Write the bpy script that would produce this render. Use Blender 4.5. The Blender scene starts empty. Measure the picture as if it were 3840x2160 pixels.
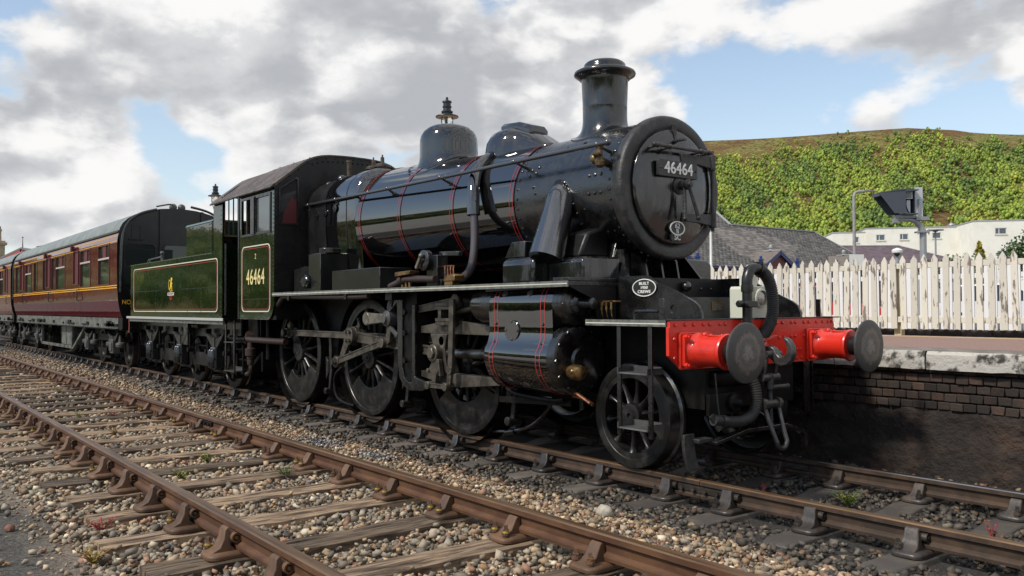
import bpy, bmesh, math, random
import numpy as np
from math import sin, cos, pi, sqrt, radians, atan2, hypot
from mathutils import Vector, Matrix
random.seed(7); RNG = np.random.default_rng(7)
SC = bpy.context.scene; COL = SC.collection
# ---------------------------------------------------------------- camera
cam_d = bpy.data.cameras.new('camera'); cam = bpy.data.objects.new('camera', cam_d); COL.objects.link(cam)
cam_d.sensor_width = 36; cam_d.lens = 30.299; cam_d.clip_start = .05; cam_d.clip_end = 6000
CR = Vector((.610417, .792069, -.004264)); CU = Vector((.020418, -.010354, .999738)); CF = Vector((-.791817, .610344, .022493))
CP = Vector((4.64794, -6.26357, 1.40854))
cam.matrix_world = Matrix(((CR.x, CU.x, -CF.x, CP.x), (CR.y, CU.y, -CF.y, CP.y), (CR.z, CU.z, -CF.z, CP.z), (0, 0, 0, 1)))
SC.camera = cam
# ---------------------------------------------------------------- sky with drifting clouds, and the sun
SUN_EL, SUN_AZ = radians(47), atan2(-.12, -.99)      # azimuth as (sin, cos) of (x, y)
world = bpy.data.worlds.new('World'); SC.world = world; world.use_nodes = True
NT = world.node_tree; NT.nodes.clear()
def nd(nt, t, **k):
    n = nt.nodes.new(t)
    for a, b in k.items(): setattr(n, a, b)
    return n
def mth(nt, op, a, b=None, clamp=False):
    n = nd(nt, 'ShaderNodeMath', operation=op, use_clamp=clamp)
    for i, x in enumerate((a, b)):
        if x is None: continue
        if isinstance(x, (int, float)): n.inputs[i].default_value = x
        else: nt.links.new(x, n.inputs[i])
    return n.outputs[0]
def sstep(nt, x, a, b, c=0., d=1.):
    n = nd(nt, 'ShaderNodeMapRange', interpolation_type='SMOOTHSTEP')
    nt.links.new(x, n.inputs[0]); n.inputs[1].default_value = a; n.inputs[2].default_value = b; n.inputs[3].default_value = c; n.inputs[4].default_value = d
    return n.outputs[0]
def mixc(nt, f, a, b):
    n = nd(nt, 'ShaderNodeMix', data_type='RGBA')
    for i, x in ((0, f), (6, a), (7, b)):
        if isinstance(x, (int, float)): n.inputs[i].default_value = x
        elif isinstance(x, (tuple, list)): n.inputs[i].default_value = (*x[:3], 1)
        else: nt.links.new(x, n.inputs[i])
    return n.outputs[2]
out = nd(NT, 'ShaderNodeOutputWorld'); bg = nd(NT, 'ShaderNodeBackground'); bg.inputs[1].default_value = .125
NT.links.new(bg.outputs[0], out.inputs[0])
sky = nd(NT, 'ShaderNodeTexSky', sky_type='NISHITA', sun_disc=False, sun_elevation=SUN_EL, sun_rotation=SUN_AZ, altitude=300, air_density=1.2, dust_density=.5)
tc = nd(NT, 'ShaderNodeTexCoord'); DIR = tc.outputs['Generated']
def noise(nt, vec, scale, detail=8, rough=.55, dist=0., w=None):
    n = nd(nt, 'ShaderNodeTexNoise')
    if w is not None: n.noise_dimensions = '4D'; n.inputs['W'].default_value = w
    n.inputs['Scale'].default_value = scale; n.inputs['Detail'].default_value = detail; n.inputs['Roughness'].default_value = rough; n.inputs['Distortion'].default_value = dist
    nt.links.new(vec, n.inputs['Vector']); return n.outputs['Fac']
def mapv(nt, vec, s=(1, 1, 1), l=(0, 0, 0)):
    n = nd(nt, 'ShaderNodeMapping'); n.inputs['Scale'].default_value = s; n.inputs['Location'].default_value = l
    nt.links.new(vec, n.inputs['Vector']); return n.outputs[0]
def cloud_noise(off):
    v = mapv(NT, DIR, (1, 1, 1.75), (3.3 + off[0], 1.7 + off[1], .4 + off[2]))
    a = noise(NT, v, 4.6, 8, .58, .15)
    vo = nd(NT, 'ShaderNodeTexNoise', noise_type='RIDGED_MULTIFRACTAL', normalize=True); vo.inputs['Scale'].default_value = 6.; vo.inputs['Detail'].default_value = 5.; vo.inputs['Roughness'].default_value = .5; vo.inputs['Offset'].default_value = 1.; vo.inputs['Gain'].default_value = 1.4
    NT.links.new(v, vo.inputs['Vector'])
    b = mth(NT, 'MULTIPLY', mth(NT, 'SUBTRACT', .5, vo.outputs['Fac']), .3)
    return mth(NT, 'ADD', mth(NT, 'MULTIPLY', mth(NT, 'SUBTRACT', a, .5), 1.15), b)
cn = cloud_noise((0, 0, 0)); cn_up = cloud_noise((-.012, -.02, .045))
sv = mapv(NT, DIR, (1, 1, 1.9), (3.3, 1.7, .4))
gn = noise(NT, mapv(NT, DIR, (1, 1, 1.7), (7.1, 2.2, .9)), 3.6, 7, .5, .3)
def blobs(lst):
    s = None
    for (x, y, z), r, w in lst:
        v = nd(NT, 'ShaderNodeVectorMath', operation='DOT_PRODUCT'); NT.links.new(DIR, v.inputs[0]); v.inputs[1].default_value = Vector((x, y, z)).normalized()
        b = sstep(NT, v.outputs['Value'], cos(r), 1., 0., w)
        s = b if s is None else mth(NT, 'ADD', s, b)
    return s
OPEN = [((-.909, .276, .314), .06, -.2), ((-.952, .213, .22), .04, -.06), ((-.947, .239, .214), .05, -.05), ((-.955, .236, .179), .05, -.15), ((-.951, .272, .148), .06, -.2),
        ((-.942, .303, .147), .06, -.22), ((-.927, .339, .16), .06, -.18), ((-.905, .391, .16), .07, -.2), ((-.872, .456, .172), .06, -.2), ((-.84, .51, .19), .05, -.12),
        ((-.559, .788, .25), .11, -.22), ((-.483, .843, .236), .11, -.24), ((-.607, .758, .235), .1, -.2), ((-.596, .776, .195), .09, -.16), ((-.391, .899, .199), .08, -.22), ((-.43, .88, .22), .07, -.05), ((-.652, .709, .27), .07, -.16), ((-.63, .76, .15), .07, -.12)]
OPEN += [((.1, -.9, .35), 1.35, -.34)]
OPEN += [((-.8, -.05, .6), .55, -.4), ((-.8, -.45, .42), .5, -.25)]
FULL = [((-.914, .305, .266), .16, .2), ((-.968, .187, .16), .09, .3), ((-.975, .15, .19), .08, .22), ((-.86, .45, .239), .18, .2), ((-.669, .676, .32), .12, .14), ((-.466, .863, .16), .07, .16), ((-.66, .72, .2), .07, .14), ((-.975, .2, .1), .08, .15), ((-.42, .86, .30), .14, .2), ((-.79, .58, .22), .14, .16), ((-.7, .66, .3), .16, .16), ((-.55, .77, .32), .1, .2), ((-.94, .2, .28), .1, .2), ((-.36, .9, .24), .07, .16),((-.948, .289, .118), .05, .22)]
GREY = [((-.959, .149, .25), .14, .5), ((-.911, .363, .198), .07, .3), ((-.887, .431, .167), .09, .55), ((-.80, .535, .27), .12, .55), ((-.793, .567, .222), .08, .4), ((-.985, .132, .115), .05, .12), ((-.40, .873, .285), .09, .35), ((-.967, .212, .13), .05, .3), ((-.865, .47, .185), .07, .35), ((-.968, .187, .155), .09, -.45), ((-.975, .2, .1), .06, -.3),((-.75,.62,.26),.06,.25),((-.914, .305, .262), .09, -.35), ((-.862, .45, .262), .06, -.35), ((-.62, .72, .30), .1, -.2)]
place_ = mth(NT, 'ADD', mth(NT, 'ADD', blobs(OPEN), blobs(FULL)), .86)
sm = noise(NT, sv, 17., 6, .62, .1)
dens = mth(NT, 'ADD', mth(NT, 'ADD', cn, place_), mth(NT, 'MULTIPLY', mth(NT, 'SUBTRACT', sm, .5), .34))
cm = sstep(NT, dens, .42, .68)
lit = mth(NT, 'MULTIPLY', mth(NT, 'SUBTRACT', cn_up, cn), 2.6)       # denser towards the sun: shaded side
gr = mth(NT, 'ADD', mth(NT, 'MULTIPLY', mth(NT, 'SUBTRACT', gn, .45), 1.5), blobs(GREY))
thick = sstep(NT, dens, .46, .78)
gr = mth(NT, 'MULTIPLY', sstep(NT, mth(NT, 'ADD', mth(NT, 'ADD', gr, lit), mth(NT, 'MULTIPLY', mth(NT, 'SUBTRACT', sm, .5), 1.1)), -.45, 1.15), thick)
ccol = mixc(NT, gr, mixc(NT, sstep(NT, mth(NT, 'SUBTRACT', sm, mth(NT, 'MULTIPLY', lit, .5)), .3, .68), (4.7, 4.75, 4.85), (6.3, 6.25, 6.2)), (3.1, 3.2, 3.4))
zsep = nd(NT, 'ShaderNodeSeparateXYZ'); NT.links.new(DIR, zsep.inputs[0])
hz = sstep(NT, zsep.outputs[2], .0, .45, .42, .12)
skyc = mixc(NT, hz, sky.outputs[0], (5.0, 5.6, 6.3))
NT.links.new(mixc(NT, cm, skyc, ccol), bg.inputs[0])
sun_d = bpy.data.lights.new('sun', 'SUN'); sun_d.energy = 3.0; sun_d.angle = radians(6); sun_d.color = (1, .94, .83)
sun = bpy.data.objects.new('sun', sun_d); COL.objects.link(sun)
sun.rotation_euler = Vector((-sin(SUN_AZ) * cos(SUN_EL), -cos(SUN_AZ) * cos(SUN_EL), -sin(SUN_EL))).to_track_quat('-Z', 'Y').to_euler()
SC.view_settings.view_transform = 'Standard'; SC.view_settings.look = 'None'; SC.view_settings.exposure = .3; SC.view_settings.gamma = 1
SC.view_settings.use_curve_mapping = False
SC.cycles.max_bounces = 6; SC.cycles.diffuse_bounces = 2; SC.cycles.glossy_bounces = 4; SC.cycles.transmission_bounces = 6; SC.cycles.transparent_max_bounces = 6
SC.cycles.sample_clamp_indirect = 4
# ---------------------------------------------------------------- materials
MATS = {}
def mat(name, col, rough=.5, metal=0., spec=.5, coat=0., col2=None, vs=6., lo=.4, hi=.65, bump=0., bs=40., stretch=(1, 1, 1), rough2=None, rnd=0., attr=None, hole=None, coords='Object', vd=6, ior=None, dist=0.):
    m = bpy.data.materials.new(name); m.use_nodes = True; nt = m.node_tree; b = nt.nodes['Principled BSDF']
    b.inputs['Roughness'].default_value = rough; b.inputs['Metallic'].default_value = metal; b.inputs['Specular IOR Level'].default_value = spec
    if ior: b.inputs['IOR'].default_value = ior
    b.inputs['Coat Weight'].default_value = coat; b.inputs['Coat Roughness'].default_value = .05
    b.inputs['Base Color'].default_value = (*col, 1)
    t = nd(nt, 'ShaderNodeTexCoord'); v = mapv(nt, t.outputs[coords], stretch)
    if rnd or (col2 and coords == 'Object'):
        oi = nd(nt, 'ShaderNodeObjectInfo'); mv = nd(nt, 'ShaderNodeVectorMath', operation='ADD'); cx = nd(nt, 'ShaderNodeCombineXYZ')
        for i in range(3): nt.links.new(mth(nt, 'MULTIPLY', oi.outputs['Random'], 31. + 7 * i), cx.inputs[i])
        nt.links.new(v, mv.inputs[0]); nt.links.new(cx.outputs[0], mv.inputs[1]); v = mv.outputs[0]
    c = None
    if attr:
        a = nd(nt, 'ShaderNodeAttribute', attribute_name=attr); c = a.outputs['Color']
    if col2:
        f = sstep(nt, noise(nt, v, vs, vd, .6, dist), lo, hi)
        c = mixc(nt, f, c if c else col, col2)
        if rough2 is not None: nt.links.new(sstep(nt, f, 0, 1, rough, rough2), b.inputs['Roughness'])
    if rnd:
        h = nd(nt, 'ShaderNodeHueSaturation'); nt.links.new(sstep(nt, oi.outputs['Random'], 0, 1, 1 - rnd, 1 + rnd), h.inputs['Value'])
        if c: nt.links.new(c, h.inputs['Color'])
        else: h.inputs['Color'].default_value = (*col, 1)
        c = h.outputs[0]
    if c: nt.links.new(c, b.inputs['Base Color'])
    if bump:
        bn = nd(nt, 'ShaderNodeBump'); bn.inputs['Strength'].default_value = 1.; bn.inputs['Distance'].default_value = bump
        nt.links.new(noise(nt, v, bs, 4, .6), bn.inputs['Height']); nt.links.new(bn.outputs[0], b.inputs['Normal'])
    MATS[name] = m; return m
BLK = mat('gloss_black_paint', (.003, .003, .0035), .03, ior=2.15, bump=.0007, bs=2.5, col2=(.006, .0055, .005), vs=3.5, rough2=.13, lo=.48, hi=.8)
DMB = mat('dome_black_paint', (.004, .004, .0045), .06, ior=1.85, bump=.0006, bs=3, col2=(.012, .011, .0105), vs=6, rough2=.18, lo=.5, hi=.75)
SAT = mat('satin_black_paint', (.004, .004, .0045), .2, ior=1.75, col2=(.009, .0085, .008), vs=9, rough2=.32, bump=.0015, bs=45)
CHM = mat('chimney_black_paint', (.005, .005, .0055), .12, ior=1.75, col2=(.012, .011, .0105), vs=7, rough2=.34, bump=.003, bs=16, stretch=(1, 1, .25))
CST = mat('cast_iron_black', (.016, .016, .016), .4, ior=1.5, col2=(.045, .042, .04), vs=10, rough2=.45, bump=.006, bs=55)
MBK = mat('sooty_black', (.005, .005, .0055), .4, spec=.35, col2=(.013, .012, .0115), vs=5, bump=.002, bs=30)
DRK = mat('underframe_black', (.004, .0037, .0034), .5, spec=.2, col2=(.011, .0095, .008), vs=6, bump=.002, bs=30)
ROOF = mat('sooty_roof_brown', (.055, .042, .034), .6, col2=(.115, .085, .067), vs=4, bump=.002, bs=25)
WHL = mat('wheel_grey_black', (.009, .009, .0092), .3, ior=1.5, col2=(.022, .02, .018), vs=8, rough2=.48, bump=.001, bs=60)
TYR = mat('tyre_steel', (.03, .029, .027), .42, metal=.3, col2=(.05, .045, .04), vs=12, bump=.0008, bs=80)
TRD = mat('tread_steel', (.16, .16, .16), .3, metal=.9, col2=(.05, .045, .04), vs=5, bump=.0005, bs=60)
ROD = mat('oily_steel', (.125, .11, .09), .34, metal=.5, col2=(.05, .042, .033), vs=7, rough2=.45, bump=.0008, bs=50)
BRS = mat('brass', (.33, .2, .08), .35, metal=.85, col2=(.12, .075, .035), vs=18)
CPR = mat('copper', (.5, .22, .11), .35, metal=.9, col2=(.2, .09, .05), vs=14)
RPI = mat('brown_pipe', (.05, .03, .024), .45, metal=.3, col2=(.045, .03, .026), vs=9)
RED = mat('buffer_red_paint', (.62, .026, .012), .3, coat=.25, col2=(.36, .016, .01), vs=7, lo=.48, hi=.8, bump=.001, bs=30)
RLN = mat('red_lining', (.36, .026, .022), .25, coat=.3)
CLN = mat('cream_lining', (.6, .58, .47), .3)
GRN = mat('lined_green_paint', (.006, .014, .0045), .05, ior=1.85, col2=(.008, .016, .0055), vs=3, bump=.0032, bs=1.7)
DKG = mat('dirty_edge_grey', (.18, .185, .17), .35, col2=(.09, .09, .082), vs=12, metal=.2)
STL = mat('buffer_head_steel', (.06, .058, .056), .42, metal=.5, col2=(.17, .145, .125), vs=5, lo=.45, hi=.7, bump=.0015, bs=30, rough2=.5)
_n = STL.node_tree; _t = nd(_n, 'ShaderNodeTexCoord'); _m = mapv(_n, _t.outputs['Generated'], (0, 1, 1), (0, -.5, -.5)); _l = nd(_n, 'ShaderNodeVectorMath', operation='LENGTH'); _n.links.new(_m, _l.inputs[0])
_r = mth(_n, 'ADD', _l.outputs['Value'], mth(_n, 'MULTIPLY', mth(_n, 'SUBTRACT', noise(_n, _m, 7., 6, .65), .5), .3))
_c = mixc(_n, sstep(_n, _r, .08, .17), (.22, .2, .18), (.12, .114, .108)); _c = mixc(_n, sstep(_n, _r, .2, .27), _c, (.17, .145, .125)); _c = mixc(_n, sstep(_n, _r, .29, .36), _c, (.08, .076, .073))
_c = mixc(_n, sstep(_n, noise(_n, _m, 30., 5, .7), .52, .7), _c, (.04, .036, .034)); _n.links.new(_c, _n.nodes['Principled BSDF'].inputs['Base Color'])
RUB = mat('ribbed_rubber', (.018, .017, .016), .6, col2=(.03, .028, .026), vs=12)
WHT = mat('white_paint', (.78, .77, .72), .4)
YEL = mat('straw_numerals', (.72, .6, .26), .35)
LYL = mat('crest_yellow', (.75, .5, .03), .35)
CRM = mat('lamp_cream_paint', (.55, .55, .46), .4, col2=(.3, .29, .22), vs=9, lo=.55, hi=.75)
GLS = mat('dark_window_glass', (.02, .024, .024), .03, ior=1.6)
CGL = mat('cab_window_glass', (.05, .06, .06), .03, ior=1.9)
MAR = mat('maroon_paint', (.085, .011, .018), .05, ior=1.65, col2=(.1, .013, .02), vs=4, bump=.003, bs=1.7)
MRD = mat('maroon_interior', (.09, .012, .016), .4)
OCH = mat('coach_lining_yellow', (.75, .38, .02), .35)
CRF = mat('coach_roof_grey', (.2, .215, .195), .45, col2=(.14, .15, .135), vs=3)
SOL = mat('solebar_grey', (.15, .155, .14), .4, col2=(.05, .05, .045), vs=5)
RUST = mat('rusty_rail', (.07, .028, .0115), .7, col2=(.115, .052, .022), vs=9, bump=.001, bs=60, stretch=(.4, 1, 1), coords='Object')
RTOP = mat('rail_head_worn', (.19, .115, .06), .4, metal=.5, col2=(.1, .053, .027), vs=7, stretch=(.15, 3, 1))
RSHN = mat('rail_head_polished', (.42, .41, .41), .2, metal=.95, col2=(.25, .24, .23), vs=7, stretch=(.1, 3, 1))
RDK = mat('oily_rail', (.042, .027, .018), .55, col2=(.075, .044, .027), vs=7, bump=.001, bs=60)
CHR = mat('rusty_chair', (.085, .045, .024), .6, col2=(.12, .06, .028), vs=14, bump=.002, bs=60, rnd=.25)
CHD = mat('oily_chair', (.03, .026, .023), .38, col2=(.06, .045, .035), vs=12, bump=.002, bs=60, rnd=.25)
FYL = mat('yellow_ferrule', (.45, .34, .05), .7)
WOOD = mat('weathered_sleeper', (.24, .168, .105), .8, col2=(.055, .035, .022), vs=5.5, lo=.38, hi=.62, bump=.012, bs=9, stretch=(6, .55, 3), rnd=.6, vd=9, dist=.6)
CONC = mat('oily_concrete', (.075, .064, .056), .6, col2=(.115, .098, .08), vs=5, bump=.004, bs=40, rnd=.3)
STON = mat('ballast_stone', (.3, .28, .25), .75, attr='Col', col2=(.1, .085, .07), vs=26, lo=.58, hi=.85, coords='Generated' if False else 'Object')
LEAF = mat('leaves', (.08, .13, .03), .6, attr='Col')
PICK = mat('peeling_cream_paint', (.62, .585, .5), .6, col2=(.21, .175, .15), vs=9, lo=.565, hi=.6, bump=.004, bs=14, stretch=(2.2, 2, .45), rnd=.1, vd=9)
PIC2 = mat('clean_white_fence_paint', (.72, .72, .71), .5)
NAVY = mat('blue_trim_paint', (.018, .045, .19), .4)
SLT = mat('grey_slate', (.13, .12, .112), .55, col2=(.2, .17, .145), vs=2.2, bump=.003, bs=20, rnd=.35, attr=None)
SLA = mat('grey_slate_weathered', (.13, .12, .112), .55, attr='Col', bump=.003, bs=20)
PSL = mat('purple_slate', (.125, .1, .108), .6, attr='Col', bump=.003, bs=20)
LEAD = mat('lead_flashing', (.36, .36, .36), .5)
BRKR = mat('red_sandstone_brick', (.15, .065, .052), .8, col2=(.22, .11, .09), vs=9, rnd=.3)
REND = mat('cream_render', (.74, .71, .63), .85, col2=(.68, .65, .56), vs=.8)
GALV = mat('galvanised_steel', (.33, .34, .345), .5, metal=.4, col2=(.3, .31, .31), vs=8)
SIGB = mat('signal_dark_grey', (.065, .075, .095), .6)
PWHT = mat('painted_white_metal', (.7, .7, .66), .45)
RUFB = mat('orange_red_brick', (.35, .1, .06), .8, col2=(.26, .07, .05), vs=14)
SAND = mat('buff_stone', (.35, .29, .19), .8, col2=(.2, .17, .11), vs=5)
CLR = bpy.data.materials.new('lamp_glass'); CLR.use_nodes = True
_b = CLR.node_tree.nodes['Principled BSDF']; _b.inputs['Transmission Weight'].default_value = .95; _b.inputs['Roughness'].default_value = .05; _b.inputs['Base Color'].default_value = (.95, .94, .85, 1)
# ---------------------------------------------------------------- mesh builder
def fr(d):
    d = Vector(d).normalized(); a = Vector((0, 0, 1)) if abs(d.z) < .9 else Vector((1, 0, 0))
    u = a.cross(d).normalized(); return d, u, d.cross(u)
def crv(pts, k=6):
    P = [Vector(p) for p in pts]; o = []
    for i in range(len(P) - 1):
        a, b, c, d = P[max(i - 1, 0)], P[i], P[i + 1], P[min(i + 2, len(P) - 1)]
        for j in range(k):
            t = j / k; o.append(.5 * ((2 * b) + (c - a) * t + (2 * a - 5 * b + 4 * c - d) * t * t + (3 * b - a - 3 * c + d) * t ** 3))
    o.append(P[-1]); return o
class G:
    def __init__(s): s.v = []; s.f = []; s.m = []; s.mi = 0
    def add(s, vs, fs):
        n = len(s.v); s.v += [tuple(p) for p in vs]; s.f += [tuple(i + n for i in f) for f in fs]; s.m += [s.mi] * len(fs); return s
    def box(s, x0, x1, y0, y1, z0, z1):
        return s.add([(x, y, z) for x in (x0, x1) for y in (y0, y1) for z in (z0, z1)], [(0, 1, 3, 2), (4, 6, 7, 5), (0, 4, 5, 1), (2, 3, 7, 6), (0, 2, 6, 4), (1, 5, 7, 3)])
    def bar(s, a, b, w, h, up=(0, 0, 1), w2=None, h2=None):
        a = Vector(a); b = Vector(b); d = (b - a).normalized(); u = Vector(up); u = (u - d * u.dot(d)).normalized(); r = d.cross(u)
        vs = []
        for p, ww, hh in ((a, w, h), (b, w2 or w, h2 or h)):
            for i, j in ((-1, -1), (1, -1), (1, 1), (-1, 1)): vs.append(p + r * (i * ww / 2) + u * (j * hh / 2))
        return s.add(vs, [(0, 3, 2, 1), (4, 5, 6, 7), (0, 1, 5, 4), (1, 2, 6, 5), (2, 3, 7, 6), (3, 0, 4, 7)])
    def loft(s, rings, cap=True, closed=True):
        n = len(rings[0]); vs = [p for r in rings for p in r]; fs = []
        for i in range(len(rings) - 1):
            for j in range(n if closed else n - 1):
                k = (j + 1) % n; fs.append((i * n + j, i * n + k, (i + 1) * n + k, (i + 1) * n + j))
        if cap: fs.append(tuple(range(n - 1, -1, -1))); fs.append(tuple((len(rings) - 1) * n + j for j in range(n)))
        return s.add(vs, fs)
    def lathe(s, o, ax, prof, n=24, cap=True):
        d, u, w = fr(ax); o = Vector(o)
        return s.loft([[o + d * t + (u * cos(2 * pi * j / n) + w * sin(2 * pi * j / n)) * max(r, 1e-4) for j in range(n)] for t, r in prof], cap)
    def cyl(s, a, b, r, r2=None, n=14, cap=True):
        a = Vector(a); b = Vector(b); return s.lathe(a, b - a, [(0, r), ((b - a).length, r if r2 is None else r2)], n, cap)
    def tube(s, pts, r, n=10, cap=True):
        P = [Vector(p) for p in pts]; rings = []; pu = None
        for i, p in enumerate(P):
            d = (P[min(i + 1, len(P) - 1)] - P[max(i - 1, 0)]).normalized()
            if pu is None: _, u, _w = fr(d)
            else: u = (pu - d * pu.dot(d)).normalized()
            pu = u; w = d.cross(u); rr = r[i] if isinstance(r, (list, tuple)) else r
            rings.append([p + (u * cos(2 * pi * j / n) + w * sin(2 * pi * j / n)) * rr for j in range(n)])
        return s.loft(rings, cap)
    def prism(s, poly, ax, a0, a1):
        def q(p, a): return {'x': (a, p[0], p[1]), 'y': (p[0], a, p[1]), 'z': (p[0], p[1], a)}[ax]
        return s.loft([[q(p, a0) for p in poly], [q(p, a1) for p in poly]])
    def sph(s, c, r, n=12, m=8, sx=1, sy=1, sz=1):
        c = Vector(c); return s.loft([[c + Vector((r * sx * sin(pi * max(i, .02) / m if i < m else .01) * cos(2 * pi * j / n), r * sy * sin(pi * max(i, .02) / m if i < m else .01) * sin(2 * pi * j / n), r * sz * cos(pi * i / m))) for j in range(n)] for i in range(m + 1)])
    def sheet(s, u0, u1, v0, v1, holes, fn, th=None):
        us = sorted({u0, u1, *[h[i] for h in holes for i in (0, 1)]}); vs = sorted({v0, v1, *[h[i] for h in holes for i in (2, 3)]})
        us = [u for u in us if u0 <= u <= u1]; vs = [v for v in vs if v0 <= v <= v1]
        for i in range(len(us) - 1):
            for j in range(len(vs) - 1):
                cu, cv = (us[i] + us[i + 1]) / 2, (vs[j] + vs[j + 1]) / 2
                if any(h[0] < cu < h[1] and h[2] < cv < h[3] for h in holes): continue
                s.add([fn(us[i], vs[j]), fn(us[i + 1], vs[j]), fn(us[i + 1], vs[j + 1]), fn(us[i], vs[j + 1])], [(0, 1, 2, 3)])
        return s
    def frame(s, u0, u1, v0, v1, w, fn, d0, d1):
        # rectangular frame; fn(u, v, depth)
        for a, b, c, d in ((u0, u1, v0, v0 + w), (u0, u1, v1 - w, v1), (u0, u0 + w, v0 + w, v1 - w), (u1 - w, u1, v0 + w, v1 - w)):
            s.add([fn(x, z, y) for x in (a, b) for y in (d0, d1) for z in (c, d)], [(0, 1, 3, 2), (4, 6, 7, 5), (0, 4, 5, 1), (2, 3, 7, 6), (0, 2, 6, 4), (1, 5, 7, 3)])
        return s
    def dome(s, c, n, r, h=None, k=6):
        # rivet head on a surface with normal n
        d, u, w = fr(n); c = Vector(c); h = h or r * .7
        return s.loft([[c + d * t + (u * cos(2 * pi * j / k) + w * sin(2 * pi * j / k)) * q for j in range(k)] for t, q in ((-.002, r), (h * .6, r * .8), (h, r * .3))])
WORG = {}
def obj(name, g, mats, parent=None, org=None, smooth=38, bev=0, rot=None, fixn=True, sub=0, **props):
    me = bpy.data.meshes.new(name)
    V = np.array(g.v, dtype=np.float64)
    if org is None: org = Vector(((V[:, 0].min() + V[:, 0].max()) / 2, (V[:, 1].min() + V[:, 1].max()) / 2, V[:, 2].min()))
    org = Vector(org)
    me.from_pydata([tuple(p) for p in (V - np.array(org))], [], g.f)
    ml = mats if isinstance(mats, (list, tuple)) else [mats]
    for m in ml: me.materials.append(m)
    if len(ml) > 1: me.polygons.foreach_set('material_index', g.m)
    if fixn:
        bm = bmesh.new(); bm.from_mesh(me); bmesh.ops.recalc_face_normals(bm, faces=bm.faces); bm.to_mesh(me); bm.free()
    if smooth:
        me.polygons.foreach_set('use_smooth', [True] * len(me.polygons)); me.set_sharp_from_angle(angle=radians(smooth))
    o = bpy.data.objects.new(name, me); COL.objects.link(o)
    link(o, parent, org)
    if bev:
        b = o.modifiers.new('bevel', 'BEVEL'); b.width = bev; b.segments = 2; b.limit_method = 'ANGLE'; b.angle_limit = radians(40); b.harden_normals = False
    for k, v in props.items(): o[k] = v
    return o
def link(o, parent, org):
    WORG[o.name] = Vector(org)
    if parent is not None:
        o.parent = parent; o.location = Vector(org) - WORG[parent.name]
    else: o.location = org
def thing(name, label, cat, loc, group=None):
    o = bpy.data.objects.new(name, None); COL.objects.link(o); o.empty_display_size = .2; link(o, None, loc)
    o['label'] = label; o['category'] = cat
    if group: o['group'] = group
    return o
def tag(o, label, cat, group=None):
    o['label'] = label; o['category'] = cat
    if group: o['group'] = group
    return o
def dup(o, parent, off):
    """copy of a part (and its sub-parts) moved by off"""
    c = o.copy(); COL.objects.link(c); link(c, parent, WORG[o.name] + Vector(off))
    if o.rotation_euler != c.rotation_euler: c.rotation_euler = o.rotation_euler
    for ch in list(o.children):
        d = ch.copy(); COL.objects.link(d); link(d, c, WORG[ch.name] + Vector(off))
    return c
def place(o, parent, loc, rz=0, scale=None):
    """copy sharing mesh data at a world place"""
    c = o.copy(); COL.objects.link(c); link(c, parent, loc); c.rotation_euler = (0, 0, rz) if not isinstance(rz, tuple) else rz
    if scale: c.scale = scale
    for ch in list(o.children):
        d = ch.copy(); COL.objects.link(d); d.parent = c; d.location = ch.location; d.rotation_euler = ch.rotation_euler; WORG[d.name] = Vector(loc)
    return c
def text(name, body, size, fn, mats, parent, ext=.004, sx=1., spacing=1., align='CENTER', bold=0., **props):
    cu = bpy.data.curves.new('t', 'FONT'); cu.body = body; cu.size = size; cu.extrude = ext; cu.align_x = align; cu.align_y = 'CENTER'; cu.space_character = spacing; cu.offset = bold; cu.resolution_u = 4
    t = bpy.data.objects.new('t', cu); COL.objects.link(t)
    me = bpy.data.meshes.new_from_object(t.evaluated_get(bpy.context.evaluated_depsgraph_get())); bpy.data.objects.remove(t)
    g = G(); g.v = [tuple(fn(v.co.x * sx, v.co.y, v.co.z)) for v in me.vertices]; g.f = [tuple(p.vertices) for p in me.polygons]; g.m = [0] * len(g.f)
    bpy.data.meshes.remove(me); bpy.data.curves.remove(cu)
    return obj(name, g, mats, parent, smooth=0, **props)
def ell(cx, cz, rx, rz, n=28, a0=0): return [(cx + rx * cos(a0 + 2 * pi * i / n), cz + rz * sin(a0 + 2 * pi * i / n)) for i in range(n)]
def rrect(x0, x1, z0, z1, r, k=4):
    o = []
    for cx, cz, a in ((x1 - r, z1 - r, 0), (x0 + r, z1 - r, pi / 2), (x0 + r, z0 + r, pi), (x1 - r, z0 + r, 3 * pi / 2)):
        o += [(cx + r * cos(a + pi / 2 * i / k), cz + r * sin(a + pi / 2 * i / k)) for i in range(k + 1)]
    return o
def ringp(g, outer, inner, ax, a0, a1):
    """flat ring between two matching 2-D outlines, with thickness"""
    def q(p, a): return {'x': (a, p[0], p[1]), 'y': (p[0], a, p[1]), 'z': (p[0], p[1], a)}[ax]
    n = len(outer); R = [[q(p, a0) for p in outer], [q(p, a1) for p in outer], [q(p, a1) for p in inner], [q(p, a0) for p in inner]]
    vs = [p for r in R for p in r]; fs = []
    for i in range(4):
        j = (i + 1) % 4
        for k in range(n):
            l = (k + 1) % n; fs.append((i * n + k, i * n + l, j * n + l, j * n + k))
    g.add(vs, fs)
def inset(poly, d):
    cx = sum(p[0] for p in poly) / len(poly); cz = sum(p[1] for p in poly) / len(poly)
    X = max(abs(p[0] - cx) for p in poly); Z = max(abs(p[1] - cz) for p in poly)
    return [(cx + (p[0] - cx) * (X - d) / X, cz + (p[1] - cz) * (Z - d) / Z) for p in poly]
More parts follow.
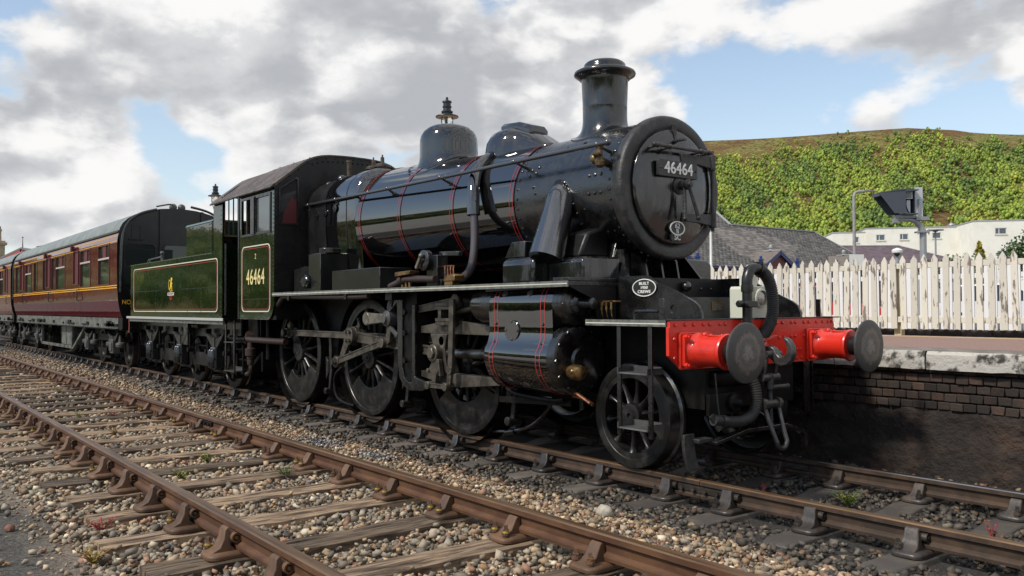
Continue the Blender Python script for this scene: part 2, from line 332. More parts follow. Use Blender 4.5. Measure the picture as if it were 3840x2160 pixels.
# ================================================================ GROUND
def gz(y):
    return float(np.interp(y, [-30, -6.5, -5.3, -4.95, -2.6, -2.0, -1.35, -.9, .9, 1.6], [-.1, -.13, -.14, -.11, -.11, -.13, -.225, -.235, -.23, -.19]))
def ground_mat():
    m = bpy.data.materials.new('trackside_ground'); m.use_nodes = True; nt = m.node_tree; b = nt.nodes['Principled BSDF']; b.inputs['Roughness'].default_value = .9
    ge = nd(nt, 'ShaderNodeNewGeometry'); sp = nd(nt, 'ShaderNodeSeparateXYZ'); nt.links.new(ge.outputs['Position'], sp.inputs[0]); y = sp.outputs[1]
    n1 = noise(nt, ge.outputs['Position'], 1.3, 6, .6); n2 = noise(nt, ge.outputs['Position'], 45, 5, .7); n3 = noise(nt, ge.outputs['Position'], 110, 3, .7)
    yy = mth(nt, 'ADD', y, mth(nt, 'MULTIPLY', mth(nt, 'SUBTRACT', n1, .5), 1.1))
    ash = mixc(nt, sstep(nt, n2, .4, .62), (.034, .031, .027), (.105, .094, .08))
    ash = mixc(nt, sstep(nt, n3, .62, .75), ash, (.26, .25, .23))
    tan = mixc(nt, sstep(nt, n2, .35, .65), (.085, .064, .046), (.27, .215, .16))
    oil = mixc(nt, sstep(nt, n2, .35, .65), (.018, .016, .015), (.05, .043, .038))
    c = mixc(nt, sstep(nt, yy, -5.4, -5.0), ash, tan); c = mixc(nt, sstep(nt, yy, -1.9, -1.4), c, oil)
    car = mixc(nt, sstep(nt, n1, .35, .65), (.33, .315, .28), (.42, .4, .36)); c = mixc(nt, sstep(nt, yy, -8.4, -7.6), car, c)
    nt.links.new(c, b.inputs['Base Color'])
    bn = nd(nt, 'ShaderNodeBump'); bn.inputs['Distance'].default_value = .02; nt.links.new(n2, bn.inputs['Height']); nt.links.new(bn.outputs[0], b.inputs['Normal'])
    return m
GM = ground_mat()
g = G(); xs = np.linspace(-120, 60, 46); ys = [-130, -60, -28, -20, -12, -8, -6.5, -5.6, -5.3, -4.95, -4, -2.6, -2.3, -2, -1.7, -1.35, -.9, 0, .9, 1.3, 1.68]
g.loft([[(x, y, gz(y)) for y in ys] for x in xs], cap=False, closed=False)
obj('ground', g, GM, smooth=60, kind='structure')
GRS = mat('rough_grass', (.06, .085, .025), .9, col2=(.10, .12, .04), vs=.4)
g = G(); g.loft([[(x, y, z) for y, z in ((-900, .5), (-170, .5), (-145, .2), (-130, -.104))] for x in (-900, -120, 60, 900)], cap=False, closed=False)
g.loft([[(x, y, z) for y, z in ((-130, -.105), (1.6, -.3))] for x in (-900, -120)], cap=False, closed=False)
g.loft([[(x, y, z) for y, z in ((-130, -.105), (1.6, -.3))] for x in (60, 900)], cap=False, closed=False)
obj('grass_field', g, GRS, smooth=0, kind='structure')
# ================================================================ TRACKS
RAILP = [(-.028, 0), (.028, 0), (.035, -.008), (.035, -.038), (.011, -.052), (.009, -.1), (.03, -.113), (.033, -.125), (.03, -.145), (-.03, -.145), (-.033, -.125), (-.03, -.113), (-.009, -.1), (-.011, -.052), (-.035, -.038), (-.035, -.008)]
def rail(parent, y, z, x0, x1, side, top, top_n=6):
    g = G(); n = len(RAILP); P = [(a + y, b + z) for a, b in RAILP]
    xs = np.linspace(x0, x1, 2)
    g.loft([[(x, p[0], p[1]) for p in P] for x in xs])
    for k in range(len(g.f) - 2):
        g.m[k] = 1 if k in (0, 1, n - 1) else 0
    return obj('rail', g, [side, top], parent, org=(0, y, z), smooth=0)
def chair_mesh(M, bolt_m, s, ferrule, parent, name='rail_chair', FM=None):
    """cast chair at origin under a rail top at z=0; outer side is -Y * s"""
    g = G(); e = 1
    base = rrect(-.105, .105, -.2, .185, .06)
    g.loft([[(x, y, -.19) for x, y in base], [(x, y, -.165) for x, y in base], [(x * .86, y * .9, -.15) for x, y in base]])
    def jaw(p, x0, x1, t):  # taller in the middle, thinner at the top
        g.loft([[(x0 * (1 - t * max(0, (z + .15) / .14)), y, z) for y, z in p], [(x1 * (1 - t * max(0, (z + .15) / .14)), y, z) for y, z in p]])
    jaw([(-.185, -.155), (-.125, -.125), (-.1, -.08), (-.092, -.03), (-.078, -.016), (-.062, -.018), (-.06, -.12), (-.02, -.155)], -.062, .062, .32)
    jaw([(.02, -.155), (.012, -.06), (.04, -.045), (.055, -.06), (.09, -.12), (.17, -.155)], -.05, .05, .25)
    if s < 0: g.v = [(-x, -y, z) for x, y, z in g.v]
    ch = obj(name, g, M, parent, org=(0, 0, 0), bev=.006)
    k = G(); prof = [(-.055, .027), (.085, .029), (.085, .019), (-.05, .019)]
    k.lathe((0, -.036 * s, -.075), (1, 0, 0), prof, 12, False); k.lathe((0, -.036 * s, -.075), (1, 0, 0), [(-.05, .011), (.088, .011)], 8)
    obj('spring_key', k, M, ch)
    for bx, by in (((-.06, -.155), (.06, .145), (-.06, .14)) if ferrule else ((-.05, -.16), (.05, .15))):
        b = G(); by *= s
        b.lathe((bx, by, -.16), (0, 0, 1), [(0, .022), (.018, .022), (.02, .027), (.034, .026)], 10)
        b.mi = 1 if ferrule else 0; b.lathe((bx, by, -.126), (0, 0, 1), [(0, .02), (.012, .02)], 8)
        b.mi = 0; b.lathe((bx, by, -.114), (0, 0, 1), [(0, .024), (.006, .024), (.008, .015), (.034, .014)], 4)
        obj('bolt', b, [bolt_m, FM or FYL], ch, smooth=20)
    return ch
def fishplate(parent, x, y, z, M, s):
    g = G(); g.prism([(y - .018 * s, z - .05), (y - .034 * s, z - .06), (y - .034 * s, z - .1), (y - .018 * s, z - .112)], 'x', x - .24, x + .24)
    f = obj('fishplate', g, M, parent)
    for d in (-.18, -.06, .06, .18):
        b = G(); b.cyl((x + d, y - .034 * s, z - .08), (x + d, y - .06 * s, z - .08), .02, n=6); obj('bolt', b, M, f, smooth=0)
T1 = thing('railway_track', 'dark oil-stained track with concrete sleepers under the locomotive beside the platform', 'railway track', (0, 0, -.2), 'parallel railway tracks')
T2 = thing('railway_track', 'rusty brown track on weathered wooden sleepers in the foreground', 'railway track', (0, -3.66, 0), 'parallel railway tracks')
JX = .02
for x0, x1 in ((-90, JX - .003), (JX + .003, 14)):
    rail(T1, -.7525, 0, x0, x1, RDK, RTOP)
    rail(T1, .7525, 0, x0 - .25, x1 - .25, RDK, RSHN)
YN, YF, Z2 = -4.42, -2.9, .15
for y, j in ((YN, -8.55), (YF, -5.6)):
    rail(T2, y, Z2, -110, j - .003, RUST, RTOP); rail(T2, y, Z2, j + .003, 14, RUST, RTOP)
    fishplate(T2, j, y, Z2, MBK, 1)
fishplate(T1, JX, -.7525, 0, CHD, 1); fishplate(T1, JX - .25, .7525, 0, CHD, 1)
t1x = [-1.1 - .78 * i for i in range(48)] + [-.30, .33, 1.06, 1.80, 2.55, 3.3, 4.05]
c1n = chair_mesh(CHD, CHD, 1, False, T1); c1f = chair_mesh(CHD, CHD, -1, False, T1)
for i, x in enumerate(t1x):
    for src, y in ((c1n, -.7525), (c1f, .7525)):
        if x == t1x[0]:
            src.location = Vector((x, y, 0)) - WORG[T1.name]; WORG[src.name] = Vector((x, y, 0))
        elif x < -24: 
            c = src.copy(); COL.objects.link(c); link(c, T1, (x, y, 0))
        else: place(src, T1, (x, y, 0))
g = G()
for y0, y1 in ((-1.26, 1.26),):
    g.loft([[(x, y, z) for x, z in ((-.14, -.3), (.14, -.3), (.115, -.19 - d), (-.115, -.19 - d))] for y, d in ((-1.26, .03), (-1.2, .0), (-.45, .0), (-.25, .035), (.25, .035), (.45, .0), (1.2, .0), (1.26, .03))])
s1 = obj('concrete_sleeper', g, CONC, T1, org=(0, 0, -.19), bev=.012)
for i, x in enumerate(t1x):
    if i == 0: s1.location = Vector((x, 0, -.193)) - WORG[T1.name]
    else: place(s1, T1, (x, random.uniform(-.03, .03), -.193), random.uniform(-.01, .01))
t2x = [.34, 1.1, 1.86, 2.62, 3.4] + [.34 - .755 * i for i in range(1, 70)]
c2n = chair_mesh(CHR, CHR, 1, True, T2); c2f = chair_mesh(CHR, CHR, -1, True, T2)
c2m = chair_mesh(CHR, CHR, 1, True, T2, FM=CHR); c2g = chair_mesh(CHR, CHR, -1, True, T2, FM=CHR)
rs = random.Random(4)
ws = []
for v in range(5):
    g = G(); rr = random.Random(v); ys = np.linspace(-1.3, 1.3, 15); rings = []
    for y in ys:
        a = lambda q: rr.uniform(-q, q); e = .5 if abs(y) > 1.29 else 0
        rings.append([(-.125 + a(.006), y, -.16), (.125 + a(.006), y, -.16), (.125 + a(.006), y + a(.03) * e, -.012 + a(.005)), (.105 + a(.01), y, a(.006)), (.05 + a(.012), y, a(.006)), (.035, y, -.012 + a(.012)), (.02, y, a(.006)), (-.05 + a(.01), y, a(.006)), (-.105 + a(.01), y, a(.006)), (-.125 + a(.006), y + a(.03) * e, -.012 + a(.005))])
    g.loft(rings); ws.append(obj('wooden_sleeper', g, WOOD, T2, org=(0, 0, 0), smooth=25))
for i, x in enumerate(t2x):
    for sa_, sb_, y in ((c2n, c2m, YN), (c2f, c2g, YF)):
        src = (sa_, sb_)[i] if i < 2 else (sa_, sb_, sb_)[rs.randrange(3)]
        if i < 2:
            src.location = Vector((x, y, Z2)) - WORG[T2.name]; WORG[src.name] = Vector((x, y, Z2))
        elif x < -24:
            c = src.copy(); COL.objects.link(c); link(c, T2, (x, y, Z2))
        else: place(src, T2, (x, y, Z2))
    L = Vector((x, -3.66 + random.uniform(-.07, .07), Z2 - .192))
    if i < 5: ws[i].location = L - WORG[T2.name]
    else: place(ws[i % 5], T2, L, random.uniform(-.012, .012) + (pi if i % 2 else 0))
# ---------------------------------------------------------------- ballast: angular stones
def hulls(k, n, flat):
    out = []
    for i in range(k):
        bm = bmesh.new(); r = np.random.default_rng(i + 5)
        P = [np.array((a, b, c)) * r.uniform(.45, 1.0, 3) * (.86, .66, flat * .85) for a in (-1, 1) for b in (-1, 1) for c in (-1, 1)] if n < 20 else [(lambda q: q / np.linalg.norm(q) * r.uniform(.75, 1.) * (1, .8, flat))(r.normal(size=3)) for _ in range(n)]
        for p in P: bm.verts.new(p)
        res = bmesh.ops.convex_hull(bm, input=bm.verts); bmesh.ops.delete(bm, geom=[e for e in res['geom_interior'] if isinstance(e, bmesh.types.BMVert)], context='VERTS')
        bmesh.ops.triangulate(bm, faces=bm.faces); bm.verts.index_update(); bm.verts.ensure_lookup_table()
        out.append((np.array([v.co for v in bm.verts]), np.array([[v.index for v in f.verts] for f in bm.faces]))); bm.free()
    return out
def stones(name, P, S, C, shapes, M, label_kind='stuff'):
    """P (n,3) places, S (n,) sizes, C (n,3) colours -> one mesh of loose stones"""
    n = len(P); which = RNG.integers(0, len(shapes), n); VV = []; FF = []; CC = []; off = 0
    a = RNG.uniform(0, 2 * pi, n); tl = RNG.normal(0, .35, n); tm = RNG.normal(0, .35, n)
    for k, (v, f) in enumerate(shapes):
        I = np.nonzero(which == k)[0]
        if not len(I): continue
        ca, sa, ct, st, cm_, sm = (q[:, None] for q in (np.cos(a[I]), np.sin(a[I]), np.cos(tl[I]), np.sin(tl[I]), np.cos(tm[I]), np.sin(tm[I])))
        x = v[None, :, 0]; y = v[None, :, 1]; z = v[None, :, 2]
        y, z = y * ct - z * st, y * st + z * ct; x, z = x * cm_ - z * sm, x * sm + z * cm_; x, y = x * ca - y * sa, x * sa + y * ca
        W = np.stack([x, y, z], -1) * S[I][:, None, None] + P[I][:, None, :]
        VV.append(W.reshape(-1, 3)); FF.append((f[None] + (np.arange(len(I)) * len(v))[:, None, None]).reshape(-1, 3) + off); off += len(I) * len(v)
        CC.append(np.repeat(C[I], len(v), 0))
    V = np.concatenate(VV); F = np.concatenate(FF); Cc = np.concatenate(CC)
    return bulk(name, V, F, Cc, M)
def bulk(name, V, F, Cc, M, parent=None):
    me = bpy.data.meshes.new(name); k = F.shape[1]
    me.vertices.add(len(V)); me.vertices.foreach_set('co', V.astype(np.float32).ravel())
    me.loops.add(F.size); me.loops.foreach_set('vertex_index', F.astype(np.int32).ravel())
    me.polygons.add(len(F)); me.polygons.foreach_set('loop_start', np.arange(0, F.size, k, dtype=np.int32))
    me.update(calc_edges=True); me.validate()
    at = me.attributes.new('Col', 'FLOAT_COLOR', 'POINT'); at.data.foreach_set('color', np.concatenate([Cc, np.ones((len(Cc), 1))], 1).astype(np.float32).ravel())
    me.materials.append(M); o = bpy.data.objects.new(name, me); COL.objects.link(o); link(o, parent, (0, 0, 0) if parent is None else WORG[parent.name]); o['kind'] = 'stuff'; return o
PAL = np.array([(.19, .175, .152), (.115, .107, .098), (.24, .195, .14), (.17, .115, .075), (.25, .21, .17), (.2, .12, .09), (.07, .065, .06), (.4, .37, .32), (.155, .148, .138), (.28, .22, .155)])
def field(x0, x1, y0, y1, per, smin, smax, pal_w, dark=1., skip=None, lift=.0, sig=.02):
    n = int((x1 - x0) * (y1 - y0) * per); X = RNG.uniform(x0, x1, n); Y = RNG.uniform(y0, y1, n)
    keep = np.ones(n, bool)
    if skip is not None: keep = ~skip(X, Y)
    X, Y = X[keep], Y[keep]; n = len(X); S = RNG.uniform(smin, smax, n) * RNG.choice([.7, 1, 1, 1.35], n)
    Z = np.array([gz(y) for y in Y]) + lift + RNG.normal(0, sig, n)
    C = PAL[RNG.choice(len(PAL), n, p=np.array(pal_w) / sum(pal_w))] * RNG.uniform(.6, 1.9, (n, 1)) * dark * np.array([1.05, .95, .8])
    return np.stack([X, Y, Z], 1), S, C
def on_sl2(X, Y):
    d = np.min(np.abs(X[:, None] - np.array(t2x)[None]), 1); return (d < .135) & (np.abs(Y + 3.66) < 1.33)
def on_sl1(X, Y):
    d = np.min(np.abs(X[:, None] - np.array(t1x)[None]), 1); return (d < .13) & (np.abs(Y) < 1.24)
GREYW = [4, 2, 2, 1.5, 3, 1, 1, .7, 3, 1]; TANW = [1.5, .8, 3, 3, 2.5, 2, .6, .7, .8, 3]; DARKW = [1, 2, .3, .5, .3, .5, 6, 0, 1, .2]
parts = [field(-6.5, 3.2, -5.1, -1.6, 650, .007, .015, TANW, skip=on_sl2, lift=.012, sig=.012), field(-6.5, 3.2, -5.12, -2.55, 950, .015, .034, GREYW, skip=on_sl2, lift=.015), field(-6.5, 4.2, -2.75, -1.55, 1100, .014, .032, TANW), field(-6.5, 4.5, -1.75, -.85, 760, .016, .037, DARKW, .55, skip=on_sl1),
         field(-1.6, 4.5, -.7, 1.6, 700, .016, .035, DARKW, .5, skip=on_sl1), field(-.5, 4.5, 1.1, 1.6, 260, .022, .05, TANW, .6),
         field(-15, -6.5, -5.2, -2.55, 480, .019, .038, GREYW, skip=on_sl2, lift=.01), field(-15, -6.5, -2.7, -1.5, 520, .017, .034, TANW, .9), field(-15, -6.5, -1.6, -.85, 260, .022, .045, DARKW, .6, skip=on_sl1),
         field(-34, -15, -5.2, -2.55, 90, .035, .06, GREYW, skip=on_sl2), field(-34, -15, -2.7, -.85, 110, .03, .055, TANW, .75),
         field(-7.0, 2.2, -5.7, -5.1, 45, .015, .035, GREYW), field(-7, 2.2, -6.5, -5.5, 420, .006, .014, GREYW, .8, sig=.005), field(-9, 3, -5.3, -5.05, 260, .01, .024, GREYW, .9)]
hl = hulls(30, 9, .6)
stones('ballast', np.concatenate([p[0] for p in parts]), np.concatenate([p[1] for p in parts]), np.concatenate([p[2] for p in parts]), hl, STON)
# a few stones that stand out
big = hulls(3, 60, .72)
def stone(label, loc, s, col, k=0):
    g = G(); v, f = big[k]; g.add([tuple(np.array(p) * s + np.array(loc)) for p in v], [tuple(q) for q in f])
    m = mat('stone_' + label.split()[1], col, .8, col2=tuple(c * .7 for c in col), vs=30, bump=.002, bs=60)
    tag(obj('stone', g, m, smooth=75), label, 'stone')
stone('large pale rounded stone lying on brown ballast between the tracks', (0.0, -1.83, -.1), .085, (.42, .38, .31), 0)
stone('small cream stone on grey ballast between the rails of the foreground track', (-3.4, -3.3, -.06), .05, (.45, .4, .33), 1)
stone('chipped reddish stone on dark ash beside the foreground track', (-2.3, -5.35, -.12), .05, (.2, .09, .06), 2)
# clinker heaps
cl = [RNG.normal(0, .13, (420, 3)) * (1.5, .7, .12) + (-4.3, -2.05, -.11), RNG.normal(0, .1, (300, 3)) * (1.4, .7, .12) + (-3.2, -2.0, -.1)]
cP = np.concatenate(cl); cP[:, 2] = np.abs(cP[:, 2] + .1) - .1
stones('clinker', cP, RNG.uniform(.008, .022, len(cP)), RNG.choice([.03, .06, .2, .36], (len(cP), 1)) * np.array([[1, .93, .88]]), hl, STON)
# ---------------------------------------------------------------- weeds
def weed(loc, h, n, cols, label, cat='plant', spread=.5):
    g = G(); r = random.Random(label); st = []
    t = thing('weed', label, cat, loc)
    for i in range(n):
        a = r.uniform(0, 2 * pi); L = h * r.uniform(.5, 1); dx, dy = cos(a) * L * spread * r.random(), sin(a) * L * spread * r.random()
        P = [(loc[0] + dx * k * k, loc[1] + dy * k * k, loc[2] + L * k) for k in (0, .35, .7, 1)]
        g.tube(P, .0022, 4)
        for k in range(int(L / .018) + 2):
            q = r.uniform(.25, 1); b = r.uniform(0, 2 * pi); p = Vector((loc[0] + dx * q * q, loc[1] + dy * q * q, loc[2] + L * q)); w = r.uniform(.012, .028); d = Vector((cos(b), sin(b), r.uniform(-.2, .6))).normalized(); s_ = d.cross(Vector((0, 0, 1))).normalized()
            g.mi = 1 + r.randrange(len(cols) - 1) if len(cols) > 1 else 0
            g.add([p, p + d * w * .5 + s_ * w * .28, p + d * w, p + d * w * .5 - s_ * w * .28], [(0, 1, 2, 3)]); g.mi = 0
    obj('foliage', g, cols, t, smooth=0, fixn=False)
wg = mat('weed_green', (.09, .14, .03), .6); wy = mat('weed_yellow', (.3, .26, .04), .6); wr = mat('weed_red', (.35, .03, .05), .6); wo = mat('weed_rust', (.25, .12, .03), .6)
weed((.76, .15, -.23), .16, 46, [wg, wg, wy], 'bushy yellow green weed growing between the rails near the locomotive', spread=1.4)
weed((.02, .05, -.23), .12, 3, [wr, wr], 'small bright red flower by the dark rails in front of the locomotive')
weed((1.98, -.1, -.23), .2, 12, [wr, wr, wg], 'spiky red leaved weed at the right edge of the track')
for i, (x, y, c, lb) in enumerate([(-12.2, -3.3, [wg, wr, wy], 'red and green weed far down the foreground track near its far rail'), (-8.2, -3.75, [wg, wy], 'yellow green weed in the middle of the foreground track near a reddish one'),
        (-6.3, -3.75, [wo, wo, wy], 'low rusty brown weed tuft between two grey sleepers'), (-3.75, -3.5, [wg, wy, wg], 'fresh green weed between sleepers in the middle of the track'), (-3.05, -3.95, [wg, wy], 'green weed by the near rusty rail on pale stones'), (-2.6, -3.2, [wg, wg], 'little green weed close to the far rusty rail'),
        (-1.6, -4.9, [wr, wr, wg], 'red stemmed weed by a sleeper end outside the near rail'), (-.9, -5.1, [wo, wy], 'dry straw coloured tuft on the ash at the bottom of the picture'), (-8.0, -3.4, [wr, wg], 'reddish weed between sleepers close to the far rusty rail'), (-5.0, -2.7, [wo, wy], 'orange brown weed beside a chair of the far rusty rail')]):
    weed((x, y, gz(y) + .01), .13, 22, c, lb, spread=1.2)
# ================================================================ PLATFORM
PLT = mat('pink_gravel_surface', (.3, .185, .15), .9, col2=(.2, .13, .11), vs=45, lo=.35, hi=.65, bump=.008, bs=70)
COPT = mat('worn_coping_top', (.2, .175, .15), .85, col2=(.12, .1, .085), vs=6, bump=.004, bs=50)
COPF = mat('stained_white_coping', (.43, .405, .365), .8, col2=(.04, .036, .03), vs=8, lo=.47, hi=.62, bump=.012, bs=24, vd=10, rnd=.06)
WALL = mat('sooty_rendered_wall', (.017, .012, .0095), .85, col2=(.06, .034, .022), vs=2.6, lo=.46, hi=.74, bump=.05, bs=9, vd=10)
BRW = mat('sooty_brick', (.028, .019, .0145), .8, col2=(.085, .042, .027), vs=3.5, lo=.45, hi=.8, rnd=.5, bump=.006, bs=40)
g = G(); g.box(-90, 20, 1.66, 9.0, -.4, .99)
PF = obj('platform', g, PLT, org=(0, 1.6, -.4), smooth=0, kind='structure')
g = G(); g.box(-90, 20, 1.86, 2.2, .985, .994); obj('worn_strip', g, COPT, PF, smooth=0)
g = G(); g.box(-90, 20, 5.16, 5.26, .985, .996); obj('edge_line', g, mat('faded_ochre_line', (.5, .38, .2), .8), PF, smooth=0)
cx = [-14 + .92 * i for i in range(21)]
for i, x in enumerate(cx):
    g = G(); ys = np.linspace(x + .008, x + .912, 9); r = random.Random(i); 
    g.loft([[(u, 1.511 + r.uniform(-.006, .006), .83 + r.uniform(-.006, .006)), (u, 1.508 + r.uniform(-.006, .004), .9), (u, 1.512 + r.uniform(-.004, .006), .965), (u, 1.535, .995 + r.uniform(-.002, .003)), (u, 1.86, .996), (u, 1.86, .83)] for u in ys])
    g.m = [1 if (k % 6) in (3, 4) and k < 48 else 0 for k in range(len(g.f))]
    obj('coping_stone', g, [COPF, COPT], PF, smooth=30)
g = G(); g.box(-90, -14, 1.511, 1.86, .83, .995); g.box(cx[-1] + .93, 20, 1.511, 1.86, .83, .995); obj('coping_run', g, COPF, PF, smooth=0)
# rough rendered wall face
g = G(); r = np.random.default_rng(3); xs = np.concatenate([[-90, -30, -12, -6], np.linspace(-4, 5, 90), [8, 20]]); zs = np.linspace(-.38, .84, 16)
g.loft([[(x, 1.615 + ((r.normal(0, .012) + .018 * sin(x * 5 + z * 9) * sin(z * 13 - x * 3)) if -4 <= x <= 5 else 0) + (.03 if z > .44 else 0) - (.02 if z < .12 else 0), z) for z in zs] for x in xs], cap=False, closed=False)
obj('wall_face', g, WALL, PF, smooth=60)
bks = []
for v in range(4):
    g = G(); rr = random.Random(v + 60); a = lambda q: rr.uniform(-q, q)
    g.add([(x + a(.006), y + a(.005) - (.0 if x else 0), z + a(.005)) for x in (-.055, .055) for y in (-.045, .04) for z in (-.036, .036)], [(0, 1, 3, 2), (4, 6, 7, 5), (0, 4, 5, 1), (2, 3, 7, 6), (0, 2, 6, 4), (1, 5, 7, 3)])
    bks.append(obj('brick', g, BRW, PF, org=(0, 0, 0), bev=.007))
k = 0
for row in range(5):
    z = .495 + row * .083
    for i in range(52):
        x = -1.6 + i * .116 + (row % 2) * .058; L = (x, 1.642 + random.uniform(-.008, .008) - .012 * (row > 2), z)
        if k < 4: bks[k].location = Vector(L) - WORG[PF.name]; k += 1
        else: place(bks[random.randrange(4)], PF, L, random.uniform(-.03, .03))
# ================================================================ FENCES
def picket(w, h, t, tip, seed):
    r = random.Random(seed); a = lambda q: r.uniform(-q, q); g = G()
    P = [(-w / 2, 0), (-w * .2, a(.012)), (w * .15, a(.012)), (w / 2, a(.008)), (w / 2 + a(.003), h * .5), (w / 2, h - tip), (a(.004), h), (-w / 2, h - tip), (-w / 2 + a(.003), h * .5)]
    g.prism(P, 'y', -t / 2, t / 2); return g
FN = thing('picket_fence', 'weathered cream picket fence with peeling paint and pointed tops along the platform', 'fence', (-1.5, 5.45, .99), 'picket fences beside the platform')
pk = [obj('picket', picket(.086, 1.02, .02, .075, i), PICK, FN, org=(0, 0, 0), bev=.002, smooth=0) for i in range(9)]
n0 = 0
for i in range(90):
    x = -9.6 + i * .1462; L = (x + random.uniform(-.006, .006), 5.45, 1.085 + random.uniform(-.006, .006)); rot = (0, random.gauss(0, .012), 0)
    if n0 < 9:
        pk[n0].location = Vector(L) - WORG[FN.name]; n0 += 1
    else: place(pk[random.randrange(9)], FN, L, rot, (random.uniform(.93, 1.05), 1, random.uniform(.99, 1.012)))
BWD = mat('bare_rotten_wood', (.07, .045, .03), .85, col2=(.14, .1, .075), vs=8, bump=.006, bs=30)
for z, h in ((1.965, .075), (1.215, .08)):
    for i in range(9):
        x = -9.7 + 1.5 * i; g = G(); g.box(x, x + 1.494, 5.462, 5.51, z - h / 2, z + h / 2)
        obj('fence_rail', g, PICK, FN, bev=.004, smooth=0)
g = G(); g.box(.62, 1.05, 5.458, 5.512, 1.93, 2.005); obj('rotten_rail', g, BWD, FN, bev=.006, smooth=0, label='dark bare rotten length of top rail')
for x in (-10.4, -7.5, -4.6, -1.69, 1.9):
    g = G(); g.prism([(x - .052, .985), (x + .052, .985), (x + .052, 1.98), (x - .052, 1.98)], 'y', 5.513, 5.615); obj('fence_post', g, mat('cream_post_paint', (.62, .53, .34), .6, col2=(.5, .42, .26), vs=4) if 'cream_post_paint' not in MATS else MATS['cream_post_paint'], FN, bev=.006, smooth=0)
g = G()
KB = thing('kerb_wall', 'low dark block kerb under the peeling picket fence', 'kerb', (-1.5, 5.75, .99))
kb = None
for i in range(34):
    x = -9.5 + i * .4
    if kb is None:
        g.box(-.195, .195, -.06, .06, 0, .09); kb = obj('block', g, mat('dark_block', (.05, .046, .043), .8, col2=(.085, .075, .07), vs=8, rnd=.3), KB, org=(0, 0, 0), bev=.01); kb.location = Vector((x, 5.75, .99)) - WORG[KB.name]
    else: place(kb, KB, (x, 5.75, .99), random.uniform(-.01, .01))
F2 = thing('picket_fence', 'clean white picket fence seen through the gaps of the peeling fence', 'fence', (-3, 8.4, .99), 'picket fences beside the platform')
p2 = obj('picket', picket(.075, 1.1, .02, .06, 9), PIC2, F2, org=(0, 0, 0), smooth=0); p2.location = Vector((-12, 8.4, 1.0)) - WORG[F2.name]
for i in range(1, 124): place(p2, F2, (-12 + i * .118, 8.4, 1.0))
for z in (1.2, 1.9):
    g = G(); g.box(-12, 2.6, 8.412, 8.45, z - .04, z + .04); obj('fence_rail', g, PIC2, F2, smooth=0)
# ================================================================ LOCOMOTIVE  (+X is forward, near side is -Y, z=0 is rail top)
LO = thing('steam_locomotive', 'glossy black tender steam locomotive numbered 46464 with red bufferbeam', 'locomotive', (-4, 0, 0))
ZB = 2.55
def bc(x): return ZB + max(0, min(1, (-2.6 - x) / 3.4)) * .055          # boiler centre height
def br(x): return .668 + max(0, min(1, (-2.6 - x) / 3.4)) * .115        # boiler radius
def yz(x, a, r, z=None): return (x, r * cos(a), (bc(x) if z is None else z) + r * sin(a))
# --- smokebox
g = G(); g.lathe((0, 0, ZB), (1, 0, 0), [(-2.6, .664), (-1.04, .664)], 72, False); obj('smokebox', g, SAT, LO)
g = G(); g.lathe((0, 0, ZB), (1, 0, 0), [(-1.1, .67), (-1.06, .674), (-1.045, .69), (-1.03, .697), (-.985, .697), (-.96, .69), (-.948, .675), (-.943, .66), (-.943, .585), (-.95, .572), (-.955, .56), (-.956, .52), (-1.1, .5)], 80, False); obj('smokebox_ring', g, CST, LO, smooth=50)
g = G(); g.lathe((0, 0, ZB), (1, 0, 0), [(-.956, .552), (-.938, .556), (-.925, .55), (-.918, .535), (-.912, .515), (-.895, .43), (-.875, .3), (-.862, .15), (-.858, .0)], 72); DOOR = obj('smokebox_door', g, CHM, LO, smooth=50)
g = G(); g.tube([(-.8, -.4, 2.905), (-.8, .385, 2.905)], .017, 10); g.sph((-.8, -.4, 2.905), .026); g.sph((-.8, .385, 2.905), .024)
for y in (-.36, -.19, .25, .36): g.cyl((-.9, y, 2.895), (-.795, y, 2.905), .014); g.sph((-.8, y, 2.905), .027)
obj('door_handrail', g, CST, DOOR)
def strap(z, s):
    g = G(); g.prism([(.08, z - .035), (.3, z - .038), (.5, z - .06), (.5, z + .06), (.3, z + .045), (.08, z + .04)], 'x', -.9, -.872 + s); g.box(-.905, -.86, .04, .1, z - .04, z + .045); g.cyl((-.885, .515, z - .075), (-.885, .515, z + .075), .036, n=12); return g
for z in (2.83, 2.262): obj('hinge', strap(z, .0), CST, DOOR, bev=.004)
g = G(); g.cyl((-.885, .515, 2.15), (-.885, .515, 2.95), .018); obj('hinge_pin', g, CST, DOOR)
g = G(); g.lathe((-.87, 0, 2.56), (1, 0, 0), [(0, .09), (.02, .088), (.03, .06), (.034, .045), (.1, .042), (.105, .05), (.13, .05), (.135, .03), (.16, .028), (.165, .0)], 20); obj('door_boss', g, CST, DOOR)
for a, b, x in (((-.015, 2.56), (-.03, 2.235), -.785), ((.0, 2.56), (.115, 2.25), -.745)):
    g = G(); g.cyl((x, a[0], a[1]), (x + .02, b[0], b[1]), .016, .02); g.sph((x + .02, b[0], b[1]), .026); g.lathe((x - .018, 0, 2.56), (1, 0, 0), [(0, .038), (.036, .038)], 14); obj('door_handle', g, CST, DOOR)
g = G(); g.bar((-.915, -.005, 2.97), (-.915, -.005, 3.15), .012, .05, (1, 0, 0)); g.box(-.915, -.78, -.03, .02, 2.985, 3.0); obj('lamp_iron', g, CST, DOOR)
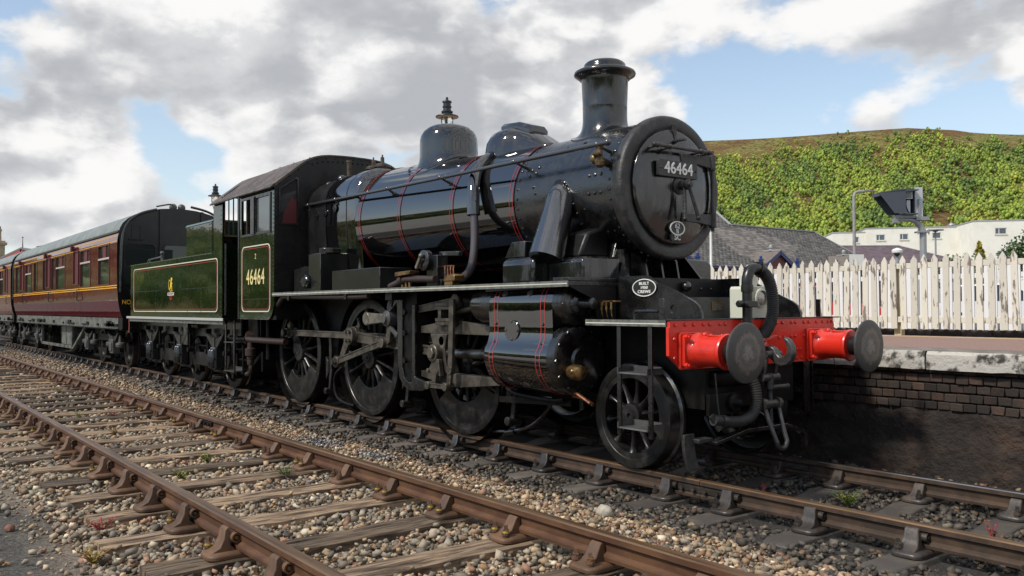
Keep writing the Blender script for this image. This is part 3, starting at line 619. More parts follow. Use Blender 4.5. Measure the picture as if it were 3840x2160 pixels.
# number plate
g = G(); g.prism(rrect(-.315, .225, 2.63, 2.785, .014), 'x', -.865, -.828); NP = obj('number_plate', g, mat('plate_black', (.02, .022, .02), .4, bump=.004, bs=60), LO, bev=.004)
text('numerals', '46464', .152, lambda x, y, z: (-.826 + z, x - .045, y + 2.7085), WHT, NP, .006, 1.02, 1.03, bold=.002)
for y in (-.29, .2): 
    b = G(); b.dome((-.828, y, 2.708), (1, 0, 0), .014); obj('bolt', b, CST, NP)
g = G(); g.prism(ell(-.037, 2.152, .104, .068), 'x', -.885, -.858); g.prism(rrect(-.115, .015, 2.03, 2.1, .01), 'x', -.885, -.8585); SPT = obj('shed_plate', g, MATS['plate_black'], LO)
g = G(); ringp(g, ell(-.037, 2.152, .104, .068), ell(-.037, 2.152, .092, .057), 'x', -.86, -.852); obj('plate_rim', g, WHT, SPT)
for s_, z, k in (('62', 2.172, .068), ('B', 2.122, .06), ('SC', 2.062, .07)): text('lettering', s_, k, lambda x, y, z_, z=z: (-.856 + z_, x - .037, y + z), WHT, SPT, .004, 1.05)
# --- saddle-flared lathes: chimney, dome
def surf(x, y, off=.012): 
    r = br(x) if x < -2.6 else .664
    return (bc(x) if x < -2.6 else ZB) + sqrt(max((r + off) ** 2 - min(y * y, r * r * .98), .001))
def flare(g, cx, rc, rf, zt, n=48, k=7, body=None):
    rings = []
    for i in range(k + 1):
        t = i / k; R = rc + (rf - rc) * (1 - cos(t * pi / 2)) ** 1.35; ring = []
        for j in range(n):
            a = 2 * pi * j / n; x, y = cx + R * cos(a), R * sin(a); zs = surf(x, y); xs_, ys_ = cx + rf * cos(a), rf * sin(a); s0 = surf(xs_, ys_)
            ring.append((x, y, zt + (s0 - zt) * sin(t * pi / 2) ** 1. if i < k else s0))
        rings.append(ring)
    rings.append([(p[0], p[1], p[2] - .02) for p in rings[-1]])
    return rings
g = G(); n = 48; top = [[(-1.87 + r * cos(2 * pi * j / n), r * sin(2 * pi * j / n), z) for j in range(n)] for r, z in ((.14, 3.870), (.165, 3.965), (.185, 3.970), (.2, 3.960), (.215, 3.945), (.222, 3.920), (.224, 3.895), (.235, 3.885), (.29, 3.875), (.318, 3.860), (.325, 3.842), (.318, 3.825), (.29, 3.810), (.262, 3.785), (.25, 3.79), (.243, 3.76), (.236, 3.6), (.232, 3.5), (.234, 3.49), (.232, 3.48))]
top += flare(g, -1.87, .232, .36, 3.40); g.loft(top, False); obj('chimney', g, CHM, LO, smooth=50)
g = G(); cx = -4.83; top = [[(cx + r * cos(2 * pi * j / n), r * sin(2 * pi * j / n), z) for j in range(n)] for r, z in ((.001, 3.816), (.08, 3.815), (.17, 3.806), (.24, 3.788), (.3, 3.755), (.345, 3.71), (.37, 3.66), (.381, 3.605), (.383, 3.56), (.384, 3.5))]
top += flare(g, cx, .385, .54, 3.43); g.loft(top, False); DM = obj('dome', g, DMB, LO, smooth=60)
g = G()
for a in (-2.1, -1.0, 2.1, 1.0): x, y = cx + .515 * cos(a), .515 * sin(a); g.dome((x, y, surf(x, y) + .0), (0, y, surf(x, y) - 2.58), .016)
obj('dome_bolt', g, CST, LO, kind='stuff')
# --- top feed casing and pipe
g = G(); rings = []
for x, hw, h in ((-3.56, .33, .0), (-3.56, .33, .15), (-3.545, .345, .205), (-3.5, .36, .245), (-3.4, .365, .262), (-3.26, .36, .26), (-3.2, .33, .252), (-3.14, .27, .24), (-3.08, .24, .228), (-2.95, .225, .185), (-2.8, .205, .105), (-2.68, .17, .03), (-2.64, .15, .005)):
    ring = []
    for j in range(25):
        t = -1 + 2 * j / 24; y = hw * t; base = surf(x, y, .005); zt = surf(x, 0, 0) + h - .0
        e = (1 - abs(t) ** 2.6) ** (1 / 2.3) if abs(t) < 1 else 0
        ring.append((x, y, base + max(zt - base, .005) * e))
    ring += [(x, hw, surf(x, hw) - .03), (x, -hw, surf(x, hw) - .03)]
    rings.append(ring)
g.loft(rings); obj('top_feed_cover', g, DMB, LO, smooth=60)
g = G(); g.loft([[(x, y, z + dz) for y, z in ((-.14, 3.4), (.14, 3.4), (.14, 3.545), (.09, 3.59), (-.09, 3.59), (-.14, 3.545))] for x, dz in ((-3.5, .005), (-3.2, -.02), (-2.96, -.1))]); obj('top_feed_hood', g, DMB, LO, bev=.01, smooth=30)
P = crv([(-3.42, -.28, 3.18), (-3.34, -.5, 3.08), (-3.28, -.65, 2.94), (-3.2, -.745, 2.77), (-3.15, -.79, 2.6), (-3.13, -.8, 2.43)], 6)
g = G(); g.tube(P, [.07] * (len(P) - 3) + [.072, .075, .075], 14); obj('feed_pipe_lagging', g, BLK, LO, smooth=60)
g = G(); g.tube(crv([(-3.12, -.8, 2.45), (-3.08, -.82, 2.2), (-3.06, -.85, 1.98), (-3.08, -.88, 1.83), (-3.18, -.9, 1.745), (-3.4, -.9, 1.71)], 6), .045, 12); obj('feed_pipe', g, mat('purple_brown_pipe', (.06, .048, .052), .35, ior=1.6), LO)
for q in (P[8], P[-5]): 
    pass
# --- boiler
g = G(); xs = np.linspace(-2.6, -5.97, 12); g.loft([[yz(x, 2 * pi * j / 80, br(x)) for j in range(80)] for x in xs], False); obj('boiler', g, BLK, LO, smooth=50)
for x in (-2.62, -3.72, -4.86, -5.86):
    g = G(); g.loft([[yz(x + d, 2 * pi * j / 80, br(x) + o) for j in range(80)] for d, o in ((-.042, 0), (-.042, .005), (.042, .005), (.042, 0))], False); B_ = obj('boiler_band', g, BLK, LO, smooth=30)
    for d in (-.026, .026):
        g = G(); g.loft([[yz(x + d + e, 2 * pi * j / 80, br(x) + o) for j in range(80)] for e, o in ((-.0038, .003), (-.0038, .0068), (.0038, .0068), (.0038, .003))], False); obj('red_line', g, RLN, B_, smooth=30)
# --- firebox (Belpaire): rounded-shoulder lofts
def fsec(x, hw, zt, r, zb=1.66, hb=None):
    o = []; hb = hb or hw * .93
    for cy, a0 in ((hw - r, 0), (-hw + r, pi / 2)):
        for i in range(9): a = a0 + pi / 2 * i / 8; o.append((x, cy + r * cos(a), zt - r + r * sin(a)))
    return o + [(x, -hw, 2.55), (x, -hb, zb), (x, hb, zb), (x, hw, 2.55)]
g = G(); g.loft([fsec(-5.94, .70, 3.28, .58), fsec(-5.95, .735, 3.335, .5), fsec(-5.98, .752, 3.36, .44), fsec(-6.04, .757, 3.37, .42), fsec(-6.3, .757, 3.37, .42), fsec(-6.9, .767, 3.36, .42)], False); obj('firebox', g, BLK, LO, smooth=60)
g = G(); g.loft([fsec(-6.9, .766, 3.355, .42), fsec(-7.57, .778, 3.335, .42)], False); obj('firebox_rear', g, MBK, LO, smooth=60)
g = G()
for x, w in ((-6.28, .009), (-6.9, .012), (-7.5, .03)):
    A = fsec(x - w, .762 + (x < -6.5) * .012, 3.374 - (x < -6.5) * .016, .42)
    g.loft([A, [(p[0] + 2 * w, p[1], p[2]) for p in A]], False)
obj('firebox_seam', g, SAT, LO, smooth=60)
g = G()
for x, z in ((-7.2, 2.78), (-6.92, 2.79), (-6.6, 2.83)): g.lathe((x, -.772, z), (0, -1, 0), [(0, .06), (.012, .058), (.014, .03), (.02, .028)], 16)
for x, y, z in ((-6.95, -.48, 3.31), (-7.28, -.52, 3.25)): g.sph((x, y, z), .085, 14, 8, 1, 1, .8)
obj('washout_plug', g, SAT, LO)
for x in (-6.89, -6.615):
    g = G(); g.lathe((x, 0, 3.34), (0, 0, 1), [(0, .1), (.14, .1), (.15, .125), (.185, .125), (.2, .09), (.215, .03), (.3, .028), (.31, .012), (.34, .012)], 18); obj('safety_valve', g, mat('valve_bronze', (.12, .085, .06), .45, metal=.6, col2=(.05, .045, .04), vs=15) if 'valve_bronze' not in MATS else MATS['valve_bronze'], LO)
g = G(); g.cyl((-7.1, -.3, 3.33), (-7.1, -.3, 3.62), .035); g.cyl((-7.1, -.3, 3.6), (-7.1, -.3, 3.63), .045); obj('whistle', g, MATS['valve_bronze'], LO)
# --- boiler handrail
g = G(); g.tube([(-1.03, -.775, 2.915), (-4, -.785, 2.928), (-7.72, -.80, 2.96)], .022, 10); g.sph((-1.03, -.775, 2.915), .033); g.sph((-7.72, -.80, 2.96), .03); HR = obj('boiler_handrail', g, mat('handrail_black', (.03, .03, .031), .22, ior=1.8), LO)
for x in (-1.17, -2.42, -3.83, -5.07, -6.55, -7.45):
    y0 = -.775 - (-1.03 - x) * .0037; z0 = 2.915 + (-1.03 - x) * .0067
    r = br(x) if x < -2.6 else .664; zc = bc(x) if x < -2.6 else ZB; zz = z0 - .06; yy = -sqrt(max(r * r - (zz - zc) ** 2, .01)) if x > -5.9 else -.765
    g = G(); g.cyl((x, yy + .01, zz), (x, y0, z0), .02, .013); g.sph((x, y0, z0), .028); g.lathe((x, yy, zz), (0, -1, .3), [(-.01, .034), (.012, .03)], 10); obj('handrail_knob', g, MATS['handrail_black'], HR)
g = G(); g.cyl((-1.2, -.62, 2.76), (-1.16, -.78, 2.78), .035); g.lathe((-1.16, -.75, 2.70), (0, 0, 1), [(0, .02), (.02, .045), (.06, .05), (.08, .03), (.17, .028), (.18, .035), (.21, .035)], 12); g.lathe((-1.12, -.79, 2.83), (1, 0, 0), [(-.07, .03), (.0, .035), (.02, .02)], 10); g.sph((-1.22, -.76, 2.79), .05); obj('snifting_valve', g, mat('oily_bronze', (.09, .06, .04), .4, metal=.6, col2=(.18, .13, .06), vs=20), LO)
# --- smokebox rivets
g = G()
def rv(x, a, r=.017): g.dome(yz(x, a, .664, ZB), (0, cos(a), sin(a)), r)
for i in range(44):
    a = pi * .93 + 2 * pi * i / 44; rv(-1.13, a)
for i in range(40): rv(-2.52, 2 * pi * i / 40)
for x in (-1.25, -1.33, -1.41):
    for z in (.115, -.06): rv(x, pi - math.asin(z / .664), .021)
for x, z in ((-2.34, .29), (-2.24, .31), (-2.36, .23), (-2.26, .25), (-2.26, .1), (-2.22, .03), (-2.15, -.25), (-1.5, -.2), (-1.95, .48), (-1.7, .5)): rv(x, pi - math.asin(z / .664), .02)
for i in range(14): rv(-2.2 + .09 * i, pi - math.asin(-.42 / .664), .012)
obj('smokebox_rivet', g, SAT, LO, kind='stuff')
# --- steam pipe casing and box below
P = [(-1.80 + .2 * t, -.685 - .34 * t, 2.47 - .575 * t) for t in (-.3, -.05, .5, .8, 1.06)]
g = G(); rings = []
for i, (x, y, z) in enumerate(P):
    rx = .158 + .032 * (-1.6, 0, .5, .8, 1)[i]; d = Vector((0, -.42, -.9)) ; u = Vector((1, 0, 0)); w = Vector((0, -.9, .42))
    rings.append([Vector((x, y, z)) + u * rx * cos(2 * pi * j / 28) + w * (.09, .135, .15, .16, .165)[i] * sin(2 * pi * j / 28) for j in range(28)])
g.loft(rings); obj('steam_pipe', g, mat('steam_pipe_black', (.006, .006, .0065), .17, ior=2.4, bump=.002, bs=14), LO, smooth=70)
g = G(); g.prism([(-.45, 2.2), (-.72, 2.12), (-.84, 1.88), (-.45, 1.88)], 'x', -1.66, -1.36); obj('steam_pipe_casing', g, MBK, LO, bev=.03)
g = G()
for i in range(15):
    t = -1.2 + 2.4 * i / 14; a = pi - .28 + .62 * (1 - cos(t)) ; x = -1.80 + .2 * sin(t) * 1.05; z = .10 - .42 * (1 - cos(t)) * 1.6
    g.dome(yz(x, pi - math.asin(max(-.9, min(.9, z / .664))), .668, ZB), (0, -1, .3), .017)
obj('pipe_flange_rivet', g, SAT, LO, kind='stuff')
g = G(); g.prism([(-1.15, 1.64), (-1.15, 1.84), (-1.11, 1.885), (-1.0, 1.9), (-.5, 1.9), (-.5, 1.64)], 'x', -2.15, -1.66); obj('cylinder_saddle_box', g, CHM, LO, bev=.025)
g = G(); g.prism([(-.97, 1.64), (-.97, 1.84), (-.93, 1.875), (-.5, 1.88), (-.5, 1.64)], 'x', -1.657, -1.16); obj('cylinder_saddle_box', g, CHM, LO, bev=.02)
g = G(); g.prism([(.97, 1.64), (1.0, 1.64), (1.0, 1.85), (.95, 1.9), (.5, 1.9), (.5, 1.64)], 'x', -2.15, -1.3); obj('cylinder_saddle_box', g, SAT, LO, bev=.025)
g = G(); g.prism([(-2.28, 1.9), (-1.95, 1.9), (-1.95, 2.06), (-2.16, 2.06)], 'y', -1.02, -.55); obj('exhaust_cover', g, CHM, LO, bev=.01)
# saddle under smokebox
g = G(); g.loft([[(x0, -.54, 1.3), (x1, -.54, 1.3), (x1, .54, 1.3), (x0, .54, 1.3)] for x0, x1 in ((-2.4, -1.3),)] + [[(-2.4, -.53, 1.66), (-1.28, -.53, 1.66), (-1.28, .53, 1.66), (-2.4, .53, 1.66)], [(-2.35, -.43, 1.97), (-1.3, -.43, 1.97), (-1.3, .43, 1.97), (-2.35, .43, 1.97)], [(-2.35, -.4, 2.05), (-1.3, -.4, 2.05), (-1.3, .4, 2.05), (-2.35, .4, 2.05)]]); obj('smokebox_saddle', g, SAT, LO, bev=.01, smooth=0)
for y in (-.22, 0, .22): g = G(); g.prism([(-1.28, 1.66), (-1.06, 1.66), (-1.1, 1.86), (-1.28, 1.95)], 'y', y - .012, y + .012); obj('saddle_web', g, SAT, LO, smooth=0)
for y0, y1 in ((-.535, -.505), (.505, .535)): g = G(); g.loft([[(-1.5, y0, 1.3), (-1.0, y0, 1.3), (-1.0, y1, 1.3), (-1.5, y1, 1.3)], [(-1.5, y0, 1.68), (-1.03, y0, 1.68), (-1.03, y1, 1.68), (-1.5, y1, 1.68)], [(-1.5, y0 * .78, 1.96), (-1.2, y0 * .78, 1.96), (-1.2, y1 * .78, 1.96), (-1.5, y1 * .78, 1.96)]]); obj('saddle_side', g, SAT, LO, smooth=0)
# --- running plates
for s in (-1, 1):
    y0, y1 = sorted((s * 1.3, s * .6))
    g = G(); g.box(-7.57, -.985, y0, y1, 1.602, 1.6375); RP = obj('running_plate', g, SAT, LO, smooth=0)
    ye = s * 1.3
    g = G(); g.box(-7.57, -.985, *sorted((ye, ye + s * .012)), 1.588, 1.64); obj('valance_edge', g, DKG, RP, smooth=0)
    g = G(); g.box(-7.57, -.99, *sorted((ye + s * .0122, ye + s * .0145)), 1.611, 1.6195); obj('cream_line', g, CLN, RP, smooth=0)
g = G(); g.box(-.984, -.45, -1.302, -1.29, 1.588, 1.64) if 0 else None
g.box(-1.2, -.983, -1.3, -.72, 1.6376, 1.672); obj('plate_end_block', g, SAT, LO, bev=.006)
g = G(); g.prism([(-1.298, 1.6), (-1.0, 1.48), (-.93, 1.30), (-.715, 1.3), (-.715, 1.6)], 'x', -1.02, -.995); obj('drop_plate', g, MBK, LO, smooth=0)
g = G(); g.prism([(-2.224, 1.563), (-1.33, 1.585), (-1.33, 1.6), (-2.224, 1.6)], 'y', -1.295, -1.27); obj('cylinder_valance', g, MBK, LO, smooth=0)
# front footplate at beam level
g = G(); g.box(-.935, -.001, -1.14, 1.14, 1.262, 1.3); FP = obj('front_footplate', g, SAT, LO, smooth=0)
g = G(); g.box(-.935, -.002, -1.152, -1.1405, 1.25, 1.302); obj('valance_edge', g, DKG, FP, smooth=0)
g = G(); g.box(-.93, -.004, -1.1545, -1.1522, 1.268, 1.277); obj('cream_line', g, CLN, FP, smooth=0)
for s in (-1, 1):
    y = s * .69; P = [(-1.45, 1.302), (-.985, 1.302), (-.985, 1.302), (-.01, 1.302), (-.012, 1.35), (-.045, 1.415), (-.095, 1.452), (-.18, 1.49), (-.615, 1.684), (-1.45, 1.684)]
    g = G(); h = ell(-.318, 1.385, .04, .042, 20)
    # plate with a lightening hole: outline bridged to the hole
    o_ = [(-1.3, 1.684), (-1.3, 1.302), (-.318, 1.302), (-.012, 1.302), (-.014, 1.35), (-.045, 1.415), (-.095, 1.452), (-.18, 1.49), (-.318, 1.5517), (-.615, 1.684)]
    a0 = [(-.318, 1.302)] + [(-.318 + .04 * sin(-t), 1.385 - .042 * cos(t)) for t in np.linspace(0, pi, 10)] + [(-.318, 1.5517), (-.615, 1.684), (-1.3, 1.684), (-1.3, 1.302)]
    b0 = [(-.318, 1.302), (-.012, 1.302), (-.014, 1.35), (-.045, 1.415), (-.095, 1.452), (-.18, 1.49), (-.318, 1.5517)] + [(-.318 + .04 * sin(t), 1.385 - .042 * cos(t)) for t in np.linspace(pi, 0, 10)]
    g.prism(a0, 'y', y - .013, y + .013); g.prism(b0, 'y', y - .013, y + .013)
    obj('front_frame_plate', g, SAT, LO, smooth=30)
g = G(); g.box(-.375, -.355, -.675, .675, 1.302, 1.492); CP_ = obj('cross_plate', g, mat('worn_grey_black', (.05, .05, .05), .4, col2=(.08, .078, .074), vs=5), LO, smooth=0)
g = G(); g.box(-.3545, -.35, -.16, -.01, 1.375, 1.45); g2 = obj('maker_plate', g, mat('maker_plate', (.08, .075, .06), .5, col2=(.2, .17, .11), vs=60, lo=.5, hi=.6), CP_, smooth=0)
g = G(); ringp(g, rrect(-.16, -.01, 1.375, 1.45, .006), rrect(-.152, -.018, 1.383, 1.442, .004), 'x', -.352, -.3475); obj('plate_rim', g, BRS, g2, smooth=0)
g = G(); g.box(-.93, -.905, -.676, .676, 1.302, 1.68); obj('rear_cross_plate', g, MBK, LO, smooth=0)
g = G()
for y in (-.4, .35, .5): g.dome((-.905, y, 1.58), (1, 0, 0), .018)
g.sph((-.87, .1, 1.6), .05); obj('plate_rivet', g, SAT, LO, kind='stuff')
# oval works plate
OP = G(); OP.prism(ell(-.645, 1.577, .142, .078, 36), 'y', -.715, -.7035); OPo = obj('works_plate', OP, MATS['plate_black'], LO)
g = G(); ringp(g, ell(-.645, 1.577, .142, .078, 36), ell(-.645, 1.577, .134, .0705, 36), 'y', -.72, -.7151); obj('plate_rim', g, WHT, OPo)
for s_, z, k in (('BUILT', 1.613, .036), ('1950', 1.577, .034), ('CREWE', 1.541, .036)): text('lettering', s_, k, lambda x, y, z_, z=z: (-.645 + x, -.7165 - z_, y + z), WHT, OPo, .003, 1.25, 1.05, bold=.0006)
# footplate bits: lamp irons, rod, treadle
g = G(); g.bar((-.09, -1.1, 1.305), (-.09, -1.1, 1.475), .06, .01, (0, 1, 0)); g.bar((-.1, -1.1, 1.306), (.0, -1.1, 1.306), .05, .012); obj('lamp_iron', g, SAT, LO, bev=.004)
g = G(); g.bar((-.09, 1.08, 1.305), (-.09, 1.08, 1.475), .05, .01, (0, 1, 0)); g.bar((-.1, 1.08, 1.306), (.12, 1.08, 1.306), .05, .012); obj('lamp_iron', g, SAT, LO, bev=.004)
g = G(); g.tube([(-.39, -1.1, 1.3), (-.39, -1.1, 1.36), (-.37, -1.1, 1.372), (-.12, -1.1, 1.372)], .014, 8); obj('foot_rail', g, SAT, LO)
g = G(); g.box(-.99, -.95, -.93, -.8, 1.42, 1.45); g.box(-1.0, -.8, -.92, -.84, 1.45, 1.465); LB = obj('lubricator_block', g, BRS, LO, bev=.004)
for i in range(3):
    x = -.96 + i * .06; g = G(); g.lathe((x, -.93, 1.38), (0, 0, 1), [(0, .009), (.02, .013), (.04, .009), (.07, .008)], 8); g.tube(crv([(x, -.93, 1.385), (x, -.92, 1.33), (x - .03, -.88, 1.302)], 4), .005, 6); obj('lubricator_nipple', g, BRS, LB)
# --- buffer beam
BP = [(-1.138, 1.2615), (-1.15, 1.245), (-1.15, 1.02), (-1.03, .93), (-.995, .905), (.995, .905), (1.03, .93), (1.15, 1.02), (1.15, 1.245), (1.138, 1.2615)]
BP = [(-1.138, 1.299), (-1.138, 1.25), (-1.152, 1.245), (-1.152, 1.02), (-1.03, .93), (-.995, .905), (.995, .905), (1.03, .93), (1.152, 1.02), (1.152, 1.245), (1.138, 1.25), (1.138, 1.299)]
g = G(); g.prism(BP, 'x', .0, .032); BB = obj('buffer_beam', g, RED, LO, bev=.004, smooth=0)
g = G(); g.box(-.01, .04, -1.15, 1.15, 1.3, 1.309); obj('beam_top_strip', g, SAT, BB, smooth=0)
g = G()
for y in (-1.08, -.96, -.86, -.74, -.66, -.53, -.46, -.28, .25, .33, .47, .53, .66, .74, .86, .96, 1.05, 1.11): g.dome((.032, y, 1.262), (1, 0, 0), .019)
for y, z in ((-1.09, 1.15), (-1.09, 1.0), (.28, 1.13), (.36, 1.13), (.46, 1.14), (.52, 1.14), (.55, 1.02), (.47, .94), (.55, .94), (.62, .94), (-.5, 1.13), (-.42, 1.13), (-.5, .95), (-.4, .95), (1.1, 1.15), (1.1, 1.0), (.66, 1.14), (.6, 1.02)): g.dome((.032, y, z), (1, 0, 0), .019)
obj('beam_rivet', g, RED, BB, kind='stuff')
for s in (-1, 1):
    y = s * .8636; z = 1.055
    g = G(); g.prism([(q[0], q[1]) for q in rrect(y - .185, y + .185, z - .148, z + .148, .02)], 'x', .0325, .058); g.prism([(q[0], q[1]) for q in rrect(y - .165, y + .165, z - .132, z + .132, .03)], 'x', .058, .085); BF = obj('buffer', g, RED, LO, bev=.004, smooth=20)
    g = G(); g.lathe((0, y, z), (1, 0, 0), [(.085, .145), (.1, .13), (.13, .122), (.2, .12), (.3, .123), (.345, .126), (.352, .136), (.362, .142), (.375, .142), (.388, .136), (.39, .1)], 36); obj('buffer_housing', g, RED, BF, smooth=40)
    g = G(); g.prism(rrect(.2, .335, -.035, .035, .01), 'z', z + .118, z + .13); g.v = [(a, b + y, c) for a, b, c in g.v]; g.dome((.215, y, z + .13), (0, 0, 1), .012); g.dome((.32, y, z + .13), (0, 0, 1), .012); g.sph((.15, y, z + .128), .022); obj('oil_lid', g, RED, BF, bev=.003)
    for dy in (-.145, .145):
        for dz in (-.112, .112):
            g = G(); g.cyl((.08, y + dy, z + dz), (.108, y + dy, z + dz), .024, n=6); g.cyl((.108, y + dy, z + dz), (.125, y + dy, z + dz), .013, n=8); obj('bolt', g, RED, BF, smooth=20)
    g = G(); g.lathe((0, y, z), (1, 0, 0), [(.36, .085), (.52, .085), (.54, .09)], 24); obj('buffer_ram', g, mat('greasy_black', (.012, .012, .012), .3) if 'greasy_black' not in MATS else MATS['greasy_black'], BF)
    g = G(); g.lathe((0, y, z), (1, 0, 0), [(.528, .09), (.532, .2), (.535, .226), (.54, .232), (.55, .232), (.556, .226), (.563, .19), (.568, .1), (.57, 0)], 48); obj('buffer_head', g, STL, BF, smooth=30)
# hook, shackle, screw coupling
g = G(); hk = [(.03, 1.06), (.1, 1.065), (.17, 1.07), (.205, 1.05), (.222, 1.01), (.25, .985), (.29, .985), (.315, 1.01), (.325, 1.05), (.31, 1.1), (.285, 1.135), (.3, 1.15), (.34, 1.13), (.375, 1.08), (.385, 1.02), (.37, .96), (.325, .915), (.27, .9), (.21, .915), (.165, .955), (.13, .985), (.03, 1.0)]
g.prism(hk, 'y', -.032, .032); obj('coupling_hook', g, mat('forged_steel', (.05, .05, .052), .38, metal=.5, col2=(.09, .085, .08), vs=12), LO, bev=.014)
g = G(); g.lathe((0.03, 0, 1.03), (1, 0, 0), [(0, .11), (.02, .11), (.035, .09)], 16); g.prism([(-.1, 1.13), (.14, 1.16), (.14, 1.13), (-.1, 1.1)], 'x', .033, .12); obj('hook_guide', g, RED, LO, bev=.004)
FS = MATS['forged_steel']; CPX = .15
g = G()
for y in (-.075, .075): g.cyl((.16, y, 1.0), (.13, y, .80), .018); 
g.cyl((.165, -.1, 1.0), (.165, .1, 1.0), .03); obj('coupling_shackle', g, FS, LO)
g = G(); g.cyl((.13, -.115, .8), (.13, .115, .8), .035); g.cyl((.13, 0, .82), (.13, 0, .70), .036); g.cyl((.13, -.02, .715), (.15, .22, .715), .02); g.sph((.15, .225, .715), .026)
SCW = obj('coupling_screw', g, FS, LO)
g = G(); th = [(i * .006, .024 if i % 2 else .019) for i in range(52)]; g.lathe((.13, 0, .70), (.03, 0, -1), th, 12); obj('screw_thread', g, FS, SCW, smooth=20)
g = G(); g.cyl((.137, -.115, .575), (.137, .115, .575), .036)
for y in (-.1, .1): g.cyl((.137, y - .02, .575), (.137, y + .02, .575), .052)
obj('screw_nut', g, FS, SCW)
g = G(); U_ = [(.14, -.1, .575), (.19, -.085, .42), (.235, -.075, .3)] + [(.25, -.072 * cos(t), .28 - .072 * sin(t)) for t in np.linspace(.2, pi - .2, 9)] + [(.235, .075, .3), (.19, .085, .42), (.14, .1, .575)]
g.tube(crv(U_, 3), .021, 10); obj('coupling_link', g, FS, LO, smooth=60)
# vacuum standpipe and hose
VP = G(); VP.cyl((.09, -.24, .9), (.09, -.24, 1.56), .042, n=18); VP.lathe((.09, -.24, 1.53), (0, 0, 1), [(0, .05), (.03, .052), (.06, .05)], 18); VP.tube(crv([(.09, -.24, 1.56), (.09, -.238, 1.64), (.09, -.2, 1.71), (.09, -.13, 1.735), (.09, -.06, 1.72)], 6), .046, 16); VPo = obj('vacuum_pipe', VP, MATS['greasy_black'], LO, smooth=60)
g = G(); g.prism(rrect(-.31, -.17, 1.4, 1.455, .02), 'x', .03, .15); g.cyl((.09, -.36, 1.43), (.09, -.3, 1.43), .03); obj('pipe_clamp', g, MATS['greasy_black'], VPo, bev=.006)
def ribbed(name, P, r, parent, k=5, amp=.06):
    Q = crv(P, k * 5); L = len(Q); g = G(); g.tube(Q, [r * (1 + amp * (1 if (i // 2) % 2 else -1)) for i in range(L)], 16); return obj(name, g, RUB, parent, smooth=60)
ribbed('vacuum_hose', [(.09, -.07, 1.725), (.095, .02, 1.67), (.1, .075, 1.58), (.1, .1, 1.46), (.1, .095, 1.34), (.09, .05, 1.23), (.07, -.03, 1.14), (.045, -.09, 1.1)], .05, VPo)
g = G(); g.lathe((.09, -.085, 1.73), (0, 1, -.5), [(0, .06), (.045, .062)], 16); g.box(.06, .12, -.11, -.05, 1.76, 1.79); obj('hose_clip', g, MBK, VPo)
SH = G(); SH.cyl((.05, -.56, .9), (.06, -.34, .9), .0001); 
ribbed('steam_heat_hose', [(.06, -.66, .48), (.07, -.56, .465), (.08, -.45, .452), (.1, -.32, .455), (.11, -.21, .5), (.11, -.155, .59), (.1, -.15, .7), (.08, -.17, .8), (.05, -.18, .9)], .046, LO, 4, .04)
g = G(); g.lathe((.07, -.56, .465), (0, 1, -.1), [(-.02, .053), (.03, .053)], 14); g.bar((.06, -.68, .52), (.08, -.6, .40), .03, .05); g.tube([(.05, -.62, .86), (.06, -.6, .6), (.07, -.58, .44)], .007, 5); obj('hose_coupling', g, FS, LO)
# inner drag gear under the beam
g = G(); g.box(-.5, -.06, -.62, .62, .55, .9); obj('front_stretcher', g, DRK, LO, smooth=0)
g = G(); g.lathe((-.05, -.55, .80), (0, 1, 0), [(i * .014, .07 if i % 2 else .055) for i in range(38)], 16); obj('heat_bellows', g, DRK, LO, smooth=20)
g = G(); g.box(-.05, -.01, -.62, -.2, .5, .68); g.lathe((-.03, -.33, .6), (1, 0, 0), [(0, .075), (.06, .075), (.065, .05), (.1, .035), (.12, .02)], 18); obj('drain_trap', g, DRK, LO, bev=.006)
g = G(); g.lathe((-.2, .12, .72), (0, 1, 0), [(i * .02, .06 if i % 2 else .045) for i in range(16)], 14); obj('side_control_spring', g, DRK, LO, smooth=20)
g = G(); g.prism([(-.62, .30), (-.2, .37), (.35, .37), (.62, .30), (.62, .27), (.35, .335), (-.2, .335), (-.62, .27)], 'x', -.02, .06); g.prism([(.6, .3), (.68, .26), (.68, .12), (.64, .12), (.64, .24), (.56, .29)], 'x', -.02, .05); obj('guard_iron_stay', g, SAT, LO, bev=.005)
g = G(); g.loft([[(x - .016, -.85 + o, z), (x + .016, -.85 + o, z), (x + .016, -.72 + o, z), (x - .016, -.72 + o, z)] for x, z, o in ((-.1, .36, 0), (-.1, .29, 0), (-.09, .24, -.006), (-.08, .16, .0), (-.06, .08, .01))]); g.box(-.12, -.02, -.74, -.56, .285, .32); obj('guard_iron', g, CST, LO, bev=.005)
# steps
g = G()
for x in (-.545, -.19): g.box(x - .022, x + .022, -1.135, -1.115, .34, 1.25)
ST = obj('step_hanger', g, SAT, LO, bev=.003)
for z in (.855, .40):
    g = G(); g.loft([[(-.535, -1.16, z), (-.535, -.98, z), (-.535, -.98, z + .012), (-.535, -1.15, z + .012)], [(-.2, -1.16, z), (-.2, -.98, z), (-.2, -.98, z + .012), (-.2, -1.15, z + .012)]]); g.box(-.54, -.525, -1.16, -.98, z, z + .05); g.box(-.21, -.195, -1.16, -.98, z, z + .05); g.box(-.53, -.2, -.99, -.975, z, z + .06); obj('step_tread', g, MATS['worn_grey_black'], ST, smooth=0)
g = G(); g.box(-.545, -.19, 1.09, 1.11, .36, 1.25); g.box(-.2, -.19, .98, 1.14, .4, 1.25); obj('far_step_hanger', g, SAT, LO, smooth=0)
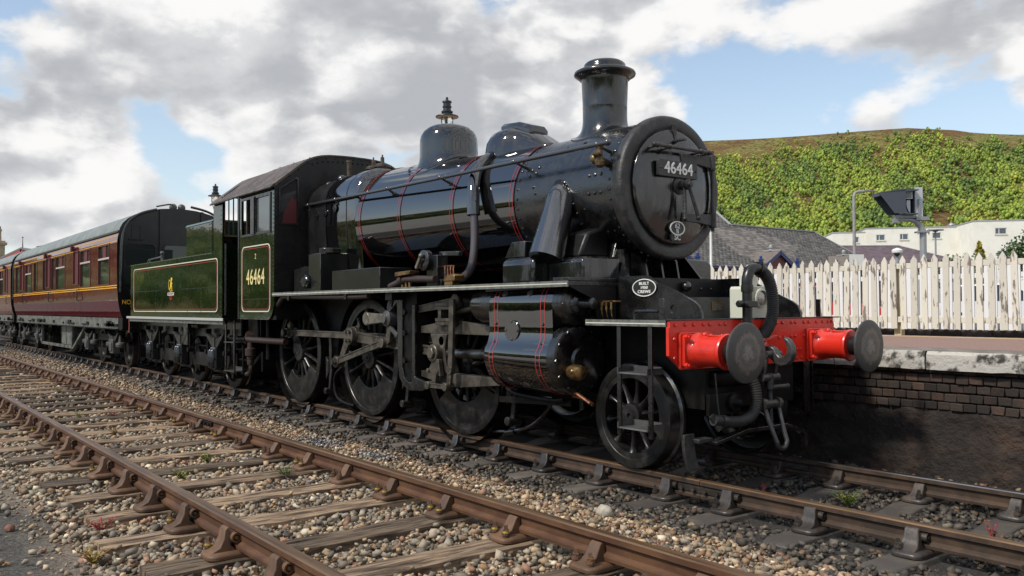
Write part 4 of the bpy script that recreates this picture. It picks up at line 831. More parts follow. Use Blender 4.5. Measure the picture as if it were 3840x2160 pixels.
# --- frames
for s in (-1, 1):
    g = G(); g.prism([(-9.05, 1.25), (-9.05, .55), (-8.2, .5), (-1.2, .5), (-1.1, .8), (-.35, .8), (-.02, .92), (-.02, 1.29), (-1.3, 1.29), (-1.5, 1.59), (-7.6, 1.59)], 'y', *sorted((s * .58, s * .61))); obj('main_frame', g, DRK, LO, smooth=0)
g = G(); g.box(-7.5, -1.5, -.57, .57, 1.05, 1.1); g.box(-7.3, -6.1, -.7, .7, .55, 1.7); g.box(-8.9, -7.6, -.55, .55, .5, 1.24); obj('frame_stretcher', g, DRK, LO, smooth=0)
# --- wheels
def wheel(name, x, r, spokes, hub, crank, bal, mt, parent, ang=0., near_only=False, ri=.80):
    W = thing2(name, parent, (x, 0, r))
    for s in (-1, 1):
        yo, yi = s * .82, s * .68
        g = G(); g.lathe((x, 0, r), (0, s, 0), [(.66, r + .028), (.69, r + .03), (.705, r + .006), (.82, r - .004), (.823, r - .012), (.823, r * ri + .055), (.818, r * ri + .05), (.818, r * ri), (.70, r * ri), (.66, r * ri + .02)], 72, False)
        for k in range(len(g.f)): g.m[k] = 1 if k // 72 in (1, 2) else 0
        T = obj('tyre', g, [mt, TRD], W, smooth=30)
        g = G(); g.lathe((x, 0, r), (0, s, 0), [(.68, hub), (.80, hub), (.835, hub * .92), (.84, hub * .7), (.84, .06), (.85, .055), (.85, .025), (.83, .02)], 28); 
        if crank and s < 0:
            cx, cz = x + crank * cos(ang), r + crank * sin(ang); a = Vector((cos(ang), 0, sin(ang))); p = Vector((-a.z, 0, a.x))
            g.add([Vector((x, yy, r)) + a * q + p * w for yy in (-.73, -.845) for q, w in ((0, hub * .98), (crank, .085), (crank + .07, .05), (crank + .07, -.05), (crank, -.085), (0, -hub * .98))], [(0, 1, 2, 3, 4, 5), (6, 7, 8, 9, 10, 11)] + [(i, (i + 1) % 6, 6 + (i + 1) % 6, 6 + i) for i in range(6)])
            g.cyl((cx, -.84, cz), (cx, -1.06, cz), .05, n=18)
        obj('wheel_centre', g, mt, W)
        if near_only and s > 0: continue
        proto = None
        for i in range(spokes):
            a = 2 * pi * i / spokes + ang; d = Vector((cos(a), 0, sin(a))); o = Vector((x, 0, r)); t = Vector((-sin(a), 0, cos(a)))
            if proto is None:
                g = G(); c0 = Vector((x, 0, r)); rings = []
                for q, wt, wy in ((hub * .85, .034, .052), (hub * 1.25, .023, .042), (r * ri * .6, .017, .034), (r * ri * .86, .019, .036), (r * ri * 1.0, .04, .05), (r * ri * 1.03, .055, .055)):
                    rings.append([c0 + d * q + t * (wt * cos(2 * pi * j / 8)) + Vector((0, s * .755 + wy * sin(2 * pi * j / 8), 0)) for j in range(8)])
                g.loft(rings); proto = obj('spoke', g, mt, W, org=c0, smooth=60); a_p = a
            else:
                c = proto.copy(); COL.objects.link(c); link(c, W, (x, 0, r)); c.rotation_euler = (0, -(a - a_p), 0)
        if bal:
            ca, half, rin = bal; g = G(); n = 20; o1 = []; 
            for i in range(n + 1): a = ca - half + 2 * half * i / n; o1.append((x + r * ri * 1.01 * cos(a), r + r * ri * 1.01 * sin(a)))
            cc = rin
            for i in range(n + 1):
                a = ca + half * .97 - 2 * half * .97 * i / n; q = r * cc; o1.append((x + q * cos(a), r + q * sin(a)))
            g.prism(o1, 'y', *sorted((s * .735, s * .812))); obj('balance_weight', g, mt, W, bev=.006, smooth=30)
    g = G(); g.cyl((x, -.7, r), (x, .7, r), .08); obj('axle', g, DRK, W)
    return W
def thing2(name, parent, org):
    o = bpy.data.objects.new(name, None); COL.objects.link(o); o.empty_display_size = .1; link(o, parent, org); return o
PHI = radians(105)
for x, b in ((-7.72, (-pi / 2 + .15, .95, .53)), (-5.494, (-pi / 2 + .1, 1.0, .53)), (-3.315, (-pi / 2 + .12, 1.0, .53))):
    wheel('driving_wheel', x, .762, 15, .16, .29, b, WHL, LO, PHI, near_only=True, ri=.845)
wheel('leading_wheel', -.7126, .457, 10, .115, 0, None, WHL, LO, .2, ri=.72)
# --- rods and valve gear
CPY = lambda x: (x + .29 * cos(PHI), .762 + .29 * sin(PHI))
c2, c3, c4 = CPY(-3.315), CPY(-5.494), CPY(-7.72)
def rod(name, a, b, y, h, w=.045, h2=None, ea=.09, eb=.09, eye=.055):
    g = G(); A = Vector((a[0], y, a[1])); B = Vector((b[0], y, b[1])); d = (B - A).normalized(); h2 = h2 or h
    g.bar(A + d * ea * .6, B - d * eb * .6, w * .55, h, (0, 0, 1), h2=h2)
    n = d.cross(Vector((0, 1, 0)))
    for s in (-1, 1): g.bar(A + d * ea * .7 + n * s * h * .42, B - d * eb * .7 + n * s * h2 * .42, w, h * .2, (0, 0, 1), h2=h2 * .2)
    for p, e in ((a, ea), (b, eb)): g.cyl((p[0], y - eye / 2, p[1]), (p[0], y + eye / 2, p[1]), e, n=24)
    return obj(name, g, ROD, LO, bev=.003, smooth=30)
rod('coupling_rod', c4, c3, -.925, .085, ea=.085, eb=.1); rod('coupling_rod', c3, c2, -.925, .085)
g = G()
for p in (c4, c3, c2): g.box(p[0] - .05, p[0] + .05, -.955, -.9, p[1] + .08, p[1] + .14); g.lathe((p[0], -.925, p[1] + .14), (0, 0, 1), [(0, .03), (.03, .03), (.05, .018)], 10)
obj('oil_cup', g, ROD, LO, bev=.004)
rod('connecting_rod', c3, (-3.46, .905), -1.0, .13, .05, .1, .125, .1)
g = G(); g.cyl((c4[0], -.95, c4[1]), (c4[0], -1.0, c4[1]), .075, n=6); g.cyl((c4[0], -1.0, c4[1]), (c4[0], -1.02, c4[1]), .05, n=16); obj('crankpin_nut', g, ROD, LO, smooth=20)
rc = (-5.83, .70)
g = G(); A = Vector((c3[0], -1.06, c3[1])); B = Vector((rc[0], -1.06, rc[1])); g.bar(A, B, .05, .15, (1, 0, 0), h2=.085); g.cyl(A - Vector((0, .03, 0)), A + Vector((0, .03, 0)), .115, n=24); g.cyl(B - Vector((0, .03, 0)), B + Vector((0, .03, 0)), .06, n=20); RCo = obj('return_crank', g, ROD, LO, bev=.004, smooth=30)
for dx in (-.045, .045):
    for dz in (-.055, .055):
        g = G(); g.cyl((c3[0] + dx, -1.09, c3[1] + dz), (c3[0] + dx, -1.12, c3[1] + dz), .026, n=6); obj('bolt', g, ROD, RCo, smooth=20)
rod('eccentric_rod', rc, (-4.60, .985), -1.12, .075, .04, .08, .075, .06)
g = G(); g.cyl((rc[0], -1.14, rc[1]), (rc[0], -1.18, rc[1]), .05, n=6); g.cyl((rc[0], -1.18, rc[1]), (rc[0], -1.2, rc[1]), .03); obj('crankpin_nut', g, ROD, LO, smooth=20)
# expansion link, lifting arm, bracket
LKX = -4.42
lk = [(-4.36, 1.60), (-4.42, 1.45), (-4.455, 1.28), (-4.45, 1.12), (-4.47, 1.0), (-4.55, .95), (-4.6, 1.0), (-4.545, 1.12), (-4.545, 1.3), (-4.5, 1.48), (-4.44, 1.62)]
g = G(); g.prism(lk, 'y', -1.1, -1.04); obj('expansion_link', g, ROD, LO, bev=.006, smooth=30)
g = G(); g.lathe((-4.5, -1.03, 1.28), (0, -1, 0), [(0, .11), (.1, .1), (.12, .06), (.14, .055)], 20); g.bar((-4.5, -1.1, 1.36), (-4.27, -1.1, 1.5), .03, .05); g.bar((-4.5, -1.1, 1.2), (-4.27, -1.1, 1.08), .03, .05); g.lathe((-4.5, -1.08, 1.4), (0, 0, 1), [(0, .04), (.06, .03), (.09, .02)], 8); obj('trunnion', g, MATS['worn_grey_black'], LO, bev=.004)
g = G(); g.bar((-4.97, -1.12, 1.275), (-4.5, -1.12, 1.285), .05, .15, (0, 0, 1), h2=.1); g.cyl((-4.98, -1.15, 1.275), (-4.98, -1.09, 1.275), .085, n=20); obj('lifting_arm', g, mat('worn_bright_steel', (.2, .185, .15), .4, metal=.5, col2=(.12, .105, .08), vs=10), LO, bev=.01)
g = G(); mb = [(-4.25, 1.6), (-4.12, 1.6), (-4.12, .72), (-4.08, .6), (-3.98, .55), (-3.9, .56), (-3.9, 1.45), (-3.84, 1.45), (-3.84, .62), (-3.62, .58), (-3.5, .6), (-3.5, .53), (-3.7, .47), (-3.95, .455), (-4.1, .5), (-4.19, .6), (-4.22, .78)]
g.prism(mb, 'y', -1.13, -1.09); obj('motion_bracket', g, SAT, LO, bev=.008, smooth=0)
g = G(); g.box(-4.25, -4.1, -1.28, -1.0, 1.5, 1.6); g.prism([(-4.3, 1.6), (-4.1, 1.6), (-4.18, 1.42)], 'y', -1.24, -1.22); g.box(-4.2, -3.84, -1.1, -.7, .56, 1.6)
for z in (1.36, 1.12, .8):
    g.cyl((-4.02, -1.13, z), (-4.02, -1.17, z), .035, n=6)
obj('motion_plate', g, DRK, LO, smooth=0)
rod('radius_rod', (-4.05, 1.37), (-3.08, 1.475), -1.06, .075, .04, .1, .06, .085)
# valve spindle crosshead guide
g = G()
for z in (1.405, 1.445, 1.275, 1.235): g.box(-3.42, -3.08, -1.12, -.96, z - .018, z + .018)
for x in (-3.35, -3.13): g.box(x - .03, x + .03, -1.11, -.98, 1.25, 1.44); g.cyl((x, -1.05, 1.2), (x, -1.05, 1.48), .018)
obj('valve_spindle_guide', g, ROD, LO, bev=.003, smooth=20)
g = G(); g.cyl((-3.1, -1.04, 1.36), (-2.55, -1.04, 1.44), .03); obj('valve_spindle', g, ROD, LO)
g = G(); g.bar((-3.045, -1.14, 1.5), (-3.075, -1.14, .74), .035, .085, (1, 0, 0)); g.cyl((-3.08, -1.17, .74), (-3.08, -1.11, .74), .05); g.bar((-3.08, -1.14, .74), (-3.11, -1.14, .56), .035, .07, (1, 0, 0)); g.cyl((-3.11, -1.2, .56), (-3.11, -1.1, .56), .045); obj('combination_lever', g, ROD, LO, bev=.003, smooth=20)
rod('union_link', (-3.46, .555), (-3.11, .56), -1.18, .05, .03, .05, .045, .045)
g = G(); g.bar((-3.40, -1.1, .82), (-3.46, -1.1, .56), .045, .07, (1, 0, 0)); g.prism([(-3.56, .7), (-3.3, .66), (-3.34, .84), (-3.44, .86)], 'y', -1.13, -1.08); g.cyl((-3.46, -1.2, .555), (-3.46, -1.08, .555), .045); g.cyl((-3.54, -1.15, .71), (-3.54, -1.1, .71), .025); g.cyl((-3.36, -1.15, .7), (-3.36, -1.1, .7), .025); obj('drop_link', g, ROD, LO, bev=.003, smooth=20)
# crosshead, slide bars, piston rod
g = G(); g.prism([(-3.62, 1.12), (-3.28, 1.12), (-3.33, .98), (-3.3, .8), (-3.26, .69), (-3.64, .69), (-3.58, .8), (-3.56, .98)], 'y', -1.06, -.9); g.cyl((-3.46, -1.14, .905), (-3.46, -.9, .905), .1, n=20); g.cyl((-3.46, -1.17, .905), (-3.46, -1.14, .905), .07, n=6); obj('crosshead', g, ROD, LO, bev=.01, smooth=30)
g = G(); g.cyl((-3.4, -1.0, .905), (-2.2, -1.0, .925), .05, n=20); obj('piston_rod', g, TRD, LO)
for nm, z, zp in (('up', 1.15, .1), ('lo', .655, -.1)):
    g = G(); h = .09
    if zp > 0: P = [(-4.06, 1.12), (-2.3, 1.12), (-2.3, 1.2), (-3.1, 1.27), (-3.5, 1.24), (-4.06, 1.17)]
    else: P = [(-3.96, .69), (-2.3, .69), (-2.3, .62), (-3.1, .545), (-3.4, .565), (-3.96, .64)]
    g.prism(P, 'y', -1.045, -.93); obj('slide_bar', g, ROD, LO, bev=.006, smooth=0)
# --- cylinder block
def cylprof(r1=.2, r2=.325, y0=-1.0, z1=1.44, z2=.93):
    o = [(y0 + .02 - r1 * 0, z1 + r1)]
    for t in np.linspace(pi / 2, pi + .06, 14): o.append((y0 - .06 + r1 * cos(t), z1 + r1 * sin(t)))
    o += [(-1.262, 1.36), (-1.257, 1.28), (-1.255, 1.2), (-1.263, 1.12), (-1.286, 1.05)]
    for t in np.linspace(pi - .25, 3 * pi / 2, 16): o.append((y0 + r2 * cos(t), z2 + r2 * sin(t)))
    o += [(-.62, z2 - r2), (-.62, z1 + r1)]
    return o
CB = cylprof()
def shrink(P, d): 
    cy = sum(p[0] for p in P) / len(P); cz = sum(p[1] for p in P) / len(P); return [(cy + (y - cy) * (1 - d), cz + (z - cz) * (1 - d)) for y, z in P]
g = G(); g.loft([[(x, y, z) for y, z in P] for x, P in ((-2.215, shrink(CB, .03)), (-2.2, CB), (-1.27, CB), (-1.255, shrink(CB, .03)))]); CYL = obj('cylinder_cladding', g, BLK, LO, smooth=50)
for x in (-2.10, -1.39):
    g = G(); A = shrink(CB, -.006); g.loft([[(x + d, y, z) for y, z in P] for d, P in ((-.04, CB), (-.04, A), (.04, A), (.04, CB))], False); CBd = obj('cylinder_band', g, BLK, CYL, smooth=40)
    for d in (-.028, .028):
        g = G(); A2 = shrink(CB, -.010); A1 = shrink(CB, -.004); g.loft([[(x + d + e, y, z) for y, z in P] for e, P in ((-.0042, A1), (-.0042, A2), (.0042, A2), (.0042, A1))], False); obj('red_line', g, RLN, CBd, smooth=40)
g = G(); g.prism(ell(-1.84, 1.19, .11, .1), 'y', -1.272, -1.25); OPl = obj('inspection_cover', g, BLK, CYL, bev=.003)
g = G()
for dx, dz in ((0, .085), (0, -.085), (.09, 0), (-.09, 0)): g.dome((-1.84 + dx, -1.272, 1.19 + dz), (0, -1, 0), .015)
for x in (-2.1, -1.39):
    for z in (1.25, 1.08): g.dome((x, -1.264 - .014 * (z < 1.1), z), (0, -1, 0), .015)
obj('cover_bolt', g, ROD, CYL, kind='stuff')
for x in (-1.98, -1.6):
    g = G(); g.lathe((x, -1.06 - .2 * cos(.55), 1.44 + .2 * sin(.55)), (0, -cos(.55), sin(.55)), [(-.01, .038), (.006, .038), (.006, .027), (.009, .026)], 16); obj('oil_plug', g, MATS['worn_grey_black'], CYL)
g = G(); g.lathe((0, -1.06, 1.44), (1, 0, 0), [(-2.62, .1), (-2.6, .165), (-2.52, .19), (-2.2, .195)], 32); obj('valve_chest_rear', g, CHM, LO)
g = G(); g.lathe((0, -1.06, 1.44), (1, 0, 0), [(-1.26, .2), (-1.19, .2), (-1.185, .195), (-1.15, .195), (-1.13, .17), (-1.12, .11), (-1.09, .1), (-1.08, .06), (-.97, .045), (-.93, .05), (-.92, .03)], 32); VC = obj('valve_cover', g, SAT, LO, smooth=30)
g = G(); g.lathe((0, -1.0, .93), (1, 0, 0), [(-1.27, .325), (-1.2, .325), (-1.18, .31), (-1.165, .27), (-1.16, .12), (-1.14, .1), (-1.13, .0)], 40); CC_ = obj('cylinder_cover', g, SAT, LO, smooth=30)
g = G()
for i in range(12): a = 2 * pi * i / 12; g.dome((-1.172, -1.0 + .285 * cos(a), .93 + .285 * sin(a)), (1, 0, 0), .018); 
for i in range(8): a = 2 * pi * i / 8; g.dome((-1.14, -1.06 + .17 * cos(a), 1.44 + .17 * sin(a)), (1, 0, 0), .014)
obj('cover_stud', g, SAT, CC_, kind='stuff')
g = G(); g.lathe((-1.17, -1.13, .83), (1, -.15, 0), [(0, .05), (.03, .06), (.05, .055), (.06, .07), (.15, .07), (.19, .06), (.2, .04)], 16); g.sph((-1.05, -1.2, .84), .03); obj('relief_valve', g, BRS, LO)
for a, b in (((-1.3, -1.06, .66), (-1.0, -1.04, .555)), ((-1.27, -1.0, .6), (-1.0, -1.0, .535))):
    g = G(); g.tube(crv([a, ((a[0] + b[0]) / 2, a[1], (a[2] + b[2]) / 2 + .02), b], 5), .017, 8); obj('drain_pipe', g, CPR, LO)
g = G(); g.bar((-2.46, -.95, .47), (-1.35, -.95, .52), .02, .06); g.tube(crv([(-2.3, -.98, .6), (-2.1, -1.0, .55), (-1.6, -1.0, .53), (-1.4, -1.0, .55)], 4), .022, 8); g.bar((-2.47, -.95, .62), (-2.5, -.95, .42), .03, .06); g.bar((-1.4, -.95, .6), (-1.4, -.95, .4), .03, .05); g.bar((-1.15, -1.0, .66), (-1.15, -1.0, .48), .02, .05, (1, 0, 0)); obj('drain_cock_gear', g, DRK, LO)
# brake gear and pipes
for x in (-6.63, -4.5, -2.38):
    g = G(); g.bar((x, -.82, 1.0), (x + .02, -.82, .55), .035, .075, (1, 0, 0)); g.bar((x + .02, -.82, .55), (x - .03, -.82, .24), .03, .06, (1, 0, 0)); g.cyl((x - .03, -.9, .24), (x - .03, -.75, .24), .045); g.prism([(x - .11, .72), (x - .03, .66), (x - .02, .5), (x - .1, .4)], 'y', -.85, -.76); obj('brake_hanger', g, WHL, LO, bev=.004)
g = G(); g.tube(crv([(-6.2, -.85, .6), (-6.38, -.86, .5), (-6.44, -.86, .36), (-6.38, -.86, .2), (-6.2, -.85, .12), (-5.9, -.83, .09)], 5), .02, 8); obj('sand_pipe', g, DRK, LO)
g = G(); g.tube(crv([(-2.8, -.8, .09), (-2.5, -.8, .12), (-2.17, -.8, .2), (-1.95, -.8, .33), (-1.8, -.78, .5)], 5), .018, 8); g.cyl((-2.55, -.8, .1), (-2.4, -.8, .13), .03); obj('sand_pipe', g, SAT, LO)
g = G(); g.tube(crv([(-7.75, -1.2, 1.33), (-7.55, -1.22, 1.46), (-7.34, -1.24, 1.56), (-7.2, -1.245, 1.575), (-6.5, -1.25, 1.565), (-5.2, -1.25, 1.55), (-4.7, -1.25, 1.555)], 5), .035, 10); PI = obj('oil_brown_pipe', g, RPI, LO)
for x in (-7.02, -5.25): 
    g = G(); g.box(x - .03, x + .03, -1.3, -1.2, 1.52, 1.6); obj('pipe_clip', g, SAT, PI, bev=.004)
g = G(); g.tube(crv([(-4.3, -1.18, 1.66), (-4.0, -1.19, 1.72), (-3.85, -1.19, 1.735), (-3.3, -1.19, 1.72)], 5), .04, 10); g.cyl((-4.05, -1.19, 1.72), (-3.98, -1.19, 1.73), .055); obj('ejector_pipe', g, RPI, LO)
# splashers behind driving wheels
for x in (-7.72, -5.494, -3.315):
    g = G(); g.lathe((x, -.6, .762), (0, -1, 0), [(0, .86), (.25, .86)], 40, False); obj('splasher', g, DRK, LO)
# footplate equipment
FB = mat('oily_black_box', (.013, .013, .013), .16, ior=1.7, col2=(.02, .02, .018), vs=4)
g = G(); g.prism([(-6.68, -1.14), (-6.3, -1.14), (-6.3, -.72), (-6.68, -.72)], 'z', 1.64, 2.17); SBX = obj('sandbox', g, FB, LO, bev=.01)
g = G(); g.cyl((-6.4, -.95, 2.17), (-6.4, -.95, 2.24), .15, n=24); obj('sandbox_lid', g, FB, SBX, bev=.008)
g = G(); g.lathe((-6.7, -1.15, 1.78), (0, -1, 0), [(0, .1), (.03, .1), (.04, .08), (.06, .07)], 18); g.bar((-6.8, -1.2, 1.78), (-6.6, -1.2, 1.78), .03, .03); obj('sandbox_drain', g, SAT, SBX)
g = G(); g.box(-5.9, -4.6, -1.16, -.7, 1.64, 1.905); obj('tool_box', g, FB, LO, bev=.008)
g = G(); g.box(-6.6, -2.2, .7, 1.15, 1.64, 2.0); obj('far_tool_box', g, FB, LO, bev=.008)
g = G(); g.prism([(-7.5, 1.64), (-6.7, 1.64), (-6.7, 1.92), (-7.1, 2.02), (-7.5, 1.98)], 'y', -1.0, -.75); obj('firebox_side_box', g, FB, LO, bev=.008)
g = G(); g.box(-3.55, -3.33, -1.15, -1.0, 1.64, 1.99); g.bar((-3.4, -1.05, 2.005), (-3.02, -1.05, 1.99), .06, .05); g.box(-3.6, -3.3, -1.12, -1.0, 1.64, 1.72); LU = obj('mechanical_lubricator', g, FB, LO, bev=.008)
g = G(); g.lathe((-3.52, -1.15, 1.935), (0, -1, 0), [(0, .115), (.06, .115), (.07, .1), (.075, .04), (.1, .035)], 24); obj('ratchet_wheel', g, SAT, LU)
g = G(); g.bar((-3.5, -1.25, 1.98), (-3.6, -1.25, 1.85), .03, .035); g.sph((-3.5, -1.25, 1.98), .03); g.bar((-3.58, -1.2, 1.9), (-3.58, -1.2, 1.64), .02, .04); obj('ratchet_arm', g, MATS['worn_bright_steel'], LU)
for i in range(4):
    x = -3.22 + i * .055; g = G(); g.tube(crv([(-3.33, -1.08, 1.86), (x - .03, -1.1, 1.86), (x, -1.12, 1.83), (x + .012, -1.12, 1.66)], 4), .008, 6); obj('oil_pipe', g, CPR, LU)
g = G(); g.prism([(-3.06, 1.69), (-2.84, 1.69), (-2.84, 1.745), (-2.87, 1.765), (-3.03, 1.745)], 'y', -1.25, -1.12); g.box(-3.05, -2.9, -1.24, -1.14, 1.64, 1.69); obj('brass_oil_box', g, BRS, LO, bev=.004)
g = G(); g.prism([(-4.08, 1.77), (-3.75, 1.79), (-3.75, 1.83), (-4.08, 1.82)], 'y', -1.25, -1.12)
for x in (-4.0, -3.92, -3.84): g.cyl((x, -1.19, 1.64), (x, -1.19, 1.77), .018)
obj('brass_oil_box', g, BRS, LO, bev=.004)
# --- cab
CX0, CX1 = -9.03, -7.56
def nb(u, v): return (u, -1.28, v)
for s in (-1, 1):
    f = lambda u, v, d=0, s=s: (u, s * (1.28 + d), v)
    g = G(); holes = [(-8.86, -7.71, 2.56, 3.13)]
    g.sheet(CX0, -7.82, 1.24, 3.235, holes, f); g.sheet(-7.82, CX1, 1.6, 3.235, holes, f)
    cv = [(-7.82, 1.24)] + [(-7.82 + .26 * sin(t), 1.6 - .36 * cos(t)) for t in np.linspace(0.1, pi / 2, 8)] + [(-7.82, 1.6)]
    g.add([f(u, v) for u, v in cv], [tuple(range(len(cv)))])
    g2 = G(); g2.v = [(x, y - s * .02, z) for x, y, z in g.v]; g2.f = g.f; g.add(g2.v, g2.f)
    CS = obj('cab_side', g, GRN, LO, smooth=0)
    # window frames, panes
    g = G(); ff = lambda x, z, y, s=s: (x, s * y, z)
    g.frame(-8.88, -8.3, 2.54, 3.15, .035, ff, 1.275, 1.30); g.frame(-8.3, -7.69, 2.54, 3.15, .04, ff, 1.272, 1.294); obj('window_frame', g, SAT, CS, smooth=0)
    g = G(); g.box(-8.26, -7.73, *sorted((s * 1.268, s * 1.274)), 2.57, 3.12); obj('window_pane', g, CGL, CS, smooth=0)
    g = G(); g.box(-8.44, -8.3, *sorted((s * 1.305, s * 1.315)), 2.56, 3.13); obj('sliding_window', g, MATS['worn_grey_black'], CS, smooth=0)
    g = G(); g.box(CX0 - .005, CX0 + .03, *sorted((s * 1.255, s * 1.29)), 1.24, 3.23); g.box(CX0, CX1 + .02, *sorted((s * 1.285, s * 1.31)), 3.215, 3.25); obj('cab_beading', g, SAT, CS, smooth=0)
    o1 = rrect(-8.885, -7.715, 1.355, 2.385, .1, 6)
    g = G(); ringp(g, o1, inset(o1, .017), 'y', *sorted((s * 1.2805, s * 1.2835))); LNo = obj('cream_line', g, CLN, CS, smooth=0)
    g = G(); ringp(g, inset(o1, .038), inset(o1, .0465), 'y', *sorted((s * 1.2805, s * 1.2835))); obj('red_line', g, RLN, CS, smooth=0)
    if s < 0:
        text('numerals', '46464', .34, lambda x, y, z: (-8.305 + x, -1.2835 - z, y + 1.885), YEL, CS, .002, .8, 1.12, bold=.003)
        text('numerals', '2', .115, lambda x, y, z: (-8.3 + x, -1.2835 - z, y + 2.21), YEL, CS, .002)
        g = G()
        for i in range(26): g.dome((-7.6 - .0 * i, -1.281, 1.62 + i * .062), (0, -1, 0), .011)
        for i in range(28): g.dome((-9.0, -1.281, 1.27 + i * .07), (0, -1, 0), .01)
        for i in range(24): g.dome((-8.98 + i * .05, -1.281, 1.265), (0, -1, 0), .009); g.dome((-8.98 + i * .058, -1.281, 3.185), (0, -1, 0), .01)
        for i in range(24): g.dome((-8.85 + i * .048, -1.281, 1.55), (0, -1, 0), .009)
        for i in range(8):
            g.dome((-8.55, -1.281, 2.33 - i * .06), (0, -1, 0), .009); g.dome((-8.25, -1.281, 2.46 - i * .05), (0, -1, 0), .009) if i < 4 else None
        obj('cab_rivet', g, GRN, CS, kind='stuff')
ARC = [(1.29, 3.235), (1.22, 3.30), (1.03, 3.45), (.87, 3.58), (.76, 3.66), (.66, 3.71), (.54, 3.745), (.4, 3.765), (.2, 3.775), (0, 3.778)]
ARC = ARC + [(-y, z) for y, z in ARC[-2::-1]]
# front sheet: built in columns so that the two look-out windows are real openings
def arc_z(y): return float(np.interp(-abs(y), [-p[0] for p in ARC[:10]], [p[1] for p in ARC[:10]]))
g = G(); cols = sorted({-1.285, -1.217, -1.06, -.91, -.8, -.66, -.5, -.3, -.1, .1, .3, .5, .66, .8, .91, 1.06, 1.217, 1.285})
for a, b in zip(cols[:-1], cols[1:]):
    m_ = abs((a + b) / 2); za, zb_ = arc_z(a) - .005, arc_z(b) - .005
    def Q(z0a, z0b, z1a, z1b): g.add([(CX1, a, z0a), (CX1, b, z0b), (CX1, b, z1b), (CX1, a, z1a)], [(0, 1, 2, 3)])
    if .91 < m_ < 1.217:
        wt = lambda y: 3.19 + (1.217 - abs(y)) / .307 * .2
        Q(1.3, 1.3, 2.655, 2.655); Q(wt(a), wt(b), za, zb_)
    else: Q(1.3, 1.3, za, zb_)
CF_ = obj('cab_front', g, MBK, LO, smooth=0)
for s in (-1, 1):
    W = [(s * 1.217, 2.655), (s * .91, 2.655), (s * .91, 3.36), (s * .94, 3.378), (s * 1.217, 3.19)]
    g = G(); g.prism(W, 'x', CX1 - .02, CX1 - .012); obj('front_window_pane', g, mat('front_glass', (.03, .03, .03), .04, ior=1.5) if 'front_glass' not in MATS else MATS['front_glass'], CF_, smooth=0)
    g = G(); ringp(g, W, inset(W, .022), 'x', CX1, CX1 + .018); obj('window_frame', g, SAT, CF_, smooth=0)
    if s < 0:
        W2 = [(-1.16, 2.68), (-.93, 2.68), (-.93, 3.02), (-1.0, 3.08), (-1.06, 2.98), (-1.12, 2.86)]
        g = G(); g.prism(W2, 'x', CX1 - .0115, CX1 - .009); obj('red_curtain', g, MRD, CF_, smooth=0)
g = G()
for y in np.arange(-.68, .7, .085): g.lathe((CX1 + .002, float(y), arc_z(y) - .1), (1, 0, 0), [(0, .017), (.002, .016)], 8)
obj('vent_hole', g, mat('hole_black', (.002, .002, .002), .9), CF_, kind='stuff')
g = G()
for y in np.arange(-1.2, 1.21, .15): g.dome((CX1, float(y), arc_z(y) - .045), (1, 0, 0), .015)
for z in np.arange(1.75, 3.2, .13): g.dome((CX1, -1.25, float(z)), (1, 0, 0), .013)
for y in np.arange(-1.2, -.8, .1):
    for z in (2.5, 2.1, 1.72): g.dome((CX1, float(y), z), (1, 0, 0), .013)
for z in np.arange(1.8, 3.3, .16): g.dome((CX1, -.83 + .05 * (z > 2.9), float(z)), (1, 0, 0), .013)
obj('front_rivet', g, MBK, CF_, kind='stuff')
def roof(name, x0, x1, dz, parent, over=.012):
    g = G(); A = [(y * 1.01, z + dz) for y, z in ARC]; B = [(y * .985, z + dz - .02) for y, z in ARC]
    g.loft([[(x, y, z) for y, z in A] + [(x, y, z) for y, z in B[::-1]] for x in (x0, x1)]); return obj(name, g, ROOF, parent, smooth=40)
RF = roof('cab_roof', -9.12, CX1 + .02, .006, LO)
g = G()
for x in (-8.85, -8.3, -7.7):
    for y, z in ARC[1:9]: g.dome((x, -y, z + .01), (0, -.6, 1), .013)
for i in range(9): g.dome((-9.0 + i * .17, -1.12, 3.39), (0, -.6, 1), .013)
obj('roof_rivet', g, ROOF, RF, kind='stuff')
g = G(); g.prism([(-1.36, 3.2), (-1.28, 3.27), (-1.27, 3.255), (-1.35, 3.185)], 'x', -9.1, -7.55); obj('roof_gutter', g, ROOF, RF, smooth=0)
g = G(); g.box(CX0 - .1, CX1, -1.25, 1.25, 1.24, 1.3); g.box(-8.0, -7.6, -.7, .7, 1.3, 2.7); g.box(-8.75, -8.4, -1.15, -.75, 1.3, 1.9); obj('cab_floor', g, DRK, LO, smooth=0)
for x in (CX0 - .06, -9.72):
    g = G(); g.cyl((x, -1.25, 1.3), (x, -1.25, 2.5), .016); obj('cab_handrail', g, SAT, LO)
